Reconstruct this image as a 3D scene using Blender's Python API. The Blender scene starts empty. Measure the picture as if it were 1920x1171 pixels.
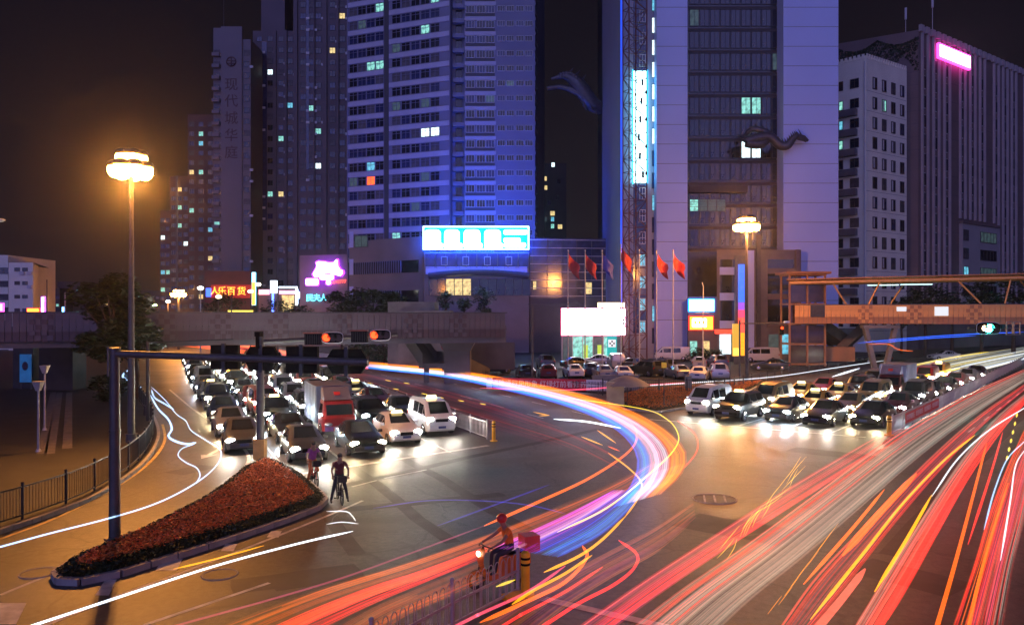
import bpy, bmesh, math, random
from mathutils import Vector, Matrix
RND = random.Random(11)
S = bpy.context.scene
COL = S.collection
PI = math.pi
# ------------------------------------------------------------------ camera, sky, sun, exposure
F, HY, H, CX = 1464.0, 590.0, 6.8, 960.0        # focal length in photo pixels, horizon row, eye height
cam_d = bpy.data.cameras.new('camera'); cam = bpy.data.objects.new('camera', cam_d); COL.objects.link(cam)
cam_d.sensor_width = 36; cam_d.lens = 36*F/1920; cam_d.shift_y = (HY-585.5)/1920
cam_d.clip_start = .2; cam_d.clip_end = 3000
cam.location = (0, 0, H); cam.rotation_euler = (PI/2, 0, 0)
S.camera = cam
W = bpy.data.worlds.new('World'); S.world = W; W.use_nodes = True
nt = W.node_tree; nt.nodes.clear()
out = nt.nodes.new('ShaderNodeOutputWorld'); bg = nt.nodes.new('ShaderNodeBackground'); bg2 = nt.nodes.new('ShaderNodeBackground')
add = nt.nodes.new('ShaderNodeAddShader')
sky = nt.nodes.new('ShaderNodeTexSky'); sky.sky_type = 'NISHITA'; sky.sun_disc = False
sky.sun_elevation = math.radians(-6); sky.sun_rotation = math.radians(200)
bg.inputs['Strength'].default_value = .05
nt.links.new(sky.outputs[0], bg.inputs['Color'])
# night skyglow: brownish violet by the horizon, near black blue overhead
tc = nt.nodes.new('ShaderNodeTexCoord'); sx = nt.nodes.new('ShaderNodeSeparateXYZ'); rp = nt.nodes.new('ShaderNodeValToRGB')
nt.links.new(tc.outputs['Generated'], sx.inputs[0]); nt.links.new(sx.outputs['Z'], rp.inputs[0]); nt.links.new(rp.outputs[0], bg2.inputs['Color'])
e = rp.color_ramp.elements
e[0].position = 0.0; e[0].color = (.013, .0095, .0155, 1)
e[1].position = .5; e[1].color = (.005, .0042, .009, 1)
bg2.inputs['Strength'].default_value = 1.0
nt.links.new(bg.outputs[0], add.inputs[0]); nt.links.new(bg2.outputs[0], add.inputs[1]); nt.links.new(add.outputs[0], out.inputs['Surface'])
sun_d = bpy.data.lights.new('sky_glow_sun', 'SUN'); sun = bpy.data.objects.new('sky_glow_sun', sun_d); COL.objects.link(sun)
sun_d.energy = 1.35; sun_d.color = (.32, .32, .95); sun_d.angle = math.radians(70)
sun.rotation_euler = (math.radians(76), 0, math.radians(-12)); sun.location = (0, -60, 60)
S.view_settings.view_transform = 'Standard'; S.view_settings.look = 'None'
S.view_settings.exposure = 0; S.view_settings.gamma = 1; S.view_settings.use_curve_mapping = False
S.render.engine = 'CYCLES'
c = S.cycles
c.max_bounces = 5; c.diffuse_bounces = 2; c.glossy_bounces = 2; c.transmission_bounces = 3; c.transparent_max_bounces = 48; c.volume_bounces = 0
c.sample_clamp_indirect = 3.0; c.caustics_reflective = False; c.caustics_refractive = False
c.use_denoising = True; c.use_light_tree = True

# ------------------------------------------------------------------ helpers
def G(px, py, z=0.0):                           # where the sight line through a photo pixel meets height z
    d = (H-z)*F/(py-HY); return Vector(((px-CX)/F*d, d, z))
def P(px, py, d):
    return Vector(((px-CX)/F*d, d, H+(HY-py)/F*d))
def lin(v):
    v /= 255.0; return v/12.92 if v <= .04045 else ((v+.055)/1.055)**2.4
def C(r, g, b): return (lin(r), lin(g), lin(b))
MATS = {}
def mat(name, col, rough=.6, metal=0.0, var=.25, scale=3.0, bump=0.0, col2=None, bscale=None, spec=.5, coat=0.0):
    if name in MATS: return MATS[name]
    m = bpy.data.materials.new(name); m.use_nodes = True; n = m.node_tree.nodes; l = m.node_tree.links
    b = n['Principled BSDF']; b.inputs['Roughness'].default_value = rough; b.inputs['Metallic'].default_value = metal
    b.inputs['Specular IOR Level'].default_value = spec
    if coat: b.inputs['Coat Weight'].default_value = coat; b.inputs['Coat Roughness'].default_value = .06
    t = n.new('ShaderNodeTexCoord'); nz = n.new('ShaderNodeTexNoise'); nz.inputs['Scale'].default_value = scale; nz.inputs['Detail'].default_value = 6
    l.new(t.outputs['Object'], nz.inputs['Vector'])
    r = n.new('ShaderNodeValToRGB'); l.new(nz.outputs['Fac'], r.inputs[0])
    c2 = col2 or tuple(max(0, x*(1+var)) for x in col)
    r.color_ramp.elements[0].color = (*[x*(1-var) for x in col], 1) if not col2 else (*col, 1)
    r.color_ramp.elements[1].color = (*c2, 1)
    r.color_ramp.elements[0].position = .32; r.color_ramp.elements[1].position = .68
    l.new(r.outputs[0], b.inputs['Base Color'])
    if bump:
        nb = n.new('ShaderNodeTexNoise'); nb.inputs['Scale'].default_value = bscale or scale*8; nb.inputs['Detail'].default_value = 4
        l.new(t.outputs['Object'], nb.inputs['Vector'])
        bp = n.new('ShaderNodeBump'); bp.inputs['Strength'].default_value = bump; bp.inputs['Distance'].default_value = .02
        l.new(nb.outputs['Fac'], bp.inputs['Height']); l.new(bp.outputs[0], b.inputs['Normal'])
    MATS[name] = m; return m
def glow(name, col, st, sample=False, blotch=0.0):
    if name in MATS: return MATS[name]
    m = bpy.data.materials.new(name); m.use_nodes = True; n = m.node_tree.nodes; l = m.node_tree.links
    b = n['Principled BSDF']; b.inputs['Base Color'].default_value = (*[min(1, .2*x) for x in col], 1); b.inputs['Roughness'].default_value = .4
    b.inputs['Emission Color'].default_value = (*col, 1); b.inputs['Emission Strength'].default_value = st
    if blotch:
        t = n.new('ShaderNodeTexCoord'); nz = n.new('ShaderNodeTexNoise'); nz.inputs['Scale'].default_value = 1.7
        l.new(t.outputs['Object'], nz.inputs['Vector'])
        mr = n.new('ShaderNodeMapRange'); mr.inputs[1].default_value = .35; mr.inputs[2].default_value = .65
        mr.inputs[3].default_value = st*(1-blotch); mr.inputs[4].default_value = st
        l.new(nz.outputs['Fac'], mr.inputs[0]); l.new(mr.outputs[0], b.inputs['Emission Strength'])
    m.cycles.emission_sampling = 'AUTO' if sample else 'NONE'
    MATS[name] = m; return m
def thread(name, col, st):
    # a thread of light: it shines and hides nothing behind it
    if name in MATS: return MATS[name]
    m = bpy.data.materials.new(name); m.use_nodes = True; n = m.node_tree.nodes; l = m.node_tree.links; n.remove(n['Principled BSDF'])
    e_ = n.new('ShaderNodeEmission'); e_.inputs['Color'].default_value = (*col, 1); e_.inputs['Strength'].default_value = st
    tr = n.new('ShaderNodeBsdfTransparent'); ad = n.new('ShaderNodeAddShader'); l.new(e_.outputs[0], ad.inputs[0]); l.new(tr.outputs[0], ad.inputs[1]); l.new(ad.outputs[0], n['Material Output'].inputs['Surface'])
    m.cycles.emission_sampling = 'NONE'; MATS[name] = m; return m
def glass(name, col, rough=.08):
    if name in MATS: return MATS[name]
    m = mat(name, col, rough, 0, .5, .8, spec=.8); return m

class MB:
    def __init__(s, o=(0, 0, 0)): s.v = []; s.f = []; s.m = []; s.o = Vector(o)
    def poly(s, pts, mi=0):
        b = len(s.v); s.v += [tuple(Vector(p)-s.o) for p in pts]; s.f.append(list(range(b, b+len(pts)))); s.m.append(mi)
    def _add(s, pts, faces, mi):
        b = len(s.v); s.v += [tuple(Vector(p)-s.o) for p in pts]
        for q in faces: s.f.append([b+i for i in q]); s.m.append(mi)
    def box(s, c, sz, mi=0, rz=0.0):
        x, y, z = [k/2 for k in sz]; M = Matrix.Rotation(rz, 3, 'Z'); c = Vector(c)
        pts = [c+M@Vector((a*x, b*y, d*z)) for a in (-1, 1) for b in (-1, 1) for d in (-1, 1)]
        s._add(pts, [(0, 1, 3, 2), (4, 6, 7, 5), (0, 4, 5, 1), (2, 3, 7, 6), (0, 2, 6, 4), (1, 5, 7, 3)], mi)
    def bar(s, p, q, w, h, mi=0):
        p, q = Vector(p), Vector(q); d = (q-p).normalized()
        up = Vector((0, 0, 1)) if abs(d.z) < .95 else Vector((0, 1, 0))
        a = d.cross(up).normalized(); u = a.cross(d)
        pts = [e+a*(i*w/2)+u*(j*h/2) for e in (p, q) for i in (-1, 1) for j in (-1, 1)]
        s._add(pts, [(0, 1, 3, 2), (4, 6, 7, 5), (0, 4, 5, 1), (2, 3, 7, 6), (0, 2, 6, 4), (1, 5, 7, 3)], mi)
    def tube(s, pts, r, n=6, mi=0, cap=True, closed=False):
        pts = [Vector(p) for p in pts]; N = len(pts); rings = []
        for i, p in enumerate(pts):
            if closed: d = (pts[(i+1) % N]-pts[i-1])
            else: d = pts[min(i+1, N-1)]-pts[max(i-1, 0)]
            d.normalize(); up = Vector((0, 0, 1)) if abs(d.z) < .95 else Vector((0, 1, 0))
            a = d.cross(up).normalized(); u = a.cross(d); rr = r[i] if isinstance(r, (list, tuple)) else r
            rings.append([p+a*math.cos(2*PI*k/n)*rr+u*math.sin(2*PI*k/n)*rr for k in range(n)])
        vs = [p for g in rings for p in g]; fs = []
        for i in range(N if closed else N-1):
            j = (i+1) % N
            for k in range(n): fs.append((i*n+k, i*n+(k+1) % n, j*n+(k+1) % n, j*n+k))
        if cap and not closed: fs.append(tuple(range(n))[::-1]); fs.append(tuple((N-1)*n+k for k in range(n)))
        s._add(vs, fs, mi)
    def cyl(s, p, q, r0, r1=None, n=10, mi=0): s.tube([p, q], [r0, r0 if r1 is None else r1], n, mi)
    def prism(s, xy, z0, z1, mi=0, top=None):
        n = len(xy); vs = [(x, y, z0) for x, y in xy]+[(x, y, z1) for x, y in xy]
        s._add(vs, [(i, (i+1) % n, n+(i+1) % n, n+i) for i in range(n)]+[tuple(range(n))[::-1]], mi)
        s._add([(x, y, z1) for x, y in xy], [tuple(range(n))], mi if top is None else top)
    def ell(s, c, r, n=10, m=6, mi=0, half=None):
        c = Vector(c); vs = []; fs = []
        for i in range(m+1):
            t = PI*i/m
            for k in range(n):
                a = 2*PI*k/n; vs.append(c+Vector((r[0]*math.sin(t)*math.cos(a), r[1]*math.sin(t)*math.sin(a), r[2]*math.cos(t))))
        for i in range(m):
            for k in range(n): fs.append((i*n+k, (i+1)*n+k, (i+1)*n+(k+1) % n, i*n+(k+1) % n))
        s._add(vs, fs, mi)
    def loft(s, rings, mi=0, cap=True):
        n = len(rings[0]); vs = [p for r in rings for p in r]; fs = []
        for i in range(len(rings)-1):
            for k in range(n): fs.append((i*n+k, i*n+(k+1) % n, (i+1)*n+(k+1) % n, (i+1)*n+k))
        if cap: fs.append(tuple(range(n))[::-1]); fs.append(tuple((len(rings)-1)*n+k for k in range(n)))
        s._add(vs, fs, mi)
    def mesh(s, name, mats, smooth=0, fix=True):
        me = bpy.data.meshes.new(name); me.from_pydata(s.v, [], s.f)
        for m in (mats if isinstance(mats, (list, tuple)) else [mats]): me.materials.append(m)
        me.polygons.foreach_set('material_index', s.m)
        if fix and len(s.f) < 20000:
            b = bmesh.new(); b.from_mesh(me); bmesh.ops.remove_doubles(b, verts=b.verts, dist=1e-5); bmesh.ops.recalc_face_normals(b, faces=b.faces); b.to_mesh(me); b.free()
        if smooth:
            me.polygons.foreach_set('use_smooth', [True]*len(me.polygons)); me.set_sharp_from_angle(angle=math.radians(smooth))
        me.update(); return me
def link(name, data, parent=None, loc=(0, 0, 0), rz=0.0):
    o = bpy.data.objects.new(name, data); COL.objects.link(o); o.location = loc
    o.rotation_euler = rz if isinstance(rz, (tuple, list)) else (0, 0, rz)
    if parent is not None: o.parent = parent
    return o
def tag(o, label=None, cat=None, group=None, kind=None):
    if label: o['label'] = label
    if cat: o['category'] = cat
    if group: o['group'] = group
    if kind: o['kind'] = kind
    return o
def thing(name, label, cat, loc=(0, 0, 0), rz=0.0, group=None, data=None):
    return tag(link(name, data, None, loc, rz), label, cat, group)
def part(name, data, parent, loc=(0, 0, 0), rz=0.0, kind=None, label=None):
    o = link(name, data, parent, loc, rz)
    if kind: o['kind'] = kind
    if label: o['label'] = label
    return o
def structure(name, data): return tag(link(name, data), kind='structure')
CACHE = {}
def cached(key, fn):
    if key not in CACHE: CACHE[key] = fn()
    return CACHE[key]
def catmull(pts, step=6):
    pts = [Vector(p) for p in pts]
    if len(pts) < 3: return [pts[0].lerp(pts[-1], i/step) for i in range(step+1)]
    o = []; q = [2*pts[0]-pts[1]]+pts+[2*pts[-1]-pts[-2]]
    for i in range(1, len(q)-2):
        a, b, c_, d = q[i-1], q[i], q[i+1], q[i+2]
        for k in range(step):
            t = k/step
            o.append(.5*((2*b)+(c_-a)*t+(2*a-5*b+4*c_-d)*t*t+(3*b-a-3*c_+d)*t**3))
    o.append(pts[-1]); return o
_tc = []
def text_mesh(txt, size, m, depth=.03):
    cu = bpy.data.curves.new('lettering', 'FONT'); cu.body = txt; cu.size = size; cu.extrude = depth; cu.align_x = 'CENTER'; cu.align_y = 'CENTER'; cu.resolution_u = 2
    o = bpy.data.objects.new('lettering', cu); COL.objects.link(o)
    bpy.context.view_layer.update()
    me = bpy.data.meshes.new_from_object(o.evaluated_get(bpy.context.evaluated_depsgraph_get()))
    bpy.data.objects.remove(o); bpy.data.curves.remove(cu)
    me.materials.clear(); me.materials.append(m)
    return me
def skinned(name, verts, edges, radii, mats, face_mat, extra=None, sub=2):
    me = bpy.data.meshes.new(name); me.from_pydata([tuple(v) for v in verts], edges, []); o = bpy.data.objects.new(name, me); COL.objects.link(o)
    sk = o.modifiers.new('skin', 'SKIN'); sk.use_smooth_shade = True
    for i, d in enumerate(me.skin_vertices[0].data):
        r = radii[i]; d.radius = (r, r) if not isinstance(r, tuple) else r; d.use_root = (i == 0)
    ss = o.modifiers.new('sub', 'SUBSURF'); ss.levels = sub; ss.render_levels = sub
    bpy.context.view_layer.update()
    m2 = bpy.data.meshes.new_from_object(o.evaluated_get(bpy.context.evaluated_depsgraph_get())); bpy.data.objects.remove(o)
    b = bmesh.new(); b.from_mesh(m2)
    if extra:
        t = bpy.data.meshes.new('t'); t.from_pydata(extra.v, [], extra.f); b.from_mesh(t)
    b.to_mesh(m2); b.free()
    m2.materials.clear()
    for m in mats: m2.materials.append(m)
    for p in m2.polygons: p.material_index = face_mat(p.center); p.use_smooth = True
    return m2

# ------------------------------------------------------------------ common materials
asphalt = mat('asphalt', (.05, .047, .045), .5, 0, .3, .35, .35, bscale=60)
def asphalt_nodes():
    m = asphalt; n = m.node_tree.nodes; l = m.node_tree.links; b = n['Principled BSDF']
    t = n.new('ShaderNodeTexCoord'); g = n.new('ShaderNodeTexNoise'); g.inputs['Scale'].default_value = .22; g.inputs['Detail'].default_value = 5
    l.new(t.outputs['Object'], g.inputs['Vector'])
    mr = n.new('ShaderNodeMapRange'); mr.inputs[3].default_value = .36; mr.inputs[4].default_value = .62; l.new(g.outputs['Fac'], mr.inputs[0]); l.new(mr.outputs[0], b.inputs['Roughness'])
    # fine stone speckle, tyre-polished streaks and thin cracks, all over the carriageway
    sp = n.new('ShaderNodeTexNoise'); sp.inputs['Scale'].default_value = 45; sp.inputs['Detail'].default_value = 3; l.new(t.outputs['Object'], sp.inputs['Vector'])
    vo = n.new('ShaderNodeTexVoronoi'); vo.feature = 'DISTANCE_TO_EDGE'; vo.inputs['Scale'].default_value = .16
    wn = n.new('ShaderNodeTexNoise'); wn.inputs['Scale'].default_value = .8; l.new(t.outputs['Object'], wn.inputs['Vector'])
    va = n.new('ShaderNodeVectorMath'); va.operation = 'ADD'; l.new(t.outputs['Object'], va.inputs[0]); l.new(wn.outputs['Color'], va.inputs[1]); l.new(va.outputs[0], vo.inputs['Vector'])
    cr = n.new('ShaderNodeMapRange'); cr.inputs[1].default_value = 0; cr.inputs[2].default_value = .012; cr.inputs[3].default_value = .45; cr.inputs[4].default_value = 1; l.new(vo.outputs['Distance'], cr.inputs[0])
    s2 = n.new('ShaderNodeMapRange'); s2.inputs[1].default_value = .3; s2.inputs[2].default_value = .7; s2.inputs[3].default_value = .6; s2.inputs[4].default_value = 1.5; l.new(sp.outputs['Fac'], s2.inputs[0])
    mu = n.new('ShaderNodeMath'); mu.operation = 'MULTIPLY'; l.new(cr.outputs[0], mu.inputs[0]); l.new(s2.outputs[0], mu.inputs[1])
    m6 = n.new('ShaderNodeTexNoise'); m6.inputs['Scale'].default_value = 5; m6.inputs['Detail'].default_value = 8; m6.inputs['Roughness'].default_value = .7; l.new(t.outputs['Object'], m6.inputs['Vector'])
    r6 = n.new('ShaderNodeMapRange'); r6.inputs[1].default_value = .3; r6.inputs[2].default_value = .7; r6.inputs[3].default_value = .45; r6.inputs[4].default_value = 1.55; l.new(m6.outputs['Fac'], r6.inputs[0])
    mu2 = n.new('ShaderNodeMath'); mu2.operation = 'MULTIPLY'; l.new(mu.outputs[0], mu2.inputs[0]); l.new(r6.outputs[0], mu2.inputs[1]); mu = mu2
    old = b.inputs['Base Color'].links[0].from_socket
    vm = n.new('ShaderNodeVectorMath'); vm.operation = 'SCALE'; l.new(old, vm.inputs[0]); l.new(mu.outputs[0], vm.inputs['Scale']); l.new(vm.outputs[0], b.inputs['Base Color'])
asphalt_nodes()
paving = mat('paving', (.022, .0205, .022), .7, 0, .3, .8, .4, bscale=25)
kerb_m = mat('kerb_stone', (.3, .29, .28), .7, 0, .25, 2, .3)
paint_w = mat('road_paint', (.5, .49, .46), .6, 0, .35, 2.5)
paint_y = mat('road_paint_yellow', (.55, .4, .12), .6, 0, .3, 2.5)
steel = mat('galvanised_steel', (.09, .085, .085), .45, .3, .15, 4)
dark_steel = mat('dark_steel', (.04, .04, .045), .4, .5, .2, 4)
white_steel = mat('white_rail_paint', (.38, .38, .4), .4, .1, .15, 5)
black_m = mat('black_plastic', (.006, .006, .006), .8, 0, .2, 5, spec=.1)
rubber = mat('tyre_rubber', (.014, .014, .014), .8, 0, .2, 8)
alloy = mat('alloy', (.5, .5, .52), .25, .9, .1, 8)
chrome = mat('chrome', (.6, .6, .62), .12, 1, .05, 5)
concrete = mat('concrete', (.2, .19, .18), .8, 0, .25, .6, .3)
leaf_d = mat('leaf_dark', (.018, .032, .010), .55, 0, .45, 1.2)
leaf_l = mat('leaf_light', (.04, .07, .02), .55, 0, .4, 1.5)
bark = mat('bark', (.07, .05, .035), .9, 0, .3, 4, .6)
yellow_m = mat('yellow_paint', (.75, .45, .02), .4, 0, .15, 3)
red_m = mat('red_paint', (.55, .03, .03), .4, 0, .15, 3)
blue_m = mat('blue_sign', (.02, .07, .5), .35, 0, .1, 3)
white_m = mat('white_sign', (.75, .75, .75), .35, 0, .06, 3)
cam_glass = glass('window_glass', (.012, .016, .03), .07)
# ------------------------------------------------------------------ ground, pavements, markings
mb = MB(); mb.poly([(-600, -160, 0), (600, -160, 0), (600, 900, 0), (-600, 900, 0)]); structure('road', mb.mesh('road', asphalt))
def xy(pxs): return [tuple(G(*p)[:2]) for p in pxs]
fence_px = [(-700, 1250), (-120, 1046), (0, 1000), (75, 975), (165, 940), (230, 902), (268, 872), (290, 842), (297, 815), (289, 786), (264, 747), (238, 714)]
fence_xy = [tuple(p[:2]) for p in catmull([G(*p) for p in fence_px], 4)]
plaza = fence_xy+[(-66, 136), (-140, 160), (-140, 14)]
mb = MB(); mb.prism(plaza, 0.0, .12); structure('pavement', mb.mesh('pavement', paving))
lot = [tuple(G(690, 671)[:2]), tuple(G(800, 690)[:2]), tuple(G(920, 712)[:2]), tuple(G(1030, 727)[:2]), tuple(G(1130, 738)[:2]), tuple(G(1335, 737)[:2]), tuple(G(1480, 706)[:2]), (41, 99), (74, 133), (110, 172), (140, 260), (-60, 260), (-60, 180)]
mb = MB(); mb.prism(lot, 0.0, .12); structure('pavement', mb.mesh('pavement', paving))
def kerb_run(pts, parent_name, label, closed=False, step=1.0, w=.16, h=.15):
    root = thing('kerb', label, 'kerb', (pts[0][0], pts[0][1], 0))
    tot = 0; segs = list(zip(pts, pts[1:]+([pts[0]] if closed else [])))[:len(pts) if closed else len(pts)-1]
    for a, b in segs:
        a, b = Vector((*a, 0)), Vector((*b, 0)); L = (b-a).length; n = max(1, round(L/step))
        for k in range(n):
            p, q = a.lerp(b, k/n), a.lerp(b, (k+1)/n); l_ = (q-p).length
            me = cached(('kerb', round(l_, 1), w, h), lambda: (lambda m: (m.box((0, 0, h/2), (max(.1, round(l_, 1)-.015), w, h)), m.mesh('kerb_stone', kerb_m))[1])(MB()))
            part('kerb_stone', me, root, (p+q)/2-root.location+Vector((0, 0, RND.uniform(0, .006))), math.atan2(q.y-p.y, q.x-p.x))
    return root
kerb_run(fence_xy, '', 'pale kerb edging the plaza pavement under the curving railing')
def inpoly(x, y, pl):
    r = False; j = len(pl)-1
    for i in range(len(pl)):
        a, b = pl[i], pl[j]
        if (a[1] > y) != (b[1] > y) and x < (b[0]-a[0])*(y-a[1])/(b[1]-a[1])+a[0]: r = not r
        j = i
    return r
def edged(x, y, pl):
    m = 1e9
    for a, b in zip(pl, pl[1:]+pl[:1]):
        vx, vy = b[0]-a[0], b[1]-a[1]; t = max(0, min(1, ((x-a[0])*vx+(y-a[1])*vy)/(vx*vx+vy*vy+1e-9)))
        m = min(m, math.hypot(x-a[0]-t*vx, y-a[1]-t*vy))
    return m
soil = mat('soil', (.035, .026, .018), .9, 0, .4, 4, .5)
flower_r = mat('flower_red', (.66, .17, .035), .6, 0, .4, 6)
flower_o = mat('flower_orange', (.65, .18, .04), .6, 0, .4, 6)
def flower_bed(pl, n, hh, rim, name, green=.25):
    xs = [p[0] for p in pl]; ys = [p[1] for p in pl]; mb = MB(); k = 0
    while k < n:
        x, y = RND.uniform(min(xs), max(xs)), RND.uniform(min(ys), max(ys))
        if not inpoly(x, y, pl): continue
        d = edged(x, y, pl)
        if d < .1: continue
        k += 1; h = hh*(min(1, d/.5)**.5)*RND.uniform(.75, 1.1); hedge = d < rim
        for q in range(3):
            a = RND.uniform(0, 2*PI); t = RND.uniform(.2, 1.0); r = RND.uniform(.028, .06)
            c0 = Vector((x+RND.uniform(-.1, .1), y+RND.uniform(-.1, .1), .13+h*(RND.uniform(.15, 1))))
            u = Vector((math.cos(a), math.sin(a), RND.uniform(-.3, .5)))*r; v = Vector((-math.sin(a)*t, math.cos(a)*t, RND.uniform(.2, 1)))*r
            mi = 0 if hedge or RND.random() < green else (1 if RND.random() < .75 else 2)
            if mi: c0.z = .13+h*RND.uniform(.8, 1.05)
            mb.poly([c0-u, c0+v*.6, c0+u, c0-v*.6], mi)
    return mb.mesh(name, [leaf_d, flower_r, flower_o], fix=False)
isl_px = [(488, 869), (455, 886), (425, 912), (385, 940), (325, 974), (260, 1006), (190, 1036), (132, 1062), (103, 1082), (110, 1094), (150, 1096), (225, 1080), (330, 1047), (440, 1012), (540, 978), (597, 955), (611, 941), (600, 928), (560, 893), (520, 872)]
isl = xy(isl_px)
mb = MB(); mb.prism(isl, 0, .13); structure('traffic_island', mb.mesh('traffic_island', soil))
kerb_run(isl, '', 'weathered kerb round the triangular flower bed island', True, .9, .2, .17)
tag(link('flower_bed', flower_bed(isl, 30000, .3, .5, 'flower_bed', .45)), 'red and orange flowers with a clipped green edge on the triangular island', 'flower bed', kind='stuff')
lawn_px = [(1170, 768), (1152, 748), (1200, 735), (1330, 727), (1440, 717), (1400, 736), (1290, 765), (1235, 774)]
lawn = xy(lawn_px)
mb = MB(); mb.prism(lawn, 0, .13); structure('lawn', mb.mesh('lawn', soil))
tag(link('flower_bed', flower_bed(lawn, 9000, .3, .3, 'flower_bed', .3)), 'low red planting beside the white minivan and traffic police umbrella', 'flower bed', kind='stuff')  # red light on this lawn strip is put into its flower colour
kerb_run(lawn, '', 'kerb round the red planting strip by the umbrella', True, 2.0)
mk_z = [.004]
def strip(pts, w, m=paint_w, z=None, dash=None, world=False):
    pts = [Vector((p[0], p[1], 0)) for p in (pts if world else [G(*p) for p in pts])]
    mb = MB(); zz = z or .005
    segs = []
    for a, b in zip(pts, pts[1:]):
        if not dash: segs.append((a, b)); continue
        L = (b-a).length; t = 0
        while t < L: segs.append((a.lerp(b, t/L), a.lerp(b, min(1, (t+dash[0])/L)))); t += dash[0]+dash[1]
    for a, b in segs:
        d = (b-a).normalized(); s = Vector((-d.y, d.x, 0))*w/2
        mb.poly([(*(a-s)[:2], zz), (*(b-s)[:2], zz), (*(b+s)[:2], zz), (*(a+s)[:2], zz)])
    return structure('road_marking', mb.mesh('road_marking', m))
strip(catmull([G(*p) for p in [(318, 730), (360, 765), (410, 800), (446, 830), (465, 852), (462, 872), (430, 900)]], 5), .16, world=True)
strip(catmull([G(*p) for p in [(0, 1010), (110, 968), (225, 908), (285, 862), (309, 825), (305, 795)]], 5), .14, paint_y, world=True)
strip([(0, 1115), (100, 1074)], .12)
strip(catmull([G(*p) for p in [(40, 1190), (230, 1113), (330, 1077), (480, 1020), (610, 968), (680, 938)]], 3), .13, world=True)
strip([(270, 1171), (505, 1092)], .13)
for x, y, w, h in [(318, 1058, 40, 22), (430, 1026, 24, 14), (515, 1001, 22, 12), (200, 1101, 26, 30), (12, 1150, 60, 40)]:
    mb = MB(); mb.poly([(*G(x-w/2+h*.35, y-h/2)[:2], .009), (*G(x+w/2+h*.2, y-h/2)[:2], .009), (*G(x+w/2-h*.3, y+h/2)[:2], .009), (*G(x-w/2-h*.3, y+h/2)[:2], .009)])
    structure('road_marking', mb.mesh('road_marking', paint_w))
def L(u, n, z=0): return Vector((n*.9117-u*.4108, n*.4108+u*.9117, z))
def R(u, n, z=0): return Vector((n*.7883+u*.6153, -n*.6153+u*.7883, z))
for n_ in (5.0, 7.75, 10.45, 13.1): strip([L(36.5, n_), L(130, n_)], .13, world=True)
strip([L(33.4, 3.2), L(37.6, 15.6)], .3, world=True)
for n_ in (-21.2, -18.55, -15.85, -13.2): strip([R(46.5, n_), R(78, n_)], .13, world=True)
strip([R(45.6, -24.2), R(46.3, -11.2)], .28, world=True)
for n_ in (19.5, 23, 26.5): strip([L(46, n_), L(125, n_)], .12, dash=(2.5, 4), world=True)
for n_ in (-7, -3.6, -.2, 3.2, 6.6): strip([R(52, n_), R(150, n_)], .12, dash=(2.5, 4), world=True)
strip([(1020, 1122), (1300, 1186)], .3)
strip([(720, 896), (800, 880)], .12); strip([(660, 912), (706, 900)], .12)
# turn arrow on the slip lane
a0 = G(392, 852); dv = Vector((.05, -.99, 0)); sv = Vector((.99, .05, 0)); mb = MB()
mb.poly([(*(a0-sv*.12-dv*1.9)[:2], .009), (*(a0+sv*.12-dv*1.9)[:2], .009), (*(a0+sv*.12)[:2], .009), (*(a0-sv*.12)[:2], .009)])
mb.poly([(*(a0-sv*.4)[:2], .009), (*(a0+sv*.4)[:2], .009), (*(a0+dv*1.1)[:2], .009)])
structure('road_marking', mb.mesh('road_marking', paint_w))
def manhole(px, py, r, label, slots=0):
    p = G(px, py); t = thing('manhole_cover', label, 'manhole cover', (p.x, p.y, .0))
    m = MB(); m.cyl((0, 0, .001), (0, 0, .012), r, r, 24); part('cover', m.mesh('cover', mat('iron', (.08, .074, .066), .55, .5, .3, 6, .5)), t)
    m = MB(); m.tube([(r*1.06*math.cos(2*PI*k/24), r*1.06*math.sin(2*PI*k/24), .006) for k in range(24)], .022, 5, closed=True); part('rim', m.mesh('rim', paint_w if slots else kerb_m), t)
    for k in range(slots):
        m = MB(); m.box((0, 0, .016), (.07, r*1.5, .008)); part('slot_bar', m.mesh('slot_bar', paint_w), t, ((k-(slots-1)/2)*r*.5, 0, 0), -.2)
manhole(1340, 935, .75, 'round manhole ringed in pale paint with bars across it', 3)
manhole(412, 1077, .42, 'iron manhole cover in the lane below the flower island')
manhole(72, 1074, .42, 'iron manhole cover near the pointed tip of the flower island')

for pts in (((78, 850), (100, 735)), ((93, 850), (112, 735)), ((126, 840), (130, 735))):
    a, b = G(*pts[0], .12), G(*pts[1], .12); d = (b-a).normalized(); s = Vector((-d.y, d.x, 0))*.22; k = MB(); k.poly([a-s+Vector((0, 0, .005)), b-s+Vector((0, 0, .005)), b+s+Vector((0, 0, .005)), a+s+Vector((0, 0, .005))]); structure('tactile_strip', k.mesh('tactile_strip', mat('tactile', (.11, .1, .11), .7, 0, .25, 2)))
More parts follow.
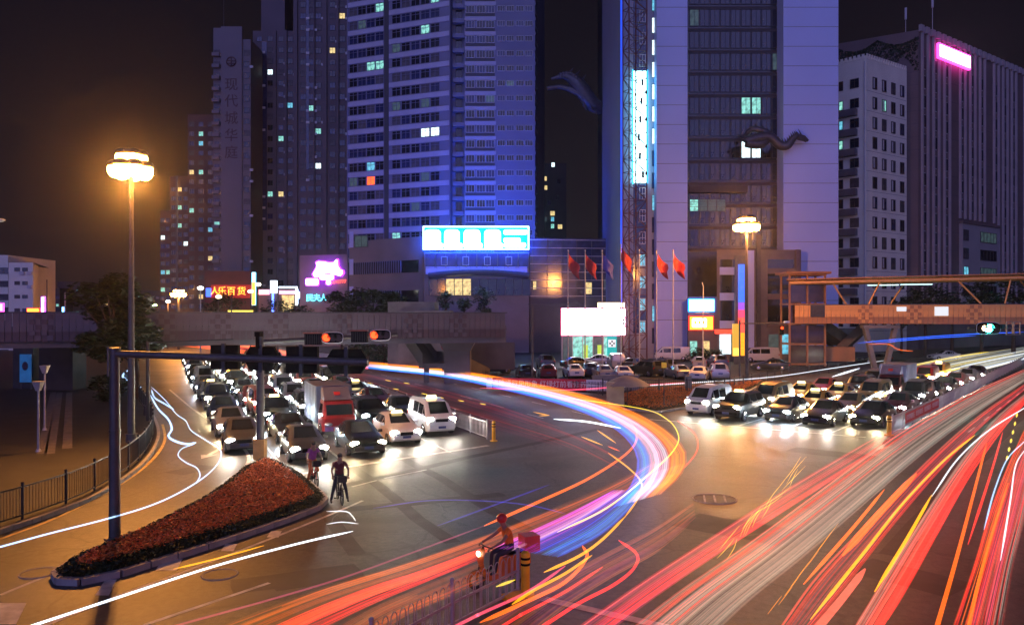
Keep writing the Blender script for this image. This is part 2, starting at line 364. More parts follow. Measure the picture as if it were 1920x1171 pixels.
# repairs and wear in the carriageway
patch_d = mat('asphalt_patch', (.038, .036, .036), .6, 0, .35, 1.2, .5, bscale=40); patch_l = mat('asphalt_worn', (.06, .056, .053), .52, 0, .3, .9, .4, bscale=40); tar = mat('tar_seal', (.012, .012, .012), .35, 0, .2, 3)
for i, (px, py, w, h_, a, m_) in enumerate(((700, 985, 3, 1.6, .45, patch_l), (800, 940, 6, .7, .4, patch_d), (1420, 880, 4, 1.5, -.7, patch_l), (1380, 990, 3.5, 2.0, -.7, patch_d), (560, 1085, 3.2, 1.3, .42, patch_d), (330, 990, 2.4, 1.5, .5, patch_l), (1000, 860, 5, 1.2, .3, patch_l), (1560, 850, 4, 1.6, -.7, patch_d), (1700, 1080, 2.6, 1.6, -.9, patch_d), (430, 1125, 2.2, .8, .4, patch_l), (360, 880, 2.0, 1.2, 1.1, patch_d), (760, 860, 5, 1.2, .42, patch_l))):
    g = G(px, py); k = MB(); R_ = Matrix.Rotation(a, 3, 'Z'); pts = []
    for x, y in ((-1, -1), (-.3, -1.05), (.4, -.96), (1, -1), (1.02, 0), (.98, 1), (.2, 1.04), (-.5, .97), (-1, 1), (-1.03, .1)): pts.append(g+R_@Vector((x*w/2, y*h_/2, 0))+Vector((0, 0, .0022+.0001*i)))
    k.poly(pts); structure('road_repair', k.mesh('road_repair', m_))
for i in range(16):
    px, py = RND.uniform(500, 1500), RND.uniform(860, 1120); g = G(px, py); a = RND.uniform(0, 6.3); pts = [g]
    for j in range(7): a += RND.uniform(-.5, .5); pts.append(pts[-1]+Vector((math.cos(a), math.sin(a), 0))*RND.uniform(.4, .9))
    strip(pts, .035, tar, .0042, world=True)
for i in range(5):                                                     # tyre arcs by the right stop line
    c_ = G(1490+i*22, 838+i*5); pts = [c_+Vector((math.cos(t_)*1.6*(1+.2*i), math.sin(t_)*2.4, 0)) for t_ in [1.6+j*.35 for j in range(8)]]
    strip(pts, .05, patch_l, .0045, world=True)

for n_, u0, u1 in ((-24.5, 20, 44), (-8.6, 28, 90), (-5.3, 24, 80), (-1.8, 26, 90), (1.6, 22, 60), (5, 20, 60)):      # dark tyre and oil tracks down the lanes
    pts = [R(u, n_+RND.uniform(-.12, .12)) for u in range(u0, u1, 4)]; strip(pts, .55, patch_d, .0036, world=True)
for n_ in (5.2, 7.9, 10.6): strip([L(u, n_+RND.uniform(-.1, .1)) for u in range(22, 40, 3)], .5, patch_d, .0037, world=True)
# ------------------------------------------------------------------ buildings
wall_violet = mat('tower_render', (.2, .21, .3), .7, 0, .08, .12); span_m = mat('spandrel_pale', (.42, .43, .55), .65, 0, .1, .3)
wall_pale = mat('pale_panel', (.5, .57, .92), .55, 0, .05, .08)
wall_white = mat('white_tile', (.85, .82, .68), .5, 0, .06, .3)
wall_brown = mat('brown_tile', (.17, .125, .115), .7, 0, .12, .25)
wall_grey = mat('grey_rib', (.4, .36, .36), .6, 0, .1, .3)  # ribs lightened against a darkened wall: shading put into the colours
wall_res = mat('residential_tile', (.13, .11, .125), .75, 0, .12, .12)
wall_res2 = mat('residential_red_tile', (.10, .05, .045), .75, 0, .15, .12)
wall_pod = mat('podium_stone', (.2, .18, .2), .6, 0, .1, .3)
joint_m = mat('joint', (.08, .08, .09), .8, 0, .1, 1)
frame_w = mat('window_frame_white', (.55, .55, .57), .5, 0, .05, 3)
frame_d = mat('window_frame_dark', (.06, .06, .07), .5, 0, .05, 3)
gl_dark = glass('glass_dark', (.012, .014, .024), .1)
gl_blue = glass('glass_blue', (.02, .03, .09), .12)
gl_curt = mat('glass_curtain', (.08, .075, .08), .5, 0, .6, .9)
lit = {'teal': glow('room_teal', (.35, .95, .8), 1.1, blotch=.7), 'white': glow('room_white', (.75, .95, 1), 2.2, blotch=.4), 'warm': glow('room_warm', (1, .75, .3), 1.3, blotch=.6),
       'red': glow('room_red', (1, .1, .02), 2.5), 'blue': glow('room_blue', (.2, .75, 1), 1.0, blotch=.6), 'dim': glow('room_dim', (.3, .5, .5), .16, blotch=.7)}
GLS = {'dark': gl_dark, 'sky': gl_blue, 'curtain': gl_curt, **lit}
def window_mesh(w, h, g, cols=2, rows=1, fm=None, fw=.07, transom=0):
    def mk():
        m = MB(); fm_ = fm or frame_w
        m.box((0, -.03, 0), (w-.02, .05, h-.02), 1)
        for x in (-w/2+fw/2, w/2-fw/2): m.box((x, -.07, 0), (fw, .12, h), 0)
        for z in (-h/2+fw/2, h/2-fw/2): m.box((0, -.071, z), (w-2*fw, .122, fw), 0)
        for k in range(1, cols): m.box((-w/2+w*k/cols, -.065, 0), (fw*.7, .1, h-2*fw), 0)
        for k in range(1, rows): m.box((0, -.064, -h/2+h*k/rows), (w-2*fw, .098, fw*.7), 0)
        if transom: m.box((0, -.064, h/2-transom), (w-2*fw, .098, fw*.7), 0)
        return m.mesh('window', [fm_, GLS[g]], fix=False)
    return cached(('win', w, h, g, cols, rows, fm.name if fm else '', fw, transom), mk)
class Face:                                     # a facade from p0 to p1 (left to right as seen from the street)
    def __init__(s, root, p0, p1):
        s.r = root; s.p = Vector((p0[0], p0[1], 0)); q = Vector((p1[0], p1[1], 0)); s.w = (q-s.p).length; s.u = (q-s.p).normalized()
        s.a = math.atan2(s.u.y, s.u.x); s.n = Vector((s.u.y, -s.u.x, 0))
    def at(s, x, z, out=0.0): return s.p+s.u*x+s.n*out+Vector((0, 0, z))-s.r.location
    def put(s, name, me, x, z, out=.0, kind=None): return part(name, me, s.r, s.at(x, z, out), s.a, kind)
    def slab(s, name, x0, x1, z0, z1, t, m, out=0.0, kind=None):   # a box standing `t` proud of the face
        me = cached(('slab', round(x1-x0, 2), round(z1-z0, 2), t, m.name, name), lambda: (lambda k: (k.box((0, -t/2, 0), (round(x1-x0, 2), t, round(z1-z0, 2))), k.mesh(name, m))[1])(MB()))
        return s.put(name, me, (x0+x1)/2, (z0+z1)/2, out, kind)
def walls(root, foot, z0, z1, m, name='wall', roof=None):
    k = MB(root.location); k.prism(foot, z0, z1, 0, 1 if roof else None); return part(name, k.mesh(name, [m, roof] if roof else m), root)
def pick(table):
    r = RND.random(); a = 0
    for k, p in table:
        a += p
        if r < a: return k
    return table[0][0]
def X(px, d): return (px-CX)/F*d
def Z(py, d): return H+(HY-py)/F*d

# --- tall residential tower with the pale bands, centre
PL, PC, PF, PR, PB = (X(652, 166), 166), (X(845, 157), 157), (X(871, 157), 157), (X(1003, 157), 157), (X(1021, 176), 176)
t = thing('apartment_tower', 'tall slab of flats with pale bands and rows of dark windows above the blue billboard', 'apartment tower', (PC[0], PC[1], 0))
walls(t, [PL, PC, (PC[0]+.2, 159.2), (PF[0], 159.2), PF, PR, PB, (-32, 190)], 0, 92, wall_violet)
fa, fb, fc, fr = Face(t, PL, PC), Face(t, PF, PR), Face(t, (PC[0]+.2, 159.2), (PF[0], 159.2)), Face(t, PR, PB)
FH = 3.0; wtab = [('dark', .52), ('sky', .3), ('curtain', .17), ('dim', .01)]
special = {(0, 14): 'teal'}
lits = {('a', 23, 6): 'teal', ('a', 23, 9): 'teal', ('a', 23, 10): 'white', ('a', 22, 9): 'teal', ('a', 22, 3): 'teal', ('a', 20, 7): 'teal', ('a', 18, 3): 'teal', ('a', 18, 2): 'teal', ('a', 21, 1): 'dim',
        ('a', 13, 7): 'white', ('a', 13, 8): 'white', ('a', 11, 2): 'blue', ('a', 10, 2): 'red', ('a', 10, 0): 'dim', ('a', 8, 6): 'dim', ('a', 6, 4): 'teal', ('b', 23, 5): 'warm', ('b', 15, 2): 'dim', ('b', 6, 2): 'white'}
xs_a = [.9+i*2.15 for i in range(4)]+[11.3+i*2.25 for i in range(5)]
for f in range(4, 25):
    z = 3.4+f*FH
    for i, x in enumerate(xs_a):
        g = lits.get(('a', f, i)) or lits.get(('a', f, i+1) if i > 6 else 0) or pick(wtab)
        fa.put('window', window_mesh(2.05, 1.85, g, 2, 1, wall_violet, .09, .6), x+.55, z+1.5, 0)
    fa.slab('spandrel', .15, 8.85, z+2.48, z+3.48, .22, span_m); fa.slab('spandrel', 10.15, fa.w-.05, z+2.48, z+3.48, .22, span_m)
    for i, x in enumerate((1.15, 3.3, 5.15)):
        g = lits.get(('b', f, i)) or pick(wtab)
        fb.put('window', window_mesh(1.75, 1.5, g, 3, 1, frame_w), x, z+1.75, 0)
    fb.slab('apron_panel', .2, 6.1, z+.35, z+.92, .05, frame_d)
    for i, x in enumerate((7.4, 9.2, 11.1, 12.9)):
        g = lits.get(('b', f, i+4)) or pick(wtab)
        fb.put('window', window_mesh(1.55, 1.15, g, 3, 1, frame_w), x, z+1.9, 0)
    fb.slab('spandrel', .05, 6.3, z+2.55, z+3.3, .14, span_m)
    fc.slab('balcony', .1, fc.w-.1, z+2.5, z+3.35, 1.2, wall_violet)
    fc.put('window', window_mesh(1.3, 1.8, 'dark', 2, 1, frame_d), fc.w/2, z+1.5, 0)
    fr.put('window', window_mesh(2.6, 1.4, 'dark', 3, 1, frame_d), 2.2, z+1.7, 0); fr.slab('spandrel', .1, 5, z+2.6, z+3.3, .12, wall_violet)
fa.slab('recess_strip', 9.0, 10.0, 12, 90, .12, frame_d)  # dark strip laid where the recess between the bays is in shade
for x in (0.1, fa.w-.1): fa.slab('pilaster', x-.1, x+.1, 12, 90, .3, wall_violet)

# --- podium under it with the billboard
A0, A1, A2, A3 = (X(655, 149), 149), (X(793, 139), 139), (X(795, 138), 138), (X(992, 138), 138)
t = thing('podium_building', 'low stone podium wing with strip windows behind the footbridge', 'podium', (A1[0], A1[1], 0))
walls(t, [A0, A1, A2, A3, (A3[0], 150), (A0[0], 152)], 0, Z(472, 138), wall_pod)
walls(t, [A0, A1, (A1[0], 151), (A0[0], 152)], Z(472, 138), Z(448, 144), wall_pod)
f1, f2 = Face(t, A0, A1), Face(t, A2, A3)
for zt in (Z(490, 144), Z(545, 144)):
    f1.slab('strip_window', 1.2, f1.w-1, zt-2.2, zt, .06, gl_dark)
    for k in range(22): f1.slab('fin', 1.3+k*.56, 1.4+k*.56, zt-2.2, zt, .3, wall_violet)
f1.put('window', window_mesh(3.4, 2.2, 'dim', 2, 1, frame_d), 3.2, Z(452, 147), 0)
for k in range(4): f1.slab('corner_panel', .1, 1.1, 4+k*5.2, 7+k*5.2, .1, wall_pale)
za, zb = Z(500, 138), Z(482, 138)
for k in range(10):
    x = .8+k*1.83; f2.put('window', window_mesh(1.75, 2.6, 'sky', 1, 1, frame_d, .06), x+.3, Z(489, 138), 0)
for k in range(4):
    f2.put('casement', window_mesh(1.1, 1.5, 'sky', 1, 1, frame_w, .07), 3.6+k*3.8, Z(489, 138), .07)
for k in range(9): f2.slab('cladding_panel', .3+k*2.0, 2.25+k*2.0, Z(514, 138), Z(500, 138), .12, wall_pale)
for k in range(12):
    f2.put('window', window_mesh(1.5, 3.0, 'warm' if k in (2, 3, 4) else 'dark', 1, 1, frame_d, .06), 1.6+k*1.5, Z(538, 138), 0)
k = MB(t.location)
pts = [f2.at(x, Z(517, 138)+.5*math.sin(PI*min(1, max(0, (x-1)/17.5))), .9+1.6*math.sin(PI*min(1, max(0, (x-1)/17.5))))+t.location for x in [1+i*.97 for i in range(19)]]
k.tube(pts, .55, 8); part('canopy', k.mesh('canopy', mat('blue_canopy', (.12, .16, .35), .25, .3, .1, 1), 40), t)
t = thing('curtain_wall_building', 'dark glass curtain wall block with thin pale transoms right of the billboard', 'office block', (X(1080, 141), 141, 0))
gA, gB = (X(993, 139), 139.2), (X(1172, 141), 141)
walls(t, [gA, gB, (gB[0], 160), (gA[0], 160)], 0, Z(447, 140), glass('glass_facade', (.03, .035, .075), .12))
f3 = Face(t, gA, gB)
for py in range(450, 560, 15): f3.slab('transom', .1, f3.w-.1, Z(py, 140)-.06, Z(py, 140)+.06, .12, mat('transom_metal', (.4, .4, .45), .4, .3, .1, 2))
for i in range(7): f3.slab('mullion', .4+i*2.7, .5+i*2.7, Z(556, 140), Z(450, 140), .1, frame_d)
f3.put('lit_bay', window_mesh(1.2, 2.2, 'warm', 1, 1, frame_d), 10.7, Z(540, 140), .05); f3.put('lit_bay', window_mesh(2.2, 2.0, 'dim', 3, 1, frame_d), 14.5, Z(533, 140), .05); f3.put('lit_bay', window_mesh(.7, 1.6, 'warm', 1, 1, frame_d), .9, Z(535, 140), .05)
f3.slab('base_wall', 0, f3.w, 0, Z(558, 140), .3, mat('dark_stone', (.06, .055, .07), .6, 0, .2, .5))
# billboard
bb_w, bb_h = (992-793)/F*136.6, (468-424)/F*136.6
t = thing('billboard', 'long glowing cyan billboard with four white rounded shapes on the podium roof edge', 'billboard', (*P(892.5, 446, 136.6),))
t.rotation_euler = (0, 0, 0)
k = MB(); k.box((0, .35, 0), (bb_w, .6, bb_h)); part('case', k.mesh('case', glow('sign_halo_blue', (.01, .09, 1.0), 42, True)), t)  # case glow added to wash the tower and podium blue
k = MB(); k.box((0, 0, 0), (bb_w-.3, .08, bb_h-.3)); part('panel', k.mesh('panel', glow('sign_cyan', (.0, .5, 1.0), 2.4, True)), t)
bw = glow('sign_white_cyan', (.5, .95, 1.0), 7.0, True)
for sz, p in (((bb_w, .16, .2), (0, -.02, bb_h/2-.1)), ((bb_w, .16, .2), (0, -.02, -bb_h/2+.1)), ((.2, .16, bb_h-.4), (-bb_w/2+.1, -.02, 0)), ((.2, .16, bb_h-.4), (bb_w/2-.1, -.02, 0))):
    k = MB(); k.box((0, 0, 0), sz); part('frame', k.mesh('frame', bw), t, p)
def roundrect(w, h, r, y0, y1, n=5):
    pts = []
    for cx, cz, a in ((w/2-r, h/2-r, 0), (-w/2+r, h/2-r, PI/2), (-w/2+r, -h/2+r, PI), (w/2-r, -h/2+r, 1.5*PI)):
        for i in range(n+1): pts.append((cx+r*math.cos(a+PI/2*i/n), cz+r*math.sin(a+PI/2*i/n)))
    k = MB(); k._add([(x, y0, z) for x, z in pts]+[(x, y1, z) for x, z in pts], [tuple(range(len(pts))), tuple(range(len(pts), 2*len(pts)))]+[(i, (i+1) % len(pts), len(pts)+(i+1) % len(pts), len(pts)+i) for i in range(len(pts))], 0)
    return k
for i, x in enumerate((-7.6, -4.2, -.7, 2.9)):
    part('glyph', roundrect(2.9 if i != 1 else 2.7, 3.1, .7, -.16, -.05).mesh('glyph', bw), t, (x, 0, -.1))
    part('glyph_foot', roundrect(3.3, .9, .3, -.17, -.05).mesh('glyph_foot', bw), t, (x+.2, 0, -1.35))
for w_, x, z in ((4.2, 6.9, 1.0), (3.0, 6.3, -.4), (3.9, 6.8, -1.25)): part('caption', roundrect(w_, .85, .35, -.15, -.05).mesh('caption', bw), t, (x, 0, z))

# --- grey tower with two pale pylons and dark glass between
d0 = 118
t = thing('office_tower', 'dark glass office tower between two tall pale windowless pylons', 'office tower', (X(1390, d0), d0, 0))
walls(t, [(X(1286, 121), 121), (X(1472, 121), 121), (X(1472, 121), 150), (X(1286, 121), 150)], 0, 82, glass('tower_glass', (.018, .014, .014), .25), 'glass_wall')
for a, b, nm in ((1231, 1289, 'pylon'), (1469, 1572, 'pylon')):
    walls(t, [(X(a, d0), d0), (X(b, d0), d0), (X(b, d0), 148), (X(a, d0), 148)], 0, 84, wall_pale, nm)
    ff = Face(t, (X(a, d0), d0), (X(b, d0), d0))
    for k in range(27): ff.slab('joint', .02, ff.w-.02, 6+k*2.95, 6.06+k*2.95, .004, joint_m)
fg = Face(t, (X(1290, 121), 121), (X(1468, 121), 121))
for k in range(4, 22):
    fg.slab('floor_edge', .05, fg.w-.05, 3+k*3.4, 3.5+k*3.4, .1, mat('brown_metal', (.05, .038, .034), .5, .2, .2, 1))
    for j in range(9):
        gk = 'teal' if (k, j) in ((10, 6), (10, 5), (20, 2), (20, 3), (19, 5)) else ('white' if (k, j) in ((8, 6), (8, 5)) else ('dim' if (k, j) in ((17, 3), (17, 2), (14, 0), (12, 8)) else 'dark'))
        fg.put('window', window_mesh(1.45, 2.7, gk, 2, 1, frame_d, .06), .95+j*1.6, 5.2+k*3.4, 0)
for j in range(4): fg.put('window', window_mesh(1.4, 1.9, 'dim' if j else 'teal', 1, 1, frame_d), .9+j*1.4, Z(385, 121), .06)
fg.slab('ledge', .02, 9, Z(362, 121), Z(350, 121), .8, mat('brown_metal', (.05, .038, .034), .5, .2, .2, 1))
# left service bay of that tower: bluish windows, lit strip
walls(t, [(X(1166, 120), 120), (X(1231, 120), 120), (X(1231, 120), 146), (X(1166, 120), 146)], 0, 80, mat('blue_panel', (.3, .31, .36), .5, 0, .06, .2), 'service_wall')
fs = Face(t, (X(1166, 120), 120), (X(1231, 120), 120))
fs.slab('window_recess', 1.75, 3.9, 4, 78, .03, gl_blue)
for k in range(22):
    fs.put('window', window_mesh(.95, 1.9, 'blue' if k < 4 else 'sky', 2, 2, frame_w, .1), 3.15, 5+k*3.4, .05)
for k in range(22): fs.put('side_window', window_mesh(.5, 2.4, 'white' if 9 <= k <= 14 else ('blue' if k in (1, 6, 15) else 'sky'), 1, 1, frame_d, .05), 4.85, 3.6+k*3.4, .02)
t2 = thing('facade_light', 'tall brilliant white light panel behind the red lattice mast', 'light panel', (*P(1200, 238, 119.2),))
ph = (342-134)/F*119.2
k = MB(); k.box((0, 0, 0), (2.05, .3, ph)); part('panel', k.mesh('panel', glow('panel_white', (.55, .95, 1), 5.5, True)), t2)
for k_ in range(6):
    k = MB(); k.box((0, -.17, 0), (.35, .06, 1.0)); part('fitting', k.mesh('fitting', frame_d), t2, (RND.uniform(-.2, .5), 0, -ph/2+1.2+k_*2.8))
for x in (-1.1, 1.1):
    k = MB(); k.box((0, 0, 0), (.12, .4, ph+.4)); part('edge_tube', k.mesh('edge_tube', glow('tube_cyan', (.0, .5, 1), 6, True)), t2, (x, 0, 0))
t2 = thing('blue_tube', 'thin vertical blue neon line up the corner left of the lattice mast', 'neon tube', (X(1165, 119), 119, 0))
k = MB(); k.cyl((0, 0, 7), (0, 0, 70), .13, .13, 6); part('tube', k.mesh('tube', glow('neon_deep_blue', (.02, .08, 1), 1.4)), t2)
for z in range(8, 70, 6):
    k = MB(); k.box((0, .3, 0), (.06, .6, .06)); part('bracket', cached('tbr', lambda: k.mesh('bracket', frame_d)), t2, (0, 0, z))
# dark older wing set back between the two towers
t = thing('dark_office_wing', 'unlit dark office wing receding behind the lattice mast', 'office block', (X(1140, 150), 150, 0))
walls(t, [(X(1132, 168), 168), (X(1166, 149), 149), (X(1190, 149), 151), (X(1190, 149), 180), (X(1132, 168), 180)], 0, 95, mat('black_stone', (.035, .032, .036), .5, 0, .2, .3))
fd = Face(t, (X(1132, 168), 168), (X(1166, 149), 149))
for k in range(24): fd.put('window', window_mesh(8, 1.9, 'sky' if k < 9 else 'dark', 6, 1, frame_d, .1), fd.w/2, 7+k*3.6, 0)
# far dim block between
t = thing('far_block', 'distant dark block with a few lit rooms seen between the two towers', 'apartment block', (X(1040, 260), 260, 0))
walls(t, [(X(1003, 260), 260), (X(1062, 260), 260), (X(1062, 260), 285), (X(1003, 260), 285)], 0, Z(306, 260), mat('far_wall', (.05, .045, .055), .8, 0, .1, .1))
ff = Face(t, (X(1003, 260), 260), (X(1062, 260), 260))
for (px, py, g) in [(1037, 309, 'white'), (1021, 335, 'warm'), (1022, 352, 'warm'), (1036, 400, 'warm'), (1016, 423, 'blue'), (1036, 424, 'teal'), (1050, 425, 'warm'), (1010, 325, 'blue'), (1036, 411, 'blue'), (1022, 411, 'dim'), (1012, 370, 'dim'), (1045, 370, 'dark'), (1030, 380, 'dark'), (1048, 340, 'dark')]:
    ff.put('window', window_mesh(1.2 if g != 'warm' else 1.6, 1.6, g, 2, 1, frame_d), (px-1003)/F*260, Z(py, 260), 0)

# --- white building and brown ribbed building, right
dc = 140
W0, W1, W2 = (X(1568, 144), 144), (X(1624, dc), dc), (X(1700, 147.4), 147.4)
t = thing('white_office_block', 'white tiled block with punched windows and dark balconies beside the brown ribbed building', 'office block', (W1[0], W1[1], 0))
ztop = Z(104, dc)
walls(t, [W0, W1, W2, (W2[0]-2, 165), (W0[0], 165)], 0, ztop, wall_white)
fl, frr = Face(t, W0, W1), Face(t, W1, W2)
fh = 3.6
for k in range(13):
    z = ztop-4.6-k*fh
    for j in range(4):
        frr.put('window', window_mesh(1.35, 2.15, 'teal' if (k, j) == (1, 1) else pick([('dark', .55), ('curtain', .3), ('sky', .15)]), 2, 1, frame_d, .12), frr.w*(.2+.225*j), z, 0)
        if RND.random() < .6: frr.slab('blind', frr.w*(.2+.225*j)-.45, frr.w*(.2+.225*j)-.1, z-.9, z+.9, .11, frame_w)
    if k: fl.slab('balcony', .1, fl.w*.72, z-2.3, z-1.1, 1.1, mat('balcony_grey', (.13, .12, .13), .7, 0, .2, .6))
    fl.put('window', window_mesh(1.6, 1.7, pick([('dark', .8), ('curtain', .2)]), 2, 1, frame_d, .1, .5), fl.w*.62, z, 0)
    fl.put('window', window_mesh(.8, 1.7, 'teal' if k in (1, 3) else ('blue' if k == 2 else 'dark'), 1, 1, frame_d, .1), .9, z, 0)
    frr.slab('tile_joint', .02, frr.w-.02, z-1.62, z-1.57, .004, joint_m)
for f_ in (fl, frr):
    n_ = int(f_.w/.75)
    for i in range(n_): f_.slab('crenel', i*f_.w/n_+.04, i*f_.w/n_+.5, ztop-.5, ztop+.35, .12, wall_white)
fl.slab('downpipe', fl.w-.35, fl.w-.2, 6, ztop-1, .15, frame_w)
B0, B1, B2 = (X(1566, 158), 158), (X(1722, 150), 150), (X(1960, 185), 185)
t = thing('ribbed_office_block', 'tall brown block with close vertical grey ribs and a glowing pink sign near its roof', 'office block', (B1[0], B1[1], 0))
zt = Z(56, 150)
walls(t, [B0, B1, B2, (B2[0]-25, 215), (B0[0], 200)], 0, zt, wall_brown)
fl2, fb2 = Face(t, B0, B1), Face(t, B1, B2)
n_ = 27; ribmesh = cached('rib', lambda: (lambda k: (k.box((0, -.22, 0), (.34, .44, zt-8)), k.mesh('rib', wall_grey))[1])(MB()))
wd = fb2.w/n_
for i in range(n_):
    if i % 7 == 6: continue
    if 16.3 < (i+.5)*wd < 33.5: fb2.slab('rib', (i+.5)*wd-.17, (i+.5)*wd+.17, zt-35, zt+.6, .44, wall_grey); continue
    fb2.put('rib', ribmesh, (i+.5)*wd, (zt+9.2)/2, 0)
cols_ = [i for i in range(n_-1) if i % 7 in (0, 2, 4)]
cnt = 0
for i in cols_:
    for k in range(13):
        if 15.5 < (i+1)*wd < 34 and k > 7: continue
        fb2.slab('window_surround', (i+1)*wd-.36, (i+1)*wd+.36, zt-7.3-k*3.75, zt-4.7-k*3.75, .1, frame_w); fb2.put('window', window_mesh(.62, 2.3, 'blue' if RND.random() < .035 else pick([('dark', .6), ('curtain', .4)]), 1, 1, frame_d, .06), (i+1)*wd, zt-6-k*3.75, .12); cnt += 1
for i in range(n_): fb2.slab('crenel', i*wd+.1, i*wd+wd*.62, zt-.3, zt+1.0, .5, wall_grey)
for k in range(12): fb2.slab('string_course', .02, fb2.w-.02, zt-8-k*3.75-.03, zt-8-k*3.75+.03, .005, joint_m)
fb2.slab('pale_bay', 16.5, 33, 8, zt-36, .7, mat('pale_bay', (.36, .34, .33), .6, 0, .06, .3))
fb2.slab('bay_ledge', 16.2, 33.5, zt-36, zt-35.5, 1.0, wall_brown)
for k in range(4):
    fb2.put('window', window_mesh(2.2, 2.2, 'blue' if k == 2 else 'curtain', 2, 1, frame_d, .1), 17.8, zt-38.4-k*3.75, .72); fb2.put('window', window_mesh(7.5, 2.2, 'dim' if k in (0, 2) else 'dark', 5, 1, frame_d, .1), 28, zt-38.4-k*3.75, .72)
for k in range(9): fl2.slab('tile_joint', .02, fl2.w-.02, zt-3-k*2.5, zt-2.95-k*2.5, .004, joint_m)
for x, hgt in ((16.2, 5), (20.8, 7.5)):
    k = MB(); k.cyl((0, 0, 0), (0, 0, hgt), .07, .05, 6); k.cyl((0, 0, hgt*.55), (0, 0, hgt), .22, .22, 8); part('aerial', k.mesh('aerial', frame_w), t, fl2.at(x-3.5, zt, -1))
ivy = MB(t.location)
for i in range(1500):
    x = RND.uniform(0, fl2.w); lo = RND.random()**1.6*5*(1+math.sin(x*.9)*.5)
    p = fl2.at(x, zt-.8-lo-1.5*abs(math.sin(x*.4)), .15)+t.location; a = RND.uniform(0, 6.3); r = RND.uniform(.12, .3)
    u = Vector((math.cos(a), .2, math.sin(a)))*r; v = Vector((-math.sin(a), .3, math.cos(a)))*r
    ivy.poly([p-u, p+v*.7, p+u, p-v*.7])
part('ivy', ivy.mesh('ivy', leaf_d, fix=False), t, kind='stuff')
# pink roof sign
q0, q1 = P(1793, 107, 158.5), P(1884, 146, 172)
t = thing('neon_sign', 'bar of white light edged in magenta high on the ribbed block', 'neon sign', tuple((q0+q1)/2))
ang = fb2.a; sl = (Vector((q1.x, q1.y, 0))-Vector((q0.x, q0.y, 0))).length
tm = (B1[0]+fb2.u.x*13, 0)
t.location = fb2.p+fb2.u*12.4+fb2.n*1.0+Vector((0, 0, Z(126, 163))); t.rotation_euler = (0, 0, ang)
k = MB(); k.box((0, .1, 0), (13.2, .5, 2.9)); part('case', k.mesh('case', glow('neon_magenta', (1, .05, .55), 5, True)), t)
k = MB(); k.box((0, -.18, 0), (12.7, .1, 2.3)); part('panel', k.mesh('panel', glow('neon_pinkwhite', (1, .75, .95), 5, True)), t)

# --- residential towers, left
def res_tower(label, px0, px1, pyt, d, dep, wm, cols, fhh, litp, side=None, zmin=8, ww=1.5, wh=1.5, skip=()):
    a, b = (X(px0, d), d), (X(px1, d), d)
    t = thing('residential_tower', label, 'apartment tower', ((a[0]+b[0])/2, d, 0))
    zt = Z(pyt, d); sx_ = side if side else 0
    walls(t, [a, b, (b[0]+sx_, d+dep), (a[0]-abs(sx_)*.3, d+dep)], 0, zt, wm)
    f = Face(t, a, b); n = int((min(zt, Z(-40, d))-zmin)/fhh)
    for k in range(n):
        for x in cols:
            if (k, x) in skip: continue
            g = RND.choice(['teal', 'teal', 'blue', 'blue', 'teal', 'white', 'warm']) if RND.random() < litp*.7 else pick([('dark', .6), ('sky', .2), ('curtain', .2)])
            f.put('window', window_mesh(ww, wh, g, 2, 1, frame_d, .07), x*f.w, zmin+1.5+k*fhh, 0)
            if d < 230 and RND.random() < .3: f.slab('air_conditioner', x*f.w+ww*.55, x*f.w+ww*.55+.85, zmin+.5+k*fhh, zmin+1.1+k*fhh, .35, frame_w)
    return t, f, zt
t, f, zt = res_tower('flats with five vertical Chinese characters on its blank pale wall', 400, 470, 74, 205, 20, mat('pale_res', (.17, .16, .175), .7, 0, .08, .1), (.1, .9), 3.0, .07)
f.slab('blank_pier', f.w*.22, f.w*.78, 6, zt+3.2, .5, mat('pale_res', (.25, .235, .245), .7, 0, .08, .1))
for k in range(23): f.slab('balcony', 0, f.w*.2, 8.4+k*3, 9.3+k*3, 1.2, mat('pale_res', (.25, .235, .245), .7, 0, .08, .1))
char_m = mat('dark_letter', (.06, .02, .025), .5, 0, .1, 2)
for ch, py in zip('现代城华庭', (161, 192, 224, 256, 288)): part('character', text_mesh(ch, 3.6, char_m, .05), t, f.at(f.w*.5, Z(py, 205), .57), (PI/2, 0, 0))
k = MB(); k.tube([(1.2*math.cos(i*PI/8), 0, 1.2*math.sin(i*PI/8)) for i in range(16)], .16, 5, closed=True); k.bar((-1.2, 0, .2), (1.2, 0, .2), .2, .25); k.bar((0, 0, -1), (0, 0, 1.3), .2, .3); k.bar((-.9, 0, -.5), (.9, 0, -.5), .2, .25)
part('emblem', k.mesh('emblem', char_m), t, f.at(f.w*.5, Z(117, 205), .6))
k = MB(); k.cyl((0, 0, 0), (0, 0, 16), .12, .06, 5); part('mast', k.mesh('mast', dark_steel), t, f.at(2, zt+3, -2))
k = MB(t.location); k.prism([tuple((f.p+f.u*a_+f.n*b_)[:2]) for a_, b_ in ((0, 0), (f.w*.42, 0), (f.w*.42, -8), (0, -8))], zt, zt+3); part('roof_house', k.mesh('roof_house', mat('pale_res', (.25, .235, .245))), t)
t, f, zt = res_tower('stepped flats with blue stairwell glass between the inscribed tower and the tallest flats', 474, 552, 58, 215, 22, wall_res, (.16, .42, .68, .9), 3.05, .09)
f.slab('stair_glass', f.w*.22, f.w*.34, 30, zt-3, .15, gl_blue); k = MB(t.location); k.prism([tuple((f.p+f.u*a_-f.n*b_)[:2]) for a_, b_ in ((2, 1), (8.5, 1), (8.5, 9), (2, 9))], zt, zt+12); part('roof_house', k.mesh('roof_house', wall_res), t)
f.slab('pier', f.w*.50, f.w*.57, 8, zt, .5, wall_res); f.slab('pier', f.w*.78, f.w*.83, 8, zt, .6, wall_res)
